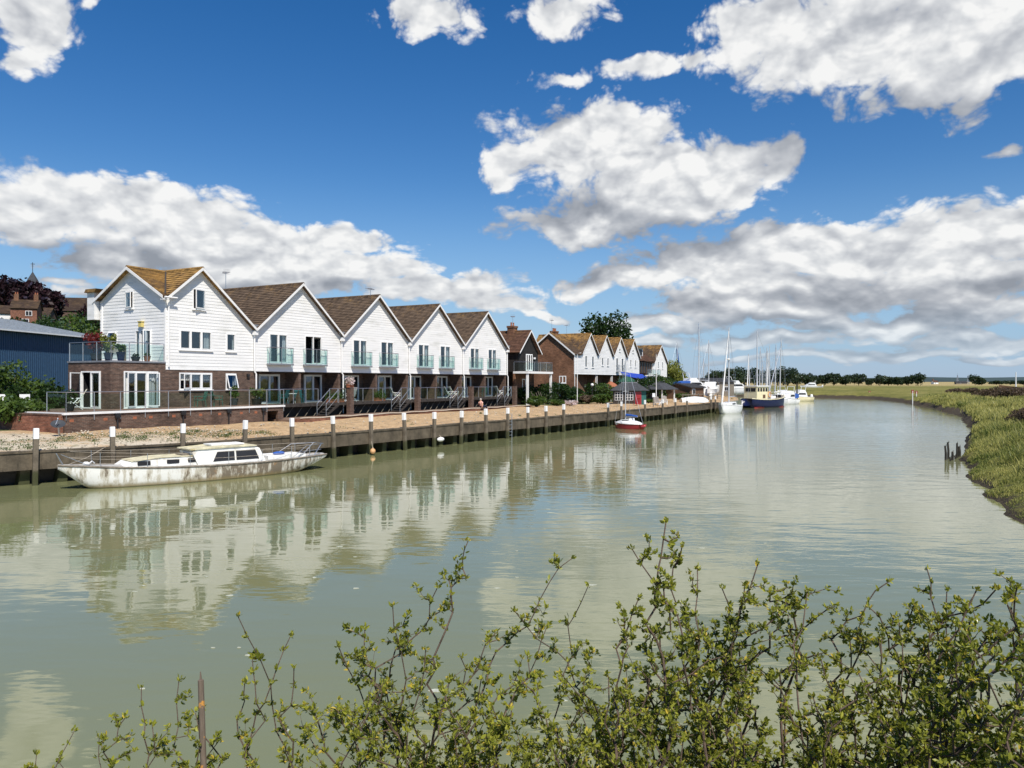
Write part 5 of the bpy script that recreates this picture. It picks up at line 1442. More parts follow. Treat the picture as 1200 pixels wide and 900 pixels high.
def fishing_boat():
    x, y, _ = at(897, 131)
    root = thing('fishing_boat', 'navy blue fishing boat with cream wheelhouse and orange lifebuoy beyond the white yacht', 'fishing boat', (x, y, 0), R(38))
    L, B = 10.8, 3.6
    secs = [(L * u, B * hb, zk, zs) for u, hb, zk, zs in [(.5, .015, .5, 2.05), (.46, .12, .1, 1.95), (.40, .24, -.3, 1.82), (.28, .40, -.6, 1.6), (.1, .49, -.7, 1.42), (-.15, .5, -.7, 1.35), (-.35, .47, -.5, 1.42), (-.46, .38, .0, 1.52), (-.5, .30, .35, 1.56)]]
    h, d = loft(secs, 8); h.build('hull', M['hull_blue'], root, smooth=True); d.build('deck', M['wood_grey'], root)
    bt = MB()
    for sg in (1, -1):
        s2 = secs[1:8]
        bt.slab([(a, sg * hb * .80, -.15) for a, hb, q, r_ in s2] + [(a, sg * hb * .93, .20) for a, hb, q, r_ in s2[::-1]], (0, sg * .06, 0))
    bt.build('boot_stripe', M['red_paint'], root)
    gunwale(secs, .07).build('gunwale', M['cream_paint'], root)
    wx0, wx1, hw = -4.3, -1.2, 1.25
    w_ = MB(); w_.box(wx0, wx1, -hw, hw, 1.3, 3.55); wo = w_.build('wheelhouse', M['cream_paint'], root)
    r_ = MB(); r_.box(wx0 - .2, wx1 + .25, -hw - .15, hw + .15, 3.55, 3.70); r_.build('wheelhouse_roof', M['white_trim'], wo)
    for k in range(4):
        for sg in (-1, 1):
            q = MB(); q.box(wx0 + .2 + k * .75, wx0 + .72 + k * .75, sg * hw - .02, sg * hw + .02, 2.72, 3.32); q.build('window', M['black'], wo)
    for k in range(2):
        q = MB(); q.box(wx0 - .02, wx0 + .02, -1.0 + k * 1.05, -.1 + k * 1.05, 2.7, 3.3); q.build('window', M['black'], wo)
    q = MB(); q.box(-2.6, -1.9, -hw - .025, -hw + .01, 1.6, 2.2); q.build('hatch', M['wood_brown'], wo)
    lb = MB(); ring = [(-.75 + .38 * math.cos(a), -hw * .95 - .1, 2.2 + .45 * math.sin(a)) for a in np.linspace(0, 2 * math.pi, 17)]; lb.tube(ring, .11, 6); lb.build('lifebuoy', M['orange'], root)
    m_ = MB(); m_.tube([(-2.4, 0, 3.6), (-2.4, 0, 12.9)], .12, 8, .08); mo = m_.build('mast', M['mast'], root)
    s = MB()
    for e in ((4.9, 0, 1.9), (-5.2, 0, 1.5)): s.tube([(-2.4, 0, 12.7), e], .016, 4)
    s.build('rigging', M['steel'], mo)
    m_ = MB(); m_.tube([(1.2, 0, 1.4), (1.2, 0, 10.6)], .09, 7, .05); m2 = m_.build('mizzen_mast', M['mast'], root)
    g = MB(); g.tube([(1.25, 0, 3.0), (4.4, 0, 10.2)], .07, 6); g.build('derrick', M['mast'], m2)
    c = MB(); c.box(.6, 2.0, -.7, .7, 1.35, 1.95); c.build('engine_hatch', M['white_trim'], root)
    w_ = MB(); w_.tube([(3.4, -.6, 1.9), (3.4, .6, 1.9)], .22, 10); w_.box(3.2, 3.6, -.7, -.62, 1.4, 2.1); w_.box(3.2, 3.6, .62, .7, 1.4, 2.1); w_.build('winch', M['black'], root)
    rl = MB()
    for sg in (-1, 1): rl.tube([(-1, sg * 1.7, 2.2), (1.0, sg * 1.7, 2.2), (3.0, sg * 1.4, 2.4), (4.6, sg * .5, 2.7)], .025, 5)
    for sg in (-1, 1):
        for a, hb, z_ in ((-1, 1.7, 1.35), (1, 1.7, 1.4), (3, 1.4, 1.62), (4.6, .5, 1.85)): rl.tube([(a, sg * hb, z_), (a, sg * hb, z_ + .85)], .022, 5)
    rl.build('guard_rail', M['white_plastic'], root)
fishing_boat()

def cruiser(label, px, D, heading, L, B, hull='hull_white', cab='hull_white', z=0.0, group=None, name='motor_cruiser', fly=True, canopy=None):
    x, y, _ = at(px, D)
    root = thing(name, label, 'motor boat', (x, y, z), heading, group)
    secs = [(L * u, B * hb, zk, zs) for u, hb, zk, zs in [(.5, .02, .55, 1.35), (.44, .16, .15, 1.28), (.34, .32, -.2, 1.18), (.15, .46, -.35, 1.05), (-.15, .5, -.35, .95), (-.5, .46, -.2, .9)]]
    h, d = loft(secs, 7); h.build('hull', M[hull], root, smooth=True); d.build('deck', M['old_white'], root)
    gunwale(secs, .04).build('rubbing_strake', M['hull_grey'], root)
    c = MB(); prof = [(.30 * L, 1.1), (.16 * L, 1.95), (-.18 * L, 2.05), (-.24 * L, .95)]
    vs = [(a, -B * .36, q) for a, q in prof] + [(a, B * .36, q) for a, q in prof]
    c.add(vs, [(0, 1, 2, 3), (7, 6, 5, 4)] + [(i, i + 4, (i + 1) % 4 + 4, (i + 1) % 4) for i in range(4)])
    cb = c.build('cabin', M[cab], root)
    for sg in (-1, 1):
        w_ = MB(); w_.slab([(-.16 * L, sg * (B * .36 + .004), 1.45), (.19 * L, sg * (B * .36 + .004), 1.45), (.14 * L, sg * (B * .36 + .004), 1.82), (-.14 * L, sg * (B * .36 + .004), 1.82)], (0, sg * .02, 0)); w_.build('cabin_window', M['black'], cb)
    if fly:
        f = MB(); f.slab([(.12 * L, -B * .3, 2.0), (.05 * L, -B * .3, 2.6), (-.16 * L, -B * .3, 2.5), (-.18 * L, -B * .3, 2.03)], (0, B * .6, 0)); f.build('flybridge', M[cab], root)
        f = MB(); f.tube([(-.15 * L, -B * .3, 2.4), (-.2 * L, -B * .28, 3.4), (-.2 * L, B * .28, 3.4), (-.15 * L, B * .3, 2.4)], .05, 6); f.build('radar_arch', M['white_plastic'], root)
    if canopy:
        f = MB(); f.slab([(-.18 * L, -B * .4, 2.1), (-.46 * L, -B * .4, 1.9), (-.48 * L, -B * .4, 1.2), (-.18 * L, -B * .4, 1.1)], (0, B * .8, 0)); f.build('canopy', M[canopy], root)
    g = MB(); g.box(-.5 * L - .45, -.5 * L - .02, -.22, .22, .2, 1.15); g.ball((-.5 * L - .25, 0, 1.25), .32, .24, .3, 10, 6); g.build('outboard_motor', M['white_plastic'], root)
    return root
cruiser('cream motor cruiser at the far end of the moorings, open stern facing the bank', 937, 172, R(200), 6.2, 2.5, 'cream_paint', 'hull_white', canopy=None)
cruiser('white motor cruiser with blue canopy beside the bow of the blue fishing boat', 924, 150, R(228), 6.0, 2.4, canopy='blue_cloth')
cruiser('white motor boat with raked arch among the rafted masts', 917, 163, R(60), 6.5, 2.6)
cruiser('white cruiser with blue canopy chocked ashore behind the wooden hut', 811, 128, R(30), 7.2, 2.6, z=2.4, canopy='blue_cloth')
cruiser('small white cruiser ashore behind the boatyard fence, nearest the tall masts', 833, 126, R(70), 6.0, 2.4, z=2.3, fly=False)
cruiser('white boat with flat deckhouse lying on the far marsh beyond the river', 950.5, 330, R(175), 9, 3.0, z=1.4)
cruiser('white boat ashore behind the furled sail of the white yacht', 861, 158, R(20), 7.5, 2.6, z=2.0, canopy='blue_cloth')

def keel_stand(px, D, z): pass
# yachts laid up ashore behind the wooden hut: their masts show over the roofs
for (px, D, mh, lb) in [(819, 134, 12.4, 'laid up yacht with the tallest mast in the boatyard ashore'), (824.5, 150, 6.6, 'laid up yacht with a short mast in the boatyard ashore'), (830.5, 146, 10.0, 'laid up yacht in the boatyard nearest the white yacht'), (793.5, 160, 10.4, 'laid up yacht with slim mast near the blue crane')]:
    x, y, _ = at(px, D)
    yacht(lb, x, y, R(rnd.uniform(20, 70)), 8.0, 2.7, 1.1, mast_h=mh, mast_at=0, furl=False, z=2.3, group='yachts laid up ashore')

# upturned dinghy on the quay
def dinghy():
    x, y, _ = at(814, 103.5)
    root = thing('upturned_dinghy', 'long white upturned dinghy lying on the shingle near the end of the quay', 'dinghy', (x, y, 1.55), R(12))
    secs = [(-2.0, .45, .55, .0), (-1.2, .62, .74, .0), (0, .7, .8, .0), (1.1, .55, .74, .0), (1.8, .2, .5, .05), (2.05, .02, .25, .1)]
    h, d = loft(secs, 7); h.build('hull', M['hull_white'], root, smooth=True)
    k = MB(); k.bar((-1.9, 0, .6), (0, 0, .84), .05, .06); k.bar((0, 0, .84), (1.7, 0, .62), .05, .06); k.build('keel', M['hull_grey'], root)
dinghy()

# mooring pile, crane
def pile(px, D, label, h=4.2, r=.16):
    x, y, _ = at(px, D)
    root = thing('mooring_pile', label, 'pile', (x, y, 0))
    b = MB(); b.tube([(0, 0, -1.5), (0, 0, h)], r, 10, r * .9); b.build('shaft', M['algae_timber'], root)
    b = MB(); b.ring([(r * 1.05, h - .04), (r * 1.1, h + .04), (.03, h + .16)], 10); b.build('cap', M['black'], root)
pile(934, 158, 'dark timber pile standing in the water beside the cream cruiser', 3.6)
def crane():
    x, y, _ = at(796, 190)
    root = thing('yard_crane', 'blue lattice crane jib over the boatyard', 'crane', (x, y, 1.8), R(60))
    b = MB(); b.box(-1.6, 1.6, -1.2, 1.2, 0, 2.4); b.box(-1.0, 1.0, -.9, .9, 2.4, 4.0); b.build('cab', M['hull_blue'], root)
    j = MB()
    for a, c in ((-.3, -.3), (.3, -.3), (-.3, .3), (.3, .3)): j.tube([(a, c, 3.8), (-1.9 + a * .3, c * .3, 10.6)], .07, 5)
    for k in range(10):
        f = k / 10; j.tube([(-1.9 * f - .28, 0, 3.8 + 6.8 * f), (-1.9 * (f + .1) + .28, 0, 3.8 + 6.8 * (f + .1))], .05, 4)
    j.build('jib', M['blue_cloth'], root)
    c = MB(); c.tube([(-1.95, 0, 10.6), (-1.95, 0, 7.4)], .03, 4); c.build('hoist_cable', M['steel'], root)
crane()
# ------------------------------------------------------------------ plants
def leaf_quads(C, size, rg, up=.35):
    """one folded-free leaf blade per centre: a pointed quad with a random facing"""
    n = len(C)
    d = rg.normal(size=(n, 3)); d /= np.linalg.norm(d, axis=1)[:, None]
    u = np.cross(d, rg.normal(size=(n, 3))); u /= np.linalg.norm(u, axis=1)[:, None]
    s = size * rg.uniform(.6, 1.35, (n, 1))
    V = np.stack([C - d * s, C + u * s * .55, C + d * s, C - u * s * .55], 1).reshape(-1, 3)
    F = np.arange(4 * n).reshape(n, 4)
    return V, F

def crown_points(lobes, n, rg, hollow=.55):
    """points spread through ellipsoidal lobes, thicker near their skins, with gaps"""
    vol = np.array([l[3] * l[4] * l[5] for l in lobes]) ** .67
    cnt = (n * vol / vol.sum()).astype(int) + 1
    out = []
    for l, c in zip(lobes, cnt):
        d = rg.normal(size=(c, 3)); d /= np.linalg.norm(d, axis=1)[:, None]
        r = hollow + (1 - hollow) * rg.uniform(0, 1, (c, 1)) ** .6
        bump = 1 + .22 * np.sin(d[:, :1] * 5 + l[0]) * np.sin(d[:, 1:2] * 6 + l[1]) + .16 * np.sin(d[:, 2:3] * 9 + l[2] * 3 + d[:, :1] * 7)
        out.append(np.array(l[:3]) + d * r * bump * np.array(l[3:6]))
    return np.concatenate(out)

def lobes_for(w, h, z0, rg, k=7, flat=1.0):
    L = [(0, 0, z0 + h * .5, w * .36, w * .36, h * .42)]
    for i in range(k):
        a = 6.283 * i / k + rg.uniform(-.4, .4); r = w * rg.uniform(.20, .34); zz = z0 + h * rg.uniform(.25, .82)
        q = rg.uniform(.15, .25)
        L.append((r * math.cos(a), r * math.sin(a), zz, w * q, w * q, h * q * flat))
    return L

def tree(name, label, x, y, z, w, h, trunk_h, mat, n, leaf, cat='tree', group=None, seed=0, k=8, bark='bark', limbs=5):
    rg = np.random.default_rng(seed + 101)
    root = thing(name, label, cat, (x, y, z), rg.uniform(0, 6), group)
    L = lobes_for(w, h - trunk_h, trunk_h, rg, k)
    C = crown_points(L, n, rg)
    C = C[C[:, 2] > .02]
    V, F = leaf_quads(C, leaf, rg)
    clump = vnoise(C[:, 0] / (w * .12) + 40, C[:, 1] / (w * .12) + C[:, 2] / (w * .15) + 40, seed)
    tone = np.repeat(np.clip(clump * .7 + rg.uniform(0, .35, len(C)), 0, .92), 4)
    np_mesh('crown', V, F, M[mat], root, tone)
    b = MB(); r0 = max(.03, w * .028)
    top = trunk_h + (h - trunk_h) * .55
    b.tube([(0, 0, -.3), (r0 * .4, 0, trunk_h * .6), (0, r0 * .5, top)], r0, 8, r0 * .4)
    for l in L[1:1 + limbs]:
        b.tube([(0, 0, trunk_h * .8), (l[0] * .5, l[1] * .5, (trunk_h + l[2]) / 2), (l[0], l[1], l[2])], r0 * .5, 5, r0 * .15)
    b.build('trunk' if h > 2.6 else 'stem', M[bark], root, smooth=True)
    return root

def pxh(y_top, D):
    """height above the water of a point seen at photo row y_top at distance D"""
    return CAM_H - (y_top - 447) / 900.0 * D

# --- trees above and behind the houses
x, y, _ = at(715, 152)
tree('broadleaf_tree', 'big dark green tree rising behind the roofs of the farther row', x, y, 1.8, 10.5, pxh(370, 152) - 1.8, 5.0, 'foliage_dark', 5200, .34, seed=1, k=11)
x, y, _ = at(790, 152)
tree('willow_tree', 'pale yellow green willow beside the last white gabled house', x, y, 1.7, 5.6, pxh(421, 152) - 1.7, .8, 'foliage_willow', 3200, .22, seed=2, k=9)
x, y, _ = at(31, 188); z = hill_z(x, y)
tree('copper_beech', 'dark purple copper beech on the hill above the blue warehouse', x, y, z - 1, 15.5, pxh(325, 188) - z + 1, 2.0, 'foliage_copper', 14000, .60, seed=3, k=12)
x, y, _ = at(106, 182); z = hill_z(x, y)
tree('copper_beech', 'smaller dark purple tree beside the white corner house', x, y, z - 1, 6, pxh(352, 182) - z + 1, 2, 'foliage_copper', 2200, .36, seed=4)
HILLTREES = [(56, 150, 367, 7, 'rounded green tree in front of the red brick house on the hill'), (62, 140, 369, 9, 'broad dark green tree above the warehouse roof'), (80, 134, 366, 9, 'bushy green tree between the warehouse roof and the corner house'), (98, 128, 370, 9, 'dark green tree close behind the corner house balcony'), (112, 140, 362, 8, 'green tree half hidden by the corner house'), (2, 150, 372, 8, 'green tree over the upstream end of the warehouse roof'), (-30, 150, 368, 10, 'green tree standing farthest upstream on the hill'), (26, 160, 376, 6, 'low green tree below the red brick house')]
for i, (px, D, yt, w_, lb) in enumerate(HILLTREES):
    x, y, _ = at(px, D); z = hill_z(x, y)
    tree('broadleaf_tree', lb, x, y, z - .5, w_, max(4, pxh(yt, D) - z + .5), 1.0, 'foliage_dark' if i % 3 else 'foliage', 3600, .30, group='trees on the slope of the old town', seed=20 + i)
# --- hedge plants at the upstream end, behind the low brick wall
LEFT = [(-22, 44, 2.6, 418, 'foliage_dark', 'tall dark bush behind the low brick wall, at the upstream edge'), (4, 45, 3.0, 424, 'foliage', 'leafy green shrub against the blue warehouse'), (24, 43, 2.2, 452, 'foliage_dark', 'rounded dark shrub behind the low brick wall'), (42, 47, 2.6, 441, 'foliage', 'bushy shrub between warehouse and brick balcony'), (60, 46, 2.2, 449, 'foliage_dark', 'shrub at the corner of the brick terrace'), (14, 41, 2.0, 463, 'foliage', 'low spreading shrub just over the brick wall coping'), (36, 41, 1.8, 467, 'foliage', 'small yellow green shrub over the brick wall coping')]
for i, (px, D, w_, yt, mt, lb) in enumerate(LEFT):
    x, y, _ = at(px, D)
    tree('garden_shrub', lb, x, y, 1.7, w_, pxh(yt, D) - 1.7, .25, mt, 1700, .13, 'shrub', 'shrubs behind the low brick wall', seed=40 + i)
# --- gardens between the two rows and along the quay
GARD = [(612, 88, 3.2, 452, 'foliage_dark', 'dark bush below the balcony of the timber house'), (628, 78, 2.2, 463, 'foliage', 'rounded green shrub on the shingle in front of the timber house'), (640, 90, 3.6, 446, 'foliage_dark', 'tall dark bush against the brick flank wall'), (652, 82, 2.0, 468, 'foliage', 'low green shrub below the brick flank wall'), (655, 93, 3.2, 450, 'foliage_dark', 'dark shrub under the small square window'), (668, 84, 1.8, 470, 'flowers_white', 'white flowering clump beside the quay garden'), (672, 95, 2.6, 453, 'foliage_dark', 'dark shrub at the corner of the brick flank wall'), (682, 92, 2.4, 462, 'foliage', 'green shrub near the globe lamp'), (690, 90, 2.0, 463, 'foliage_scrub', 'rust coloured shrub near the globe lamp'), (703, 89, 2.3, 461, 'foliage', 'clipped round green bush left of the green summerhouse'), (712, 98, 3.4, 449, 'foliage', 'leafy bush below the red parasol'), (722, 104, 3.0, 452, 'foliage_dark', 'dark shrub behind the summerhouse roof'), (742, 106, 4.0, 446, 'foliage', 'green shrub below the blue awning'), (757, 102, 4.4, 439, 'foliage_dark', 'tall dark garden tree right of the summerhouse'), (769, 108, 4.4, 437, 'foliage', 'tall bushy garden tree by the slim pole'), (781, 116, 4.2, 443, 'foliage_dark', 'dark tree behind the open pavilion'), (760, 93, 1.8, 468, 'foliage', 'low yellow green shrub behind the white board'), (800, 112, 2.4, 461, 'foliage', 'green shrub between pavilion and wooden hut'), (697, 108, 3.6, 447, 'foliage_dark', 'dark bush under the white gables of the farther row'), (733, 118, 4.2, 441, 'foliage_dark', 'dark bush under the iron balconies')]
for i, (px, D, w_, yt, mt, lb) in enumerate(GARD):
    x, y, _ = at(px, D)
    tree('garden_shrub', lb, x, y, 1.65, w_, pxh(yt, D) - 1.65, .2, mt, 1500, .15, 'shrub', 'shrubs in the quayside gardens', seed=60 + i)
# --- far trees across the marsh
FAR = [(838, 430, 432, 13), (848, 440, 434, 12), (860, 430, 431, 14), (873, 440, 430, 14), (887, 430, 431, 13), (899, 440, 433, 12), (912, 430, 431, 14), (923, 420, 430, 13), (934, 450, 437, 9), (945, 470, 438, 8), (956, 480, 439, 8), (966, 480, 438.5, 9), (977, 480, 437.5, 9.5), (991, 480, 439, 8.5), (1006, 480, 437, 10), (1019, 490, 443, 6.5), (1031, 480, 439, 8.5), (1041, 485, 441, 8), (1052, 480, 441.5, 8), (1064, 480, 441, 9), (1076, 470, 436.5, 9.5), (1143, 520, 439, 8), (1150, 520, 443, 6), (1168, 600, 446, 12), (1184, 600, 446, 11), (1198, 600, 445.5, 9), (1212, 560, 443, 9), (1230, 560, 442, 10)]
for i, (px, D, yt, w_) in enumerate(FAR):
    x, y, _ = at(px, D)
    lb = {20: 'tallest rounded tree at the downstream end of the far tree line', 21: 'lone dark tree on the flat horizon beyond the marsh', 22: 'small tree touching the lone dark tree on the horizon'}.get(i)
    if lb is None: lb = 'dark tree rising behind the yacht masts beyond the marsh' if i < 8 else ('low dark tree in the line along the far edge of the marsh' if i < 23 else 'low bushy tree on the horizon beyond the brown scrub')
    grp = 'trees behind the yacht masts' if i < 8 else ('trees along the far edge of the marsh' if i < 23 else 'bushes on the horizon')
    tree('far_tree', lb, x, y, 1.6, w_, pxh(yt, D) - 1.6, .5, 'foliage_far', 1500, .52, group=grp, seed=100 + i, limbs=2)
# --- brown scrub on the right bank
SCRUB = [(1150, 128, 3.8, 457.5, 'brown scrub bush at the near end of the long thicket'), (1163, 122, 4.2, 454, 'tall brown scrub bush in the long thicket'), (1180, 120, 4.6, 453.5, 'tallest brown scrub bush in the long thicket'), (1197, 118, 4.4, 454, 'brown scrub bush beside the wooden hulk'), (1214, 114, 4.0, 455, 'brown scrub bush half out of view beyond the hulk'), (1118, 178, 4.5, 455, 'brown scrub patch in the middle of the marsh'), (1136, 172, 4.5, 454.5, 'low brown scrub near the lone far tree'), (1192, 52, 1.6, 480, 'dense brown bramble bush on the near bank'), (1206, 49, 1.8, 476, 'taller brown bramble bush at the edge of view')]
for i, (px, D, w_, yt, lb) in enumerate(SCRUB):
    x, y, _ = at(px, D)
    g = float(marsh_z(np.array([x]), np.array([y]))[0][0])
    tree('scrub_bush', lb, x, y, g - .1, w_, max(1.0, pxh(yt, D) - g + .1), .1, 'foliage_scrub', 3200, .07 if D < 80 else .12, 'shrub', 'brown scrub on the marsh', seed=150 + i, limbs=3)

# --- marsh grass: far more blades than one could count
def make_grass():
    rg = np.random.default_rng(5)
    N = 620000
    D = 9 * (150 / 9) ** rg.uniform(0, 1, N) ** .75
    px = rg.uniform(1010, 1290, N)
    X = (px - 600) / 900 * D; Y = D
    z, sd = marsh_z(X, Y)
    clump = vnoise(X * .9, Y * .9, 21) * .6 + vnoise(X * .28, Y * .28, 22) * .5
    keep = (z > np.where(D < 48, .04, .55) + .3 * rg.uniform(0, 1, N) ** 2) & (sd > -.6) & (rg.uniform(0, 1, N) < np.clip(clump * 1.6 - .25, .12, 1))
    X, Y, z, D, clump, sd = X[keep], Y[keep], z[keep], D[keep], clump[keep], sd[keep]
    # tussocks and reed tufts standing above the turf
    Tn = 900
    tD = 17 * (150 / 17) ** rg.uniform(0, 1, Tn) ** .8; tpx = rg.uniform(1060, 1290, Tn)
    tX = (tpx - 600) / 900 * tD; tY = tD.copy(); tz, tsd = marsh_z(tX, tY); ok = (tsd > 1.6) & (tz > .6)
    tX, tY, tD = tX[ok], tY[ok], tD[ok]; m_ = 110; spread = np.repeat(.10 + .0045 * tD, m_)
    bX = np.repeat(tX, m_) + rg.normal(size=len(tX) * m_) * spread; bY = np.repeat(tY, m_) + rg.normal(size=len(tX) * m_) * spread
    bz, bsd = marsh_z(bX, bY); big = np.repeat(rg.uniform(.45, 1.0, len(tX)), m_); btone = np.repeat(rg.uniform(-.35, .5, len(tX)), m_)
    nt_ = len(bX); n0_ = len(X)
    X, Y, z, D, sd = np.r_[X, bX], np.r_[Y, bY], np.r_[z, bz], np.r_[D, bY], np.r_[sd, bsd]; clump = np.r_[clump, np.full(nt_, .6)]
    n = len(X); tall_t = np.r_[np.zeros(n0_), big]; tone_t = np.r_[np.zeros(n0_), btone]
    tall = np.clip((vnoise(X * .45, Y * .45, 41) - .58) * 4, 0, 1)
    h = (.09 + .32 * clump * rg.uniform(.5, 1.2, n) + .40 * tall * rg.uniform(.3, 1, n)) * np.clip(D / 30, .8, 1.25) * np.clip((z - .1) * 1.2, .35, 1)
    wd = .003 + .00042 * D * rg.uniform(.6, 1.3, n)
    h *= 1 + .7 * np.clip((sd - 5) / 8, 0, 1) * np.clip(1.6 - D / 60, 0, 1)
    h = np.where(tall_t > 0, tall_t * rg.uniform(.5, 1.1, n), h)
    a = rg.uniform(0, 6.283, n); lean = rg.uniform(.15, .75, n) * h
    la = rg.normal(.9, .9, n)
    dx, dy = np.cos(a) * wd, np.sin(a) * wd; lx, ly = np.cos(la) * lean, np.sin(la) * lean
    B = np.stack([X, Y, z - .04], 1)
    V = np.stack([B + np.stack([-dx, -dy, 0 * dx], 1), B + np.stack([dx, dy, 0 * dx], 1), B + np.stack([lx * .4 + dx * .8, ly * .4 + dy * .8, h * .62], 1), B + np.stack([lx * .4 - dx * .8, ly * .4 - dy * .8, h * .62], 1), B + np.stack([lx + dx * .12, ly + dy * .12, h], 1), B + np.stack([lx - dx * .12, ly - dy * .12, h], 1)], 1).reshape(-1, 3)
    i = np.arange(n)[:, None] * 6
    F = np.concatenate([i + np.array([[0, 1, 2, 3]]), i + np.array([[3, 2, 4, 5]])], 0)
    tone = np.repeat(np.clip(vnoise(X * .16, Y * .16, 31) * .5 + vnoise(X * .6, Y * .6, 32) * .5 + rg.uniform(-.3, .45, n) + tone_t - .42 * np.clip(1 - sd / 7, 0, 1) * np.clip(1.5 - D / 45, 0, 1), 0, .92), 6)
    tag(np_mesh('grass', V, F, M['grass'], None, tone), 'long yellow green marsh grass on the far bank', None, None, 'stuff')
    return n
NG = make_grass()

# --- beach weeds
def beach_weeds():
    rg = np.random.default_rng(9); C = []
    for k in range(150):
        s = rg.uniform(quay_at_px(-60), quay_at_px(330) if k % 3 else quay_at_px(700)); o = rg.uniform(.5, 4.2)
        p = offset_pt(s, o); zz = left_z(p.x, p.y, o)
        m = rg.integers(25, 110); r = rg.uniform(.06, .35)
        q = rg.normal(size=(m, 3)) * np.array([r, r, .05]) + np.array([p.x, p.y, zz + .06]); q[:, 2] = np.maximum(q[:, 2], zz + .01); C.append(q)
    C = np.concatenate(C); V, F = leaf_quads(C, .03, rg)
    tag(np_mesh('beach_weeds', V, F, M['foliage'], None, np.repeat(rg.uniform(.1, .9, len(C)), 4)), 'scattered low weeds growing through the shingle', None, None, 'stuff')
beach_weeds()
def beach_stones():
    rg = np.random.default_rng(19); V = []; F = []
    ico = [(0, 0, .5), (.5, 0, 0), (.15, .48, .05), (-.42, .3, -.02), (-.4, -.3, .05), (.18, -.46, 0), (0, 0, -.4)]
    fc = [(0, 1, 2), (0, 2, 3), (0, 3, 4), (0, 4, 5), (0, 5, 1), (6, 2, 1), (6, 3, 2), (6, 4, 3), (6, 5, 4), (6, 1, 5)]
    sa, sb, sc_ = quay_at_px(-60), quay_at_px(330), quay_at_px(800)
    for k in range(2600):
        s = rg.uniform(sa, sb) if k % 2 else rg.uniform(sa, sc_); o = rg.uniform(.25, 6.5)
        p = offset_pt(s, o); z = left_z(p.x, p.y, o); r = .035 + .11 * rg.random() ** 3
        c, q = math.cos(k), math.sin(k); b = len(V); e = rg.uniform(.7, 1.3, 3) * r
        for v in ico: V.append((p.x + (v[0] * c - v[1] * q) * e[0], p.y + (v[0] * q + v[1] * c) * e[1], z + .25 * r + v[2] * e[2]))
        F += [tuple(i + b for i in f) for f in fc]
    tag(np_mesh('beach_stones', V, F, M['stone'], None), 'loose pale stones strewn over the shingle', None, None, 'stuff')
M['stone'] = paint('pale_stones', (.42, .37, .29), .9, .2, var=.5, vscale=2.5)
beach_stones()

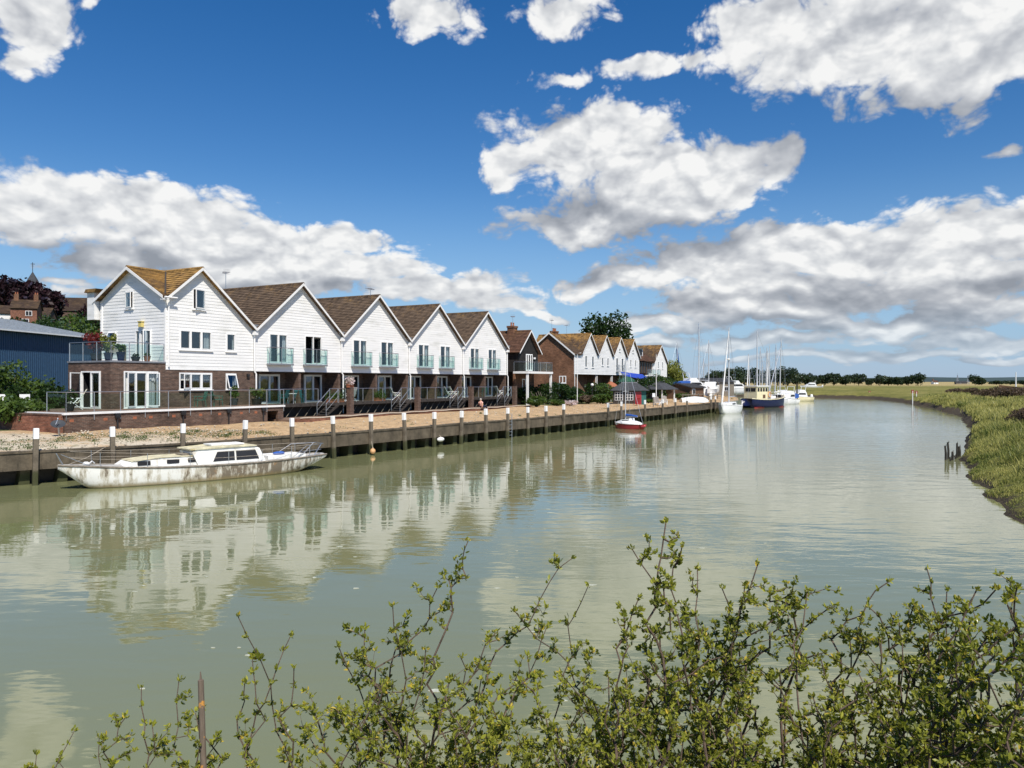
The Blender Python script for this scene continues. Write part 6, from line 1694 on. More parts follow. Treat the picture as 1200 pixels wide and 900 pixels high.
# ------------------------------------------------------------------ foreground shrubs on the viewer's bank
class Shrub:
    def __init__(s, label, px, D, seed, name='hedge_shrub'):
        s.rg = np.random.default_rng(seed)
        x, y, _ = at(px, D); s.g = float(marsh_z(np.array([x]), np.array([y]))[0][0])
        s.root = thing(name, label, 'shrub', (x, y, s.g - .05), 0, 'thorny shrubs along the near bank')
        s.o = Vector(s.root.location); s.b = MB(); s.leaf = []; s.tone = []
    def grow(s, pts, r0, r1, lod):
        s.b.tube(pts, r0, 5 if r0 > .004 else 4, r1)
    def leafs(s, p, d, n, size, fresh):
        rg = s.rg
        for _ in range(n):
            f = Vector(rg.normal(size=3)).normalized()
            f = (f * .9 + d * .55 + Vector((0, 0, .35))).normalized()
            w_ = f.cross(Vector(rg.normal(size=3)))
            if w_.length < 1e-3: continue
            w_.normalize(); nn = w_.cross(f)
            L = size * rg.uniform(.55, 1.25); W = L * rg.uniform(.20, .29); c = nn * (W * rg.uniform(.1, .7))
            q = p + Vector(rg.normal(size=3)) * .004
            bend = nn * (L * rg.uniform(-.22, .1))
            s.leaf.append((q, q + f * L * .32 + w_ * W + c, q + f * L * .70 + w_ * W * .8 + c + bend * .5, q + f * L + bend, q + f * L * .70 - w_ * W * .8 + c + bend * .5, q + f * L * .32 - w_ * W + c))
            s.tone.append(min(1, max(0, rg.normal(.36 + .3 * fresh, .2))) if rg.random() > .025 else .97)
    def stem(s, base, tip, r=.008, twig=.26, leafy=1.0, bare=.12, lsize=.025, wander=.06, every=.05, depth=0):
        rg = s.rg; base, tip = Vector(base), Vector(tip)
        Lg = (tip - base).length; n = max(4, int(Lg / .055))
        side = Vector(rg.normal(size=3)) * Lg * .11
        pts = []; off = Vector((0, 0, 0))
        for i in range(n + 1):
            u = i / n
            if 0 < i: off = off * .86 + Vector(rg.normal(size=3)) * wander * .38
            pts.append(base.lerp(tip, u) + side * math.sin(u * math.pi) + off * min(1, u * 4) * min(1, (1 - u) * 5 + .15))
        s.grow(pts, r, r * .28, 0)
        run = 0; nxt = 0
        for i in range(1, n + 1):
            u = i / n; p = pts[i]; d = (pts[i] - pts[i - 1]).normalized()
            if u > bare:
                fresh = max(0, (u - .6) * 2)
                s.leafs(p, d, int(rg.poisson(7.0 * leafy)), lsize * (1.1 - .35 * u), fresh)
                run += (pts[i] - pts[i - 1]).length
                if depth < 2 and run > nxt and u < .97:
                    run = 0; nxt = every * rg.uniform(.5, 1.7)
                    tl = twig * (1.05 - .75 * u) * rg.uniform(.35, 1.2)
                    if tl > .035:
                        a = Vector(rg.normal(size=3)); a = (a - d * a.dot(d)).normalized()
                        td = (a * .9 + d * rg.uniform(.15, .9) + Vector((0, 0, .15))).normalized()
                        s.stem(p, p + td * tl, r * .42, tl * .45, leafy * 1.05, .08, lsize * .92, .02, .05, depth + 1)
        s.leafs(pts[-1], (pts[-1] - pts[-2]).normalized(), 4, lsize * .7, 1.2)
    def to(s, px, py, D, root_dx=0.0, **kw):
        """a stem from the foot of the shrub to the tip seen at that place"""
        tip = Vector(at(px, D, pxh(py, D))) - s.o
        base = Vector((root_dx + s.rg.uniform(-.05, .05), s.rg.uniform(-.06, .06), 0))
        s.stem(base, tip, **kw)
    def done(s):
        o = s.b.build('branches', M['bark_fore'], s.root)
        n = len(s.leaf)
        V = np.array([[tuple(v) for v in q] for q in s.leaf], np.float32).reshape(-1, 3)
        i = np.arange(n)[:, None] * 6
        F = np.concatenate([i + np.array([[0, 1, 2, 3]]), i + np.array([[0, 3, 4, 5]])], 0)
        np_mesh('leaves', V, F, M['leaf_fore'], s.root, np.repeat(s.tone, 6))
        return n
NL = 0
def spray(label, px, D, tips, seed, **kw):
    global NL
    s = Shrub(label, px, D, seed)
    for t_ in tips:
        k = dict(kw); 
        if len(t_) > 3: k.update(t_[3])
        s.to(t_[0], t_[1], t_[2], root_dx=((t_[0] - px) / 900 * D) * .55, **k)
    NL += s.done()

thin = dict(twig=.10, leafy=1.0, r=.005)
spray('short leafy sprig at the bottom edge, farthest from the dense hedge', 30, 2.9, [(42, 884, 2.9), (66, 893, 2.95)], 1, **thin, bare=.75)
spray('bent bare sprig with a leafy tuft near the bottom edge', 118, 2.9, [(84, 857, 2.9), (112, 862, 2.92)], 2, twig=.06, leafy=.9, r=.005, bare=.8)
spray('small shrub with two leafy tops beside the broken stake', 190, 2.9, [(166, 806, 2.9), (150, 842, 2.85), (212, 797, 2.95), (228, 838, 2.9), (180, 850, 2.8), (258, 872, 2.95), (205, 868, 2.85)], 3, twig=.16, leafy=1.1, r=.006, bare=.3)
spray('single upright leafy shoot with one side branch, right of the broken stake', 292, 2.8, [(280, 726, 2.8, dict(twig=.10)), (340, 745, 2.85, dict(twig=.07, bare=.5)), (296, 770, 2.82, dict(twig=.10)), (288, 800, 2.8, dict(twig=.08))], 4, twig=.12, leafy=1.5, r=.006, bare=.2)
spray('open shrub in the middle with one very long thin shoot', 470, 2.9, [(552, 634, 3.0, dict(twig=.15, leafy=.7)), (460, 708, 2.9), (514, 686, 3.0), (347, 782, 2.8, dict(twig=.12)), (395, 758, 2.85), (430, 735, 2.9), (582, 742, 2.9), (500, 760, 2.8), (540, 770, 3.0), (385, 830, 2.75), (360, 860, 2.7), (450, 800, 2.7), (420, 790, 2.95), (475, 745, 3.05), (520, 812, 2.7), (565, 800, 2.9), (410, 850, 2.7), (480, 855, 2.7), (340, 875, 2.75), (545, 850, 2.75)], 5, twig=.30, leafy=1.0, r=.007, bare=.2, every=.045)
spray('airy shrub of arching twigs between the long shoot and the tallest bush', 630, 2.9, [(672, 654, 3.0, dict(twig=.14)), (604, 716, 2.9), (640, 735, 2.95), (690, 690, 3.05, dict(twig=.1, leafy=.7)), (615, 770, 2.85), (655, 790, 2.8), (600, 800, 2.8), (690, 800, 2.9), (575, 830, 2.75), (640, 840, 2.75), (700, 850, 2.8), (610, 862, 2.7), (660, 870, 2.7), (715, 835, 2.9), (570, 850, 2.7), (595, 825, 2.75), (625, 815, 2.8), (675, 828, 2.75), (690, 865, 2.65), (640, 868, 2.65), (585, 870, 2.65), (725, 815, 2.85)], 6, twig=.30, leafy=1.1, r=.006, bare=.15)
spray('tallest leafy bush with its top against the bright cloud reflection', 790, 2.9, [(781, 615, 2.95, dict(r=.010, twig=.3)), (738, 642, 2.9, dict(r=.008)), (818, 668, 3.0), (800, 640, 2.9, dict(twig=.14)), (842, 690, 3.0), (752, 700, 2.8), (770, 740, 2.8), (820, 740, 2.9), (735, 800, 2.7, dict(twig=.2)), (712, 790, 2.75, dict(twig=.14)), (850, 770, 2.85), (790, 800, 2.7), (760, 840, 2.7), (830, 830, 2.75), (740, 865, 2.65), (800, 868, 2.65), (850, 850, 2.7), (775, 780, 2.9), (805, 705, 2.95)], 7, twig=.34, leafy=1.15, r=.008, bare=.12)
spray('twiggy bush with reddish shoots right of the tallest bush', 900, 2.9, [(886, 664, 3.0, dict(r=.009)), (870, 690, 2.9), (905, 695, 2.95), (946, 690, 3.05, dict(twig=.12, leafy=.75)), (925, 715, 2.9), (978, 712, 3.0, dict(twig=.16, leafy=.8)), (860, 740, 2.85), (890, 760, 2.8), (940, 755, 2.9), (965, 770, 2.95), (915, 790, 2.75), (875, 810, 2.7), (950, 815, 2.75), (900, 850, 2.65), (930, 860, 2.65), (860, 865, 2.65), (985, 800, 2.85), (970, 845, 2.7)], 8, twig=.32, leafy=1.1, r=.008, bare=.1)
spray('dense hedge bush with a level side spray reaching over the water', 1050, 2.9, [(1042, 682, 3.0, dict(twig=.16)), (1020, 712, 2.9, dict(twig=.14)), (1085, 666, 3.05, dict(twig=.2)), (1110, 690, 2.95), (1070, 705, 2.9), (1095, 725, 2.85), (1000, 745, 2.9), (1030, 750, 2.8), (1060, 755, 2.8), (1120, 735, 2.85), (1010, 785, 2.75), (1045, 795, 2.7), (1090, 785, 2.75), (1130, 780, 2.7), (1000, 830, 2.7), (1035, 845, 2.6), (1075, 840, 2.6), (1115, 835, 2.65), (1020, 870, 2.6), (1095, 868, 2.6), (990, 868, 2.65), (1060, 870, 2.6), (1085, 750, 2.95), (1025, 815, 2.9)], 9, twig=.34, leafy=1.0, r=.008, bare=.08)
spray('thick dark hedge bush at the end of the hedge, rising above the rest', 1200, 2.5, [(1150, 690, 2.7), (1172, 690, 2.7, dict(twig=.2)), (1192, 690, 2.6), (1212, 668, 2.4), (1180, 700, 2.5), (1140, 725, 2.6), (1160, 745, 2.5), (1195, 735, 2.4), (1150, 790, 2.4), (1185, 785, 2.3), (1210, 730, 2.3), (1225, 705, 2.4), (1165, 835, 2.3), (1195, 830, 2.2), (1140, 850, 2.4), (1180, 870, 2.2), (1215, 800, 2.2), (1150, 868, 2.3), (1230, 760, 2.3), (1170, 765, 2.35), (1205, 770, 2.5), (1135, 815, 2.5), (1215, 860, 2.2)], 10, twig=.34, leafy=.95, r=.009, bare=.06, lsize=.028)
# broken stake
def stake():
    root = thing('broken_stake', 'broken weathered stake with orange lichen standing among the left hand sprigs', 'stake', at(250, 2.75, 1.4))
    b = MB(); T_ = Vector(at(236, 2.9, pxh(797, 2.9))) - Vector(root.location); n = 10
    pts = [Vector((.02, -.02, -.5)).lerp(T_, k / n) + Vector((rnd.uniform(-.003, .003), rnd.uniform(-.003, .003), 0)) for k in range(n + 1)]
    b.tube(pts, .0145, 9, .011); b.tube([T_ - Vector((.004, 0, .02)), T_ + Vector((-.006, .002, .03))], .007, 5, .002); b.build('shaft', M['stake'], root)
def stake_mat():
    m, t, b = new_mat('lichened_stake'); co = coord(t)
    g = t.noise(t.n('ShaderNodeMapping', None, Vector=co, Scale=(1, 1, .12)).outputs[0], 140, 4)
    c = t.mix(g, (.07, .052, .038, 1), (.22, .17, .125, 1))
    c = t.mix(t.step(t.noise(co, 16, 5, .6), .60, .66), c, (.55, .26, .05, 1))
    t.put(b.inputs['Base Color'], c); b.inputs['Roughness'].default_value = .9
    t.put(b.inputs['Normal'], t.n('ShaderNodeBump', None, Strength=.8, Distance=.004, Height=g)); return m
M['stake'] = stake_mat()
stake()
print('LEAVES', NL, 'GRASS', NG)
# ------------------------------------------------------------------ town on the left
def warehouse():
    root = thing('warehouse', 'long blue ribbed steel warehouse with pale shallow roof behind the corner house', 'warehouse', (-50.5, 58, 1.6), R(90 - 3.6))
    L, Wd, He, Hr = 33.0, 22.0, 7.75, 10.0
    b = MB(); n = 110
    pts = []
    for k in range(n):                                # ribbed cladding, facing the river
        x0 = L * k / n; w_ = L / n
        pts += [(x0, 0), (x0 + w_ * .55, 0), (x0 + w_ * .62, .05), (x0 + w_ * .93, .05)]
    pts += [(L, 0), (L, Wd), (0, Wd)]
    b.prism(pts, 0, He); b.slab([(L, 0, He), (L, Wd, He), (L, Wd / 2, Hr - .1)], (-.2, 0, 0)); b.slab([(0, 0, He), (0, Wd, He), (0, Wd / 2, Hr - .1)], (.2, 0, 0))
    b.build('wall', M['blue_metal'], root)
    r_ = MB()
    for y0, y1 in ((-.45, Wd / 2), (Wd + .45, Wd / 2)):
        z0 = He + .05
        r_.slab([(-.4, y0, z0), (L + .4, y0, z0), (L + .4, y1, Hr), (-.4, y1, Hr)], (0, 0, .12))
        for k in range(34): x = -.3 + k * 1.0; r_.slab([(x, y0, z0 + .12), (x + .06, y0, z0 + .12), (x + .06, y1, Hr + .12), (x, y1, Hr + .12)], (0, 0, .05))
    r_.build('roof', M['pale_roof'], root)
    g = MB(); g.box(-.4, L + .4, -.62, -.46, He - .02, He + .13); g.build('gutter', M['white_trim'], root)
    for x in (27.5,):
        f = MB(); f.box(x, x + 1.6, -.06, -.005, 3.2, 4.9); wf = f.build('window', M['white_trim'], root)
        f = MB(); f.box(x + .1, x + 1.5, -.09, -.062, 3.3, 4.8); f.build('pane', M['black'], wf)
warehouse()

def cottage(label, px, D, w_, dep, he, hr, rot, wall, roof, wins, base=None, chim=1, group=None, name='cottage'):
    x, y, _ = at(px, D); z = hill_z(x, y) - 1.5 if base is None else base
    root = thing(name, label, 'house', (x, y, z), rot, group)
    b = MB(); b.box(-w_ / 2, w_ / 2, 0, dep, -1, he); b.slab([(-w_ / 2, 0, he), (-w_ / 2, dep, he), (-w_ / 2, dep / 2, hr)], (.2, 0, 0)); b.slab([(w_ / 2, 0, he), (w_ / 2, dep, he), (w_ / 2, dep / 2, hr)], (-.2, 0, 0))
    b.build('wall', M[wall], root)
    r_ = MB(); a = w_ / 2 + .25
    roof_slope(r_, (-a, -.3, he - .1), (a, -.3, he - .1), (a, dep / 2, hr + .1), (-a, dep / 2, hr + .1), .35); roof_slope(r_, (a, dep + .3, he - .1), (-a, dep + .3, he - .1), (-a, dep / 2, hr + .1), (a, dep / 2, hr + .1), .35)
    r_.build('roof', M[roof], root)
    for k in range(chim):
        cx = (-w_ / 2 + .6) if k == 0 else w_ / 2 - .6
        c = MB(); c.box(cx - .45, cx + .45, dep / 2 - .4, dep / 2 + .4, hr - .8, hr + 1.3); co = c.build('chimney', M['brick_row'], root)
        p = MB(); p.ring([(.13, 0), (.11, .4), (.14, .45)], 8, (cx - .2, dep / 2, hr + 1.3)); p.ring([(.13, 0), (.11, .4), (.14, .45)], 8, (cx + .2, dep / 2, hr + 1.3)); p.build('chimney_pot', M['terracotta'], co)
    for (u, z0, ww, hh) in wins:
        f = MB(); f.box(u, u + ww, -.07, -.003, z0, z0 + hh); fo = f.build('window', M['white_trim'], root)
        f = MB(); f.box(u + .1, u + ww / 2 - .04, -.10, -.072, z0 + .1, z0 + hh - .1); f.box(u + ww / 2 + .04, u + ww - .1, -.10, -.072, z0 + .1, z0 + hh - .1); f.build('pane', M['black'], fo)
    return root
cottage('red tile hung cottage with white windows below the copper beech', 28, 168, 5.0, 5, pxh(361, 168) - hill_z(*at(28, 168)[:2]) + 1.5, pxh(350.5, 168) - hill_z(*at(28, 168)[:2]) + 1.5, R(20), 'brick_red', 'tile_dark', [(.3, pxh(370, 168) - hill_z(*at(28, 168)[:2]) + 1.5, 1.3, 1.1), (-.4, pxh(380, 168) - hill_z(*at(28, 168)[:2]) + 1.5, 1.4, 1.2)], chim=2)
cottage('brown roofed cottage partly behind the red tile hung cottage', 46, 176, 3.6, 5, pxh(372, 176) - hill_z(*at(46, 176)[:2]) + 1.5, pxh(360, 176) - hill_z(*at(46, 176)[:2]) + 1.5, R(8), 'brick', 'tile_dark', [(-.5, pxh(374, 176) - hill_z(*at(46, 176)[:2]) + 1.5, 1.2, 1.0)])
cottage('cottage with white painted gable above the warehouse roof', 3, 170, 7.0, 6, pxh(367, 170) - hill_z(*at(3, 170)[:2]) + 1.5, pxh(357, 170) - hill_z(*at(3, 170)[:2]) + 1.5, R(30), 'white_trim', 'tile_dark', [(-.6, 4.6, 1.4, 1.1)])
cottage('long dark roofed hall on the hill behind the trees', 84, 205, 22, 12, pxh(364, 205) - hill_z(*at(84, 205)[:2]) + 1.5, pxh(346.5, 205) - hill_z(*at(84, 205)[:2]) + 1.5, R(8), 'brick', 'tile_dark' if 'tile_dark' in M else 'tile_brown', [(-8, 4, 1.2, 2), (-3, 4, 1.2, 2), (2, 4, 1.2, 2)], chim=0, name='church_hall')
def church():
    x, y, _ = at(38.5, 232); z = hill_z(x, y)
    root = thing('church_tower', 'grey church tower top with small pointed cap and weather vane above the copper beech', 'church', (x, y, z), R(20))
    top = pxh(342, 232) - z; tip = pxh(318.5, 232) - z
    b = MB(); b.box(-2.6, 2.6, -2.6, 2.6, -2, top); b.box(-2.8, 2.8, -2.8, 2.8, top, top + .5); b.build('tower', M['concrete'], root)
    c = MB(); c.ring([(2.6, top + .5), (1.4, top + (tip - top) * .6), (.06, tip)], 8); c.build('cap', M['felt'], root)
    v = MB(); vt = pxh(307.5, 232) - z; v.tube([(0, 0, tip - .2), (0, 0, vt)], .09, 5); v.bar((-.5, 0, vt - .5), (.6, 0, vt - .5), .06, .16); v.bar((-.4, 0, vt - 1.1), (.4, 0, vt - 1.1), .06, .06); v.build('weather_vane', M['black'], root)
church()

# low brick garden wall running upstream from the terrace
def garden_wall():
    o = row(33.05 - 10.15, P1 - 2.4, 1.4)
    root = thing('garden_wall', 'low red brown brick garden wall left of the raised terrace', 'wall', o, ROT + math.pi / 2)
    b = MB(); b.box(.0, 16, -.02, .22, -.3, 1.28); b.build('brickwork', M['brick_red'], root)
    c = MB(); c.box(.0, 16, -.05, .25, 1.28, 1.36); c.build('coping', M['brick'], root)
garden_wall()
def dish():
    x, y, _ = at(68, 37.6); root = thing('satellite_dish', 'large dark grey satellite dish low against the brick garden wall', 'satellite dish', (x, y, 1.7), 0)
    b = MB(Matrix.Translation((0, 0, .62)) @ Matrix.Scale(.62, 4) @ Matrix.Rotation(R(18), 4, 'Y') @ Matrix.Rotation(R(28), 4, 'X'))
    b.ring([(.02, -.10), (.25, -.085), (.48, -.02), (.53, .03), (.50, .03), (.25, -.05), (.02, -.07)], 24); b.build('bowl', M['grey_dish'], root, smooth=True)
    a = MB(); a.tube([(0, .1, -.1), (0, .02, .57)], .04, 8); a.tube([(0, 0, .55), (.06, -.3, .62), (.1, -.2, .86)], .015, 5); a.ball((.1, -.19, .88), .04, .04, .05, 8, 6); a.build('mount', M['steel'], root)
dish()
for px, D, lb in ((1, 42.0, 'white board upright among the shrubs at the upstream edge'), (29, 42.0, 'white board upright between two shrubs above the garden wall')):
    x, y, _ = at(px, D); t_ = thing('white_board', lb, 'board', (x, y, 1.7), R(20))
    b = MB(); b.box(-.25, .25, -.02, .02, 1.45, 2.0); b.build('panel', M['white'], t_)
    b = MB(); b.box(-.22, -.16, .02, .07, 0, 1.95); b.box(.16, .22, .02, .07, 0, 1.95); b.build('frame', M['wood_grey'], t_)

# ------------------------------------------------------------------ furniture and pots on the decks
def on_row(t_off, dy, z):
    return row(33.05 + t_off, P1 + dy, z)

def armchair(label, loc, rot, mat, group='garden chairs on the decks'):
    root = thing('garden_chair', label, 'chair', loc, rot, group)
    s = MB(); s.box(-.26, .26, -.25, .25, .40, .44); s.build('seat', M[mat], root)
    k = MB()
    for i in range(6): k.slab([(-.26 + i * .09, .24, .44), (-.19 + i * .09, .24, .44), (-.19 + i * .09, .36, .95), (-.26 + i * .09, .36, .95)], (0, .02, 0))
    k.bar((-.27, .365, .93), (.27, .365, .93), .03, .06); k.build('backrest', M[mat], root)
    for sx in (-1, 1):
        for sy in (-1, 1):
            l = MB(); l.tube([(sx * .24, sy * .23, .42), (sx * .27, sy * .27, 0)], .02, 6); l.build('leg', M[mat], root)
        a = MB(); a.box(sx * .29 - .03, sx * .29 + .03, -.27, .30, .63, .66); a.tube([(sx * .29, -.24, .64), (sx * .27, -.24, .42)], .018, 5); a.build('armrest', M[mat], root)
def recliner(label, loc, rot, mat, group='reclining chairs on the decks'):
    root = thing('recliner_chair', label, 'chair', loc, rot, group)
    f = MB(); f.slab([(-.27, -.3, .38), (.27, -.3, .38), (.27, .2, .36), (-.27, .2, .36)], (0, 0, .05)); f.build('seat', M[mat], root)
    f = MB(); f.slab([(-.27, .2, .38), (.27, .2, .38), (.27, .62, 1.12), (-.27, .62, 1.12)], (0, .05, .02)); f.build('backrest', M[mat], root)
    for sx in (-1, 1):
        l = MB(); l.tube([(sx * .3, -.32, .0), (sx * .3, .25, .62)], .016, 5); l.tube([(sx * .3, .45, 0), (sx * .3, -.3, .60)], .016, 5); l.build('leg', M['white_plastic'], root)
        a = MB(); a.tube([(sx * .3, -.3, .61), (sx * .3, .38, .63)], .022, 5); a.build('armrest', M['white_plastic'], root)
def round_table(label, loc, mat, r=.45):
    root = thing('patio_table', label, 'table', loc, 0)
    b = MB(); b.ring([(r, .70), (r, .73)], 20); b.build('tabletop', M[mat], root)
    for k in range(4):
        a = .8 + k * 1.571; l = MB(); l.tube([(r * .6 * math.cos(a), r * .6 * math.sin(a), .7), (r * .8 * math.cos(a), r * .8 * math.sin(a), 0)], .018, 5); l.build('leg', M[mat], root)
def potted(label, loc, pot, r, hp, hw, hh, mat, seed, leaf=.07, n=420):
    root = thing('potted_plant', label, 'potted plant', loc, 0, 'pot plants on the terraces')
    b = MB(); b.ring([(r * .7, 0), (r, hp * .9), (r * 1.08, hp * .92), (r * 1.08, hp), (r * .9, hp), (r * .85, hp * .9)], 16); b.build('pot', M[pot], root)
    rg = np.random.default_rng(seed + 300); C = crown_points(lobes_for(hw, hh, hp * .9, rg, 6), n, rg, .3); V, F = leaf_quads(C, leaf, rg)
    np_mesh('foliage', V, F, M[mat], root, np.repeat(rg.uniform(.1, .9, len(C)), 4))
    s = MB(); s.tube([(0, 0, hp * .8), (0, 0, hp + hh * .5)], .02, 5); s.build('stem', M['bark'], root)
BZ, TZ = 5.61, 2.835
potted('red leaved maple in a dark tub on the corner house balcony', on_row(-5.25, 2.55, BZ), 'black', .3, .45, 1.6, 1.5, 'foliage_red', 1, .09, 700)
potted('bright green shrub in a dark pot on the corner house balcony', on_row(-5.3, 1.25, BZ), 'navy_cloth', .25, .45, .95, 1.15, 'foliage_willow', 2, .08, 500)
potted('blue glazed pot with a small plant in front of the balcony bench', on_row(-5.0, .55, BZ), 'hull_blue', .24, .5, .7, .55, 'foliage', 3)
potted('terracotta pot below the yellow wall lantern', on_row(-3.3, .55, BZ), 'terracotta', .2, .32, .35, .25, 'foliage', 4, .05, 120)
potted('squat dark bowl with low plant near the balcony doors', on_row(-4.1, .5, BZ), 'black', .26, .26, .45, .22, 'foliage_dark', 5, .05, 120)
potted('tall leafy plant in a grey tub below the single ground floor window', on_row(2.1, -.75, TZ), 'grey_dish', .26, .45, .8, .9, 'foliage', 6)
potted('bushy green plant in a dark tub beside the white downpipe', on_row(3.4, -1.3, TZ), 'black', .28, .42, .95, .8, 'foliage', 7)
potted('yellow green plant in a dark tub at the end of the brick terrace', on_row(4.0, -.9, TZ), 'black', .26, .42, .95, .75, 'foliage_willow', 8)
potted('dark bushy plant at the upstream corner of the terrace', on_row(-9.2, -1.4, TZ), 'black', .26, .4, .9, .8, 'foliage_dark', 9)
def bench():
    root = thing('garden_bench', 'pale wooden bench on the balcony of the corner house', 'bench', on_row(-4.55, 2.0, BZ), ROT + R(-75))
    b = MB()
    for k in range(4): b.box(-.7, .7, -.22 + k * .11, -.13 + k * .11, .42, .45)
    b.build('seat', M['wood_grey'], root)
    b = MB()
    for k in range(4): b.slab([(-.7, .24 + k * .02, .52 + k * .11), (.7, .24 + k * .02, .52 + k * .11), (.7, .25 + k * .02, .60 + k * .11), (-.7, .25 + k * .02, .60 + k * .11)], (0, .025, 0))
    b.build('backrest', M['wood_grey'], root)
    for sx in (-.66, .66):
        l = MB(); l.box(sx - .04, sx + .04, -.24, -.17, 0, .62); l.box(sx - .04, sx + .04, .22, .30, 0, .92); l.box(sx - .04, sx + .04, -.26, .28, .62, .66); l.build('leg', M['wood_grey'], root)
bench()
armchair('green garden chair on the brick terrace, left of the little table', on_row(-1.0, -1.3, TZ), ROT + R(-110), 'green_metal')
armchair('green garden chair on the brick terrace, right of the little table', on_row(.35, -1.2, TZ), ROT + R(70), 'green_metal')
round_table('small green table between the two green chairs', on_row(-.35, -1.3, TZ), 'green_metal', .38)
recliner('cream reclining chair outside the open glazed door of the corner house', on_row(-7.6, .9, TZ), ROT + R(-120), 'cream_fabric')
D0 = ZD + .002
armchair('teal chair on the deck of the house with the open upstairs door', on_row(8.82 - 1.6, .1, D0), ROT + R(200), 'teal_fabric')
armchair('second teal chair by the white table, nearer the steps', on_row(8.82 + .2, .3, D0), ROT + R(120), 'teal_fabric')
round_table('white table between the two teal chairs', on_row(8.82 - .7, .2, D0), 'white_plastic', .4)
recliner('white chair behind the flower boxes on the deck', on_row(8.82 * 2 - 3.3, .0, D0), ROT + R(160), 'white_plastic')
recliner('cream reclining chair on the middle deck beside the steps', on_row(8.82 * 2 + 2.6, .0, D0), ROT + R(60), 'pale_green_fabric')
recliner('pale green reclining chair on the fourth deck, left of a pair', on_row(8.82 * 3 + 1.9, .0, D0), ROT + R(70), 'pale_green_fabric')
recliner('pale green reclining chair on the fourth deck, right of a pair', on_row(8.82 * 3 + 3.0, .0, D0), ROT + R(60), 'pale_green_fabric')
recliner('pale reclining chair on the last deck beside the timber house', on_row(8.82 * 4 + 3.0, .0, D0), ROT + R(65), 'pale_green_fabric')
armchair('green garden chair on the last deck', on_row(8.82 * 4 + .2, .4, D0), ROT + R(150), 'green_metal')
def flower_box(label, loc, L, mat, seed, box='terracotta'):
    root = thing('flower_box', label, 'planter', loc, ROT, 'flower boxes along the decks')
    b = MB(); b.box(-L / 2, L / 2, -.14, .14, 0, .24); b.box(-L / 2 - .02, L / 2 + .02, -.16, .16, .20, .25); b.build('trough', M[box], root)
    rg = np.random.default_rng(seed + 500); C = rg.normal(size=(520, 3)) * np.array([L * .28, .14, .16]) + np.array([0, 0, .45]); C[:, 0] = np.clip(C[:, 0], -L / 2, L / 2); C[:, 2] = np.maximum(C[:, 2], .22)
    V, F = leaf_quads(C, .07, rg); np_mesh('plants', V, F, M[mat], root, np.repeat(rg.uniform(.1, .9, len(C)), 4))
flower_box('long terracotta trough of green plants at the deck edge above the steps', on_row(8.82 + 3.0, -.7, D0), 1.7, 'foliage', 1)
flower_box('trough of white and pink flowers on top of the brick pier', on_row(8.82 + 4.15, -1.15, ZD + 1.13), .5, 'flowers_white', 2)
flower_box('small trough of green plants on the middle deck', on_row(8.82 * 2 - .5, -.7, D0), 1.2, 'foliage', 3)

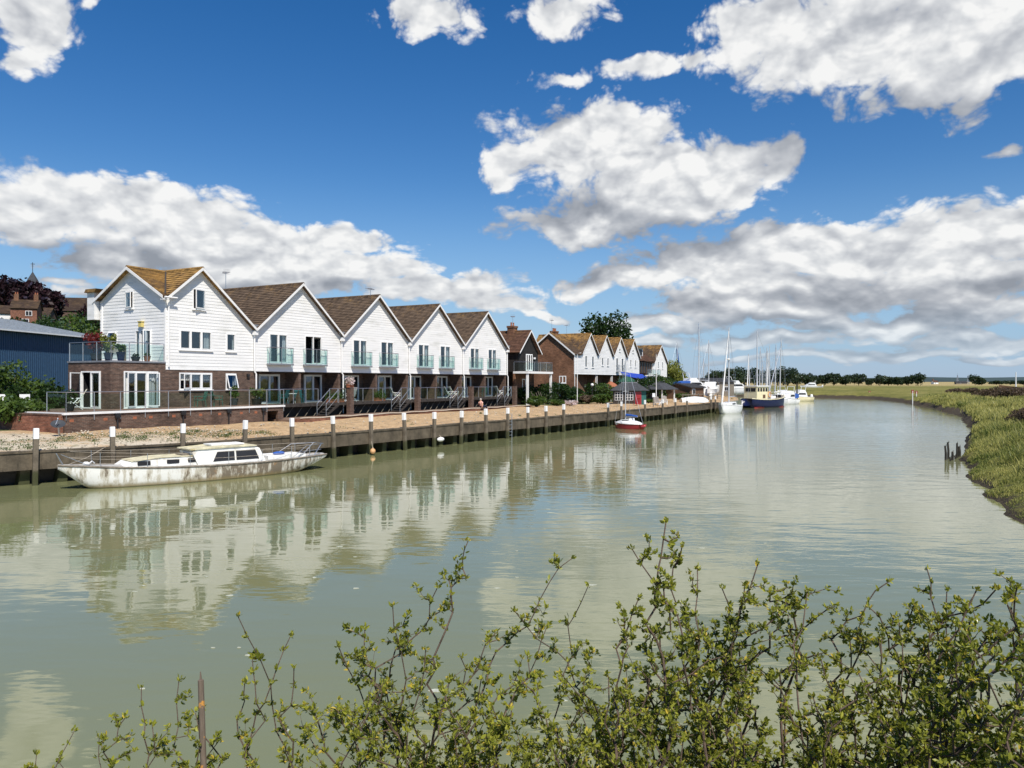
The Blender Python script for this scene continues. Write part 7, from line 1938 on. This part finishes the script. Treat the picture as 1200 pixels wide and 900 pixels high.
# ------------------------------------------------------------------ sunbather on the patio edge
def skin_mesh(name, verts, edges, radii, mat, parent, sub=2):
    me = bpy.data.meshes.new(name); me.from_pydata(verts, edges, []); me.update()
    o = link(bpy.data.objects.new(name, me)); o.parent = parent
    md = o.modifiers.new('skin', 'SKIN'); md.use_smooth_shade = True
    for i, r_ in enumerate(radii): me.skin_vertices[0].data[i].radius = (r_, r_) if not isinstance(r_, tuple) else r_
    me.skin_vertices[0].data[0].use_root = True
    s = o.modifiers.new('smooth', 'SUBSURF'); s.levels = sub; s.render_levels = sub
    me.materials.append(mat)
    return o
def sunbather():
    root = thing('person', 'person in a pink top and dark trousers sitting on the patio edge, legs stretched out', 'person', row(33.05 + 28.0, 37.15, 1.93), ROT)
    # local x runs along the row, -y to the river; sits on the edging, leaning back on the arms
    v = [(0, 0, .12), (-.06, .02, .30), (-.12, .03, .48), (-.14, .03, .58), (-.13, .02, .66), (-.12, .01, .78),          # pelvis .. head
         (.05, -.10, .12), (.42, -.14, .20), (.80, -.20, -.12), (.90, -.24, -.22), (1.02, -.26, -.20),                   # near leg
         (.05, .10, .12), (.45, .10, .24), (.82, .04, -.10), (.92, .02, -.22), (1.04, .0, -.20),                         # far leg
         (-.15, -.19, .53), (-.28, -.26, .30), (-.34, -.24, .08), (-.36, -.22, .03),                                      # near arm, propped behind
         (-.12, .22, .53), (-.02, .28, .30), (.16, .22, .24), (.24, .18, .25)]                                           # far arm on the thigh
    e = [(0, 1), (1, 2), (2, 3), (3, 4), (4, 5), (0, 6), (6, 7), (7, 8), (8, 9), (9, 10), (0, 11), (11, 12), (12, 13), (13, 14), (14, 15), (3, 16), (16, 17), (17, 18), (18, 19), (3, 20), (20, 21), (21, 22), (22, 23)]
    r_ = [(.17, .14), .13, .15, .10, .055, .095, .10, .075, .05, .045, .04, .10, .075, .05, .045, .04, .06, .045, .035, .035, .06, .045, .035, .035]
    skin_mesh('body', v, e, r_, M['skin'], root)
    v2 = [(0, 0, .17), (-.06, .02, .30), (-.12, .03, .48), (-.14, .03, .57), (-.15, -.18, .53), (-.22, -.23, .41), (-.12, .21, .53), (-.07, .25, .41)]
    skin_mesh('top', v2, [(0, 1), (1, 2), (2, 3), (3, 4), (4, 5), (3, 6), (6, 7)], [(.18, .155), .15, .17, .115, .075, .06, .075, .06], M['pink_cloth'], root)
    v3 = [(0, 0, .12), (-.02, .01, .20), (.05, -.10, .12), (.42, -.14, .20), (.74, -.19, -.07), (.05, .10, .12), (.45, .10, .24), (.76, .05, -.05)]
    skin_mesh('trousers', v3, [(0, 1), (0, 2), (2, 3), (3, 4), (0, 5), (5, 6), (6, 7)], [(.19, .15), .17, .115, .09, .065, .115, .09, .065], M['navy_cloth'], root)
    h = MB(); h.ball((-.135, .012, .81), .105, .10, .10, 12, 8); h.build('hair', M['hair'], root, smooth=True)
    f = MB(); f.tube([(-.03, .01, .775), (-.012, .01, .765)], .016, 6); f.ball((-.04, -.035, .80), .012, .014, .010, 6, 5); f.ball((-.04, .055, .80), .012, .014, .010, 6, 5); f.build('face', M['skin'], root)
sunbather()
def small_thing(name, label, cat, loc, builder, rot=ROT, group=None):
    t_ = thing(name, label, cat, loc, rot, group); builder(t_); return t_
def bag(t_):
    b = MB(); b.box(-.16, .16, -.10, .10, 0, .34); b.slab([(-.16, -.1, .34), (.16, -.1, .34), (.12, 0, .42), (-.12, 0, .42)], (0, .02, 0)); b.build('body', M['yellow_lamp'], t_)
    b = MB(); b.tube([(-.1, 0, .38), (-.08, 0, .55), (.08, 0, .55), (.1, 0, .38)], .012, 5); b.build('strap', M['wood_brown'], t_)
small_thing('beach_bag', 'yellow bag standing behind the sitting person', 'bag', row(33.05 + 29.0, 37.75, 1.87), bag)
def towel(t_):
    b = MB(); b.slab([(-.8, -.3, .02), (.8, -.35, .01), (.85, .3, .02), (-.75, .35, .03)], (0, 0, .015)); b.build('cloth', M['navy_cloth'], t_)
    b = MB(); b.ball((.2, 0, .10), .3, .16, .09, 10, 6); b.build('bundle', M['black'], t_)
small_thing('beach_towel', 'dark towel with a bundle of clothes on the shingle near the post', 'towel', row(33.05 + 35.0, 36.0, 1.72), towel)

# ------------------------------------------------------------------ garden buildings and bits along the quay
def summerhouse():
    x, y, _ = at(738, 90.5); root = thing('summerhouse', 'small green summerhouse with dark hipped roof and white paned windows on the quay', 'shed', (x, y, 1.55), R(-6))
    b = MB(); b.box(-1.9, 1.9, 0, 2.6, 0, 1.78); b.build('wall', M['shed_green'], root)
    r_ = MB(); a, h0, h1 = 2.25, 1.75, 2.65
    for q in ([(-a, -.35, h0), (a, -.35, h0), (.9, 1.3, h1), (-.9, 1.3, h1)], [(a, 2.95, h0), (-a, 2.95, h0), (-.9, 1.3, h1), (.9, 1.3, h1)], [(a, -.35, h0), (a, 2.95, h0), (.9, 1.3, h1)], [(-a, 2.95, h0), (-a, -.35, h0), (-.9, 1.3, h1)]): r_.slab(q, (0, 0, .07))
    r_.build('roof', M['felt'], root)
    r_ = MB(); r_.bar((-.95, 1.3, h1 + .08), (.95, 1.3, h1 + .08), .16, .08); r_.build('ridge', M['lead'], root)
    for u in (-1.75, -.55):
        f = MB(); f.box(u, u + .95, -.05, -.002, .62, 1.6); fo = f.build('window', M['black'], root)
        g = MB()
        for k in range(4): g.box(u + k * .305 - (.0 if k == 0 else .02), u + k * .305 + .035, -.075, -.052, .62, 1.6)
        for k in range(4): g.box(u, u + .95, -.077, -.053, .62 + k * .315, .655 + k * .315)
        g.build('glazing_bar', M['white'], fo)
    d = MB(); d.box(.62, 1.35, -.05, -.002, .05, 1.65); d.build('door', M['red_paint'], root)
    d = MB(); d.box(-1.92, .55, -.03, -.004, .12, 1.72); d.build('boarding', M['wood_dark'], root)
    d = MB(); d.box(-1.95, 1.95, -.05, -.004, .0, .12); d.build('base_board', M['wood_dark'], root)
summerhouse()
def pavilion():
    x, y, _ = at(783, 101); root = thing('garden_pavilion', 'open fronted garden shelter with dark grey roof near the white chairs', 'shelter', (x, y, 1.6), ROT - R(10))
    for sx in (-1.7, 1.7):
        for sy in (0, 2.4):
            p = MB(); p.box(sx - .07, sx + .07, sy - .07, sy + .07, 0, 1.75); p.build('post', M['white_trim' if sy == 0 else 'wood_dark'], root)
    w_ = MB(); w_.box(-1.7, 1.7, 2.42, 2.5, 0, 1.75); w_.build('back_wall', M['wood_black'], root)
    r_ = MB(); a = 2.15
    for q in ([(-a, -.4, 1.72), (a, -.4, 1.72), (.5, 1.2, 2.75), (-.5, 1.2, 2.75)], [(a, 2.8, 1.72), (-a, 2.8, 1.72), (-.5, 1.2, 2.75), (.5, 1.2, 2.75)], [(a, -.4, 1.72), (a, 2.8, 1.72), (.5, 1.2, 2.75)], [(-a, 2.8, 1.72), (-a, -.4, 1.72), (-.5, 1.2, 2.75)]): r_.slab(q, (0, 0, .08))
    r_.build('roof', M['felt'], root)
pavilion()
cottage('low brown timber hut with flat felt roof by the end of the quay', 817, 114, 4.2, 4, pxh(453, 114) - 1.6, pxh(450, 114) - 1.6, ROT - R(12), 'wood_brown', 'felt', [(-1.6, .9, .9, .8)], base=1.6, chim=0, name='timber_hut')
cottage('dark roofed boat store behind the garden shelter', 797, 120, 5.0, 4, pxh(455, 120) - 1.6, pxh(450.5, 120) - 1.6, ROT, 'wood_black', 'felt', [(-1.6, .9, .9, .8)], base=1.6, chim=0, name='boat_store')
cottage('long low grey shed in the boatyard behind the white yacht', 845, 150, 9.0, 5, pxh(447, 150) - 1.6, pxh(443.5, 150) - 1.6, ROT - R(20), 'wood_grey', 'felt', [(-3, .9, 1.4, .9), (1, .9, 1.4, .9)], base=1.6, chim=0, name='boatyard_shed')
def adirondack(label, px, D, rot):
    x, y, _ = at(px, D); root = thing('slatted_chair', label, 'chair', (x, y, 1.58), rot, 'white slatted garden chairs on the quay')
    k = MB()
    for i in range(5): k.slab([(-.3 + i * .122, .25, .3), (-.19 + i * .122, .25, .3), (-.19 + i * .122, .55, 1.12 - abs(i - 2) * .05), (-.3 + i * .122, .55, 1.12 - abs(i - 2) * .05)], (0, .025, 0))
    k.build('backrest', M['white_plastic'], root)
    s = MB(); s.slab([(-.3, -.35, .42), (.3, -.35, .42), (.3, .28, .28), (-.3, .28, .28)], (0, 0, .03)); s.build('seat', M['white_plastic'], root)
    for sx in (-.34, .34):
        a = MB(); a.box(sx - .06, sx + .06, -.4, .36, .58, .61); a.build('armrest', M['white_plastic'], root)
        l = MB(); l.box(sx - .03, sx + .03, -.36, -.28, 0, .58); l.slab([(sx - .02, -.3, .36), (sx - .02, .5, .0), (sx - .02, .5, .1), (sx - .02, -.3, .46)], (.04, 0, 0)); l.build('leg', M['white_plastic'], root)
adirondack('white slatted chair beside the white board', 770.5, 90.5, R(150)); adirondack('white slatted chair nearer the garden shelter', 778.5, 93.5, R(165))
def signboard():
    x, y, _ = at(766, 88.4); root = thing('notice_board', 'plain white board on a post at the edge of the quay', 'board', (x, y, 1.5), ROT - R(10))
    b = MB(); b.box(-.33, .33, -.03, 0, 1.1, 1.55); b.build('panel', M['white'], root)
    b = MB(); b.box(-.05, .05, .002, .08, 0, 1.5); b.build('post', M['wood_grey'], root)
signboard()
x, y, _ = at(746, 88.6); armchair('red chair beside the green summerhouse', (x, y, 1.58), ROT + R(160), 'red_paint', None)
def parasol(label, px, D, ztop, r, mat, name='parasol'):
    x, y, _ = at(px, D); root = thing(name, label, 'parasol', (x, y, 1.7)); h = ztop - 1.7
    p = MB(); p.tube([(0, 0, 0), (0, 0, h)], .03, 6); p.build('pole', M['white_plastic'], root)
    c = MB(); c.ring([(r, h - .75), (r * .55, h - .3), (.05, h)], 10); c.build('canopy', M[mat], root)
parasol('faded red parasol over the garden left of the summerhouse', 716, 101, pxh(447, 101), 1.1, 'terracotta')
parasol('dark green parasol above the summerhouse roof', 735, 107, pxh(441, 107), 1.4, 'green_cloth')
def awning():
    x, y, _ = at(743.5, 114); root = thing('shade_sail', 'blue shade awning stretched above the garden behind the summerhouse', 'awning', (x, y, 1.7), ROT - R(40)); z = pxh(438, 114) - 1.7
    b = MB(); b.slab([(-2.0, -.9, z - .35), (.3, -1.1, z - .75), (2.1, -.8, z - .75), (2.0, .9, z - .1), (-1.9, 1.0, z + .3)], (0, 0, .03)); b.build('cloth', M['blue_cloth_bright'], root)
    for q in ((-2.0, -.9, z + .12), (2.05, -.8, z - .42), (2.0, .9, z - .18), (-1.9, 1.0, z + .27)):
        p = MB(); p.tube([(q[0], q[1], 0), q], .035, 5); p.build('pole', M['white_plastic'], root)
M['blue_cloth_bright'] = paint('bright_blue_cloth', (.025, .06, .34), .7, .2, var=.1)
awning()
def globe_lamp():
    x, y, _ = at(694, 96); root = thing('globe_lamp', 'garden lamp post with white globe under the farther row', 'lamp post', (x, y, 1.7)); h = pxh(451, 96) - 1.7
    p = MB(); p.tube([(0, 0, 0), (0, 0, h - .2)], .045, 7); p.build('post', M['black'], root)
    p = MB(); p.ball((0, 0, h), .2, .2, .2, 14, 10); p.build('globe', M['white_plastic'], root, smooth=True)
globe_lamp()
for px, D, yt, lb in ((676.5, 91, 416, 'slim white flagpole beside the brick flank wall'), (769, 99, 416, 'slim grey pole standing among the garden trees')):
    x, y, _ = at(px, D); t_ = thing('flagpole', lb, 'pole', (x, y, 1.6)); h = pxh(yt, D) - 1.6
    b = MB(); b.tube([(0, 0, 0), (0, 0, h)], .055, 7, .035); b.build('shaft', M['white_plastic'], t_)
    b = MB(); b.ball((0, 0, h + .06), .07, .07, .07, 8, 6); b.build('finial', M['steel'], t_)
def driftwood(t_):
    for k in range(5):
        b = MB(); b.tube([(k * .5, 0, 0), (k * .5 - .7 + rnd.uniform(-.1, .1), .3, 1.5 + rnd.uniform(-.3, .2))], .05, 5, .03); b.build('pole', M['wood_grey'], t_)
small_thing('leaning_poles', 'pale poles leaning below the balcony of the timber house', 'poles', row(74.3, 38.2, 1.7), driftwood)

def dark_fence():
    x, y, _ = at(602, 88); x2, y2, _ = at(676, 100); L = math.hypot(x2 - x, y2 - y)
    root = thing('garden_fence', 'tall black boarded garden fence below the timber house and the brick flank wall', 'fence', (x, y, 1.5), math.atan2(y2 - y, x2 - x))
    b = MB()
    for k in range(int(L / .16)): b.box(k * .16, k * .16 + .15, -.02, .012 + .02 * (k % 2), 0, 2.1 + .1 * math.sin(k * .35) + rnd.uniform(-.03, .03))
    b.build('boards', M['wood_black'], root)
    for k in range(7): p = MB(); p.box(L * k / 6.1, L * k / 6.1 + .1, .04, .14, 0, 2.25); p.build('post', M['wood_black'], root)
dark_fence()

# boatyard fence along the quay end
def fence():
    x, y, _ = at(800, 108); x2, y2, _ = at(846, 122)
    L = math.hypot(x2 - x, y2 - y); root = thing('post_fence', 'low grey post and rail fence in front of the boatyard', 'fence', (x, y, 1.55), math.atan2(y2 - y, x2 - x))
    for k in range(9):
        p = MB(); p.box(L * k / 8 - .06, L * k / 8 + .06, -.06, .06, 0, 1.1); p.build('post', M['wood_grey'], root)
    for z in (.45, .9):
        p = MB(); p.box(-.1, L + .1, -.10, -.062, z, z + .10); p.build('rail', M['wood_grey'], root)
fence()

# ------------------------------------------------------------------ right bank
def bank(px, D):
    x, y, _ = at(px, D); return x, y, float(marsh_z(np.array([x]), np.array([y]))[0][0])
for i, (px, D, ztop, rr) in enumerate([(1108.3, 43, .80, .07), (1111.4, 43.6, .95, .07), (1113.8, 42.4, .22, .06), (1116.3, 42.9, .48, .08), (1121.6, 44.2, .85, .07), (1124.3, 44.9, .60, .10), (1119.5, 43.6, .20, .06)]):
    x, y, _ = at(px, D)
    t_ = thing('rotten_stake', ['dark rotten stake standing in the water, outermost of the cluster', 'tallest dark rotten stake of the cluster by the muddy bank', 'short stub of a stake in front of the cluster', 'middling rotten stake in the middle of the cluster', 'rotten stake close to the muddy bank', 'thick rotten stake nearest the muddy bank', 'tiny stub of a stake between the middle stake and the bank'][i], 'stake', (x, y, 0), 0, 'rotten stakes by the far bank')
    b = MB(); b.tube([(0, 0, -1), (.01, 0, ztop * .5), (rnd.uniform(-.04, .04), .02, ztop)], rr, 7, rr * .7); b.tube([(rr * .4, 0, ztop - .04), (rr * .5, 0, ztop + .09)], rr * .35, 5, rr * .1); b.build('shaft', M['algae_timber'], t_)
def marker(px, D, label, h0, col_):
    x, y, g = bank(px, D); t_ = thing('channel_marker', label, 'marker', (x, y, max(0, g) - .3)); zt = pxh(h0, D) - max(0, g) + .3
    b = MB(); b.tube([(0, 0, -.5), (0, 0, zt)], .08, 7); b.build('post', M['white_post'], t_)
    b = MB(); b.box(-.24, .24, -.05, .05, zt - .45, zt + .2); b.build('board', M[col_], t_)
M['marker_red'] = paint('weathered_red', (.24, .06, .04), .7, .3, var=.2)
marker(1069.5, 148, 'channel marker with red board on a white post at the water edge', 458, 'marker_red')
marker(1074, 166, 'dark red board on a short post behind the white channel marker', 459, 'marker_red')
marker(1019, 205, 'small dark marker post on the far bank below the tree line', 459, 'marker_red')
def hulk():
    x, y, g = bank(1196, 185); root = thing('wooden_hulk', 'brown wooden hulk with a white stump mast beyond the brown scrub', 'wreck', (x, y, g - .2), R(165))
    secs = [(-4.5, .9, .3, 1.5), (-3, 1.4, 0, 1.4), (0, 1.7, -.1, 1.4), (3, 1.2, .1, 1.7), (4.6, .05, .8, 2.0)]
    h, d = loft(secs, 6); h.build('hull', M['wood_brown'], root, smooth=True); d.build('deck', M['wood_grey'], root)
    b = MB(); b.tube([(1, 0, 1.3), (1, 0, pxh(435, 185) - g)], .16, 7, .10); b.build('mast', M['white_plastic'], root)
    b = MB(); b.box(-3.6, -1, -1.0, 1.0, 1.3, 2.5); b.build('deckhouse', M['wood_brown'], root)
hulk()
for px, D, yt, lb in ((1122, 760, 439.5, 'thin far off lattice mast on the horizon'), (1134.5, 700, 441.5, 'short far off mast beside the lone dark tree')):
    x, y, _ = at(px, D); t_ = thing('radio_mast', lb, 'mast', (x, y, 1.8)); h = pxh(yt, D) - 1.8
    b = MB()
    for a in range(3): b.tube([(1.3 * math.cos(a * 2.09), 1.3 * math.sin(a * 2.09), 0), (.2 * math.cos(a * 2.09), .2 * math.sin(a * 2.09), h)], .16, 4)
    for k in range(8):
        f = k / 8; q = 1.3 - 1.1 * f; b.tube([(q, 0, h * f), (-q * .5, q * .87, h * (f + .1)), (-q * .5, -q * .87, h * f), (q, 0, h * (f + .1))], .09, 4)
    b.build('lattice', M['steel'], t_)
    b = MB(); b.tube([(0, 0, h), (0, 0, h + 2)], .1, 4); b.build('antenna', M['steel'], t_)
cottage('tiny far off cottage with red roof on the flat horizon', 1097, 760, 5, 4, 2.0, 3.4, R(10), 'white_trim', 'tile_brown', [(-1.4, .6, 1.0, .9)], base=1.8, chim=1)
cottage('tiny far off low barn near the lone dark tree', 1127, 700, 9, 5, 1.6, 2.8, R(-12), 'wood_grey', 'felt', [(-1.4, .5, 1.0, .8)], base=1.8, chim=0, name='barn')
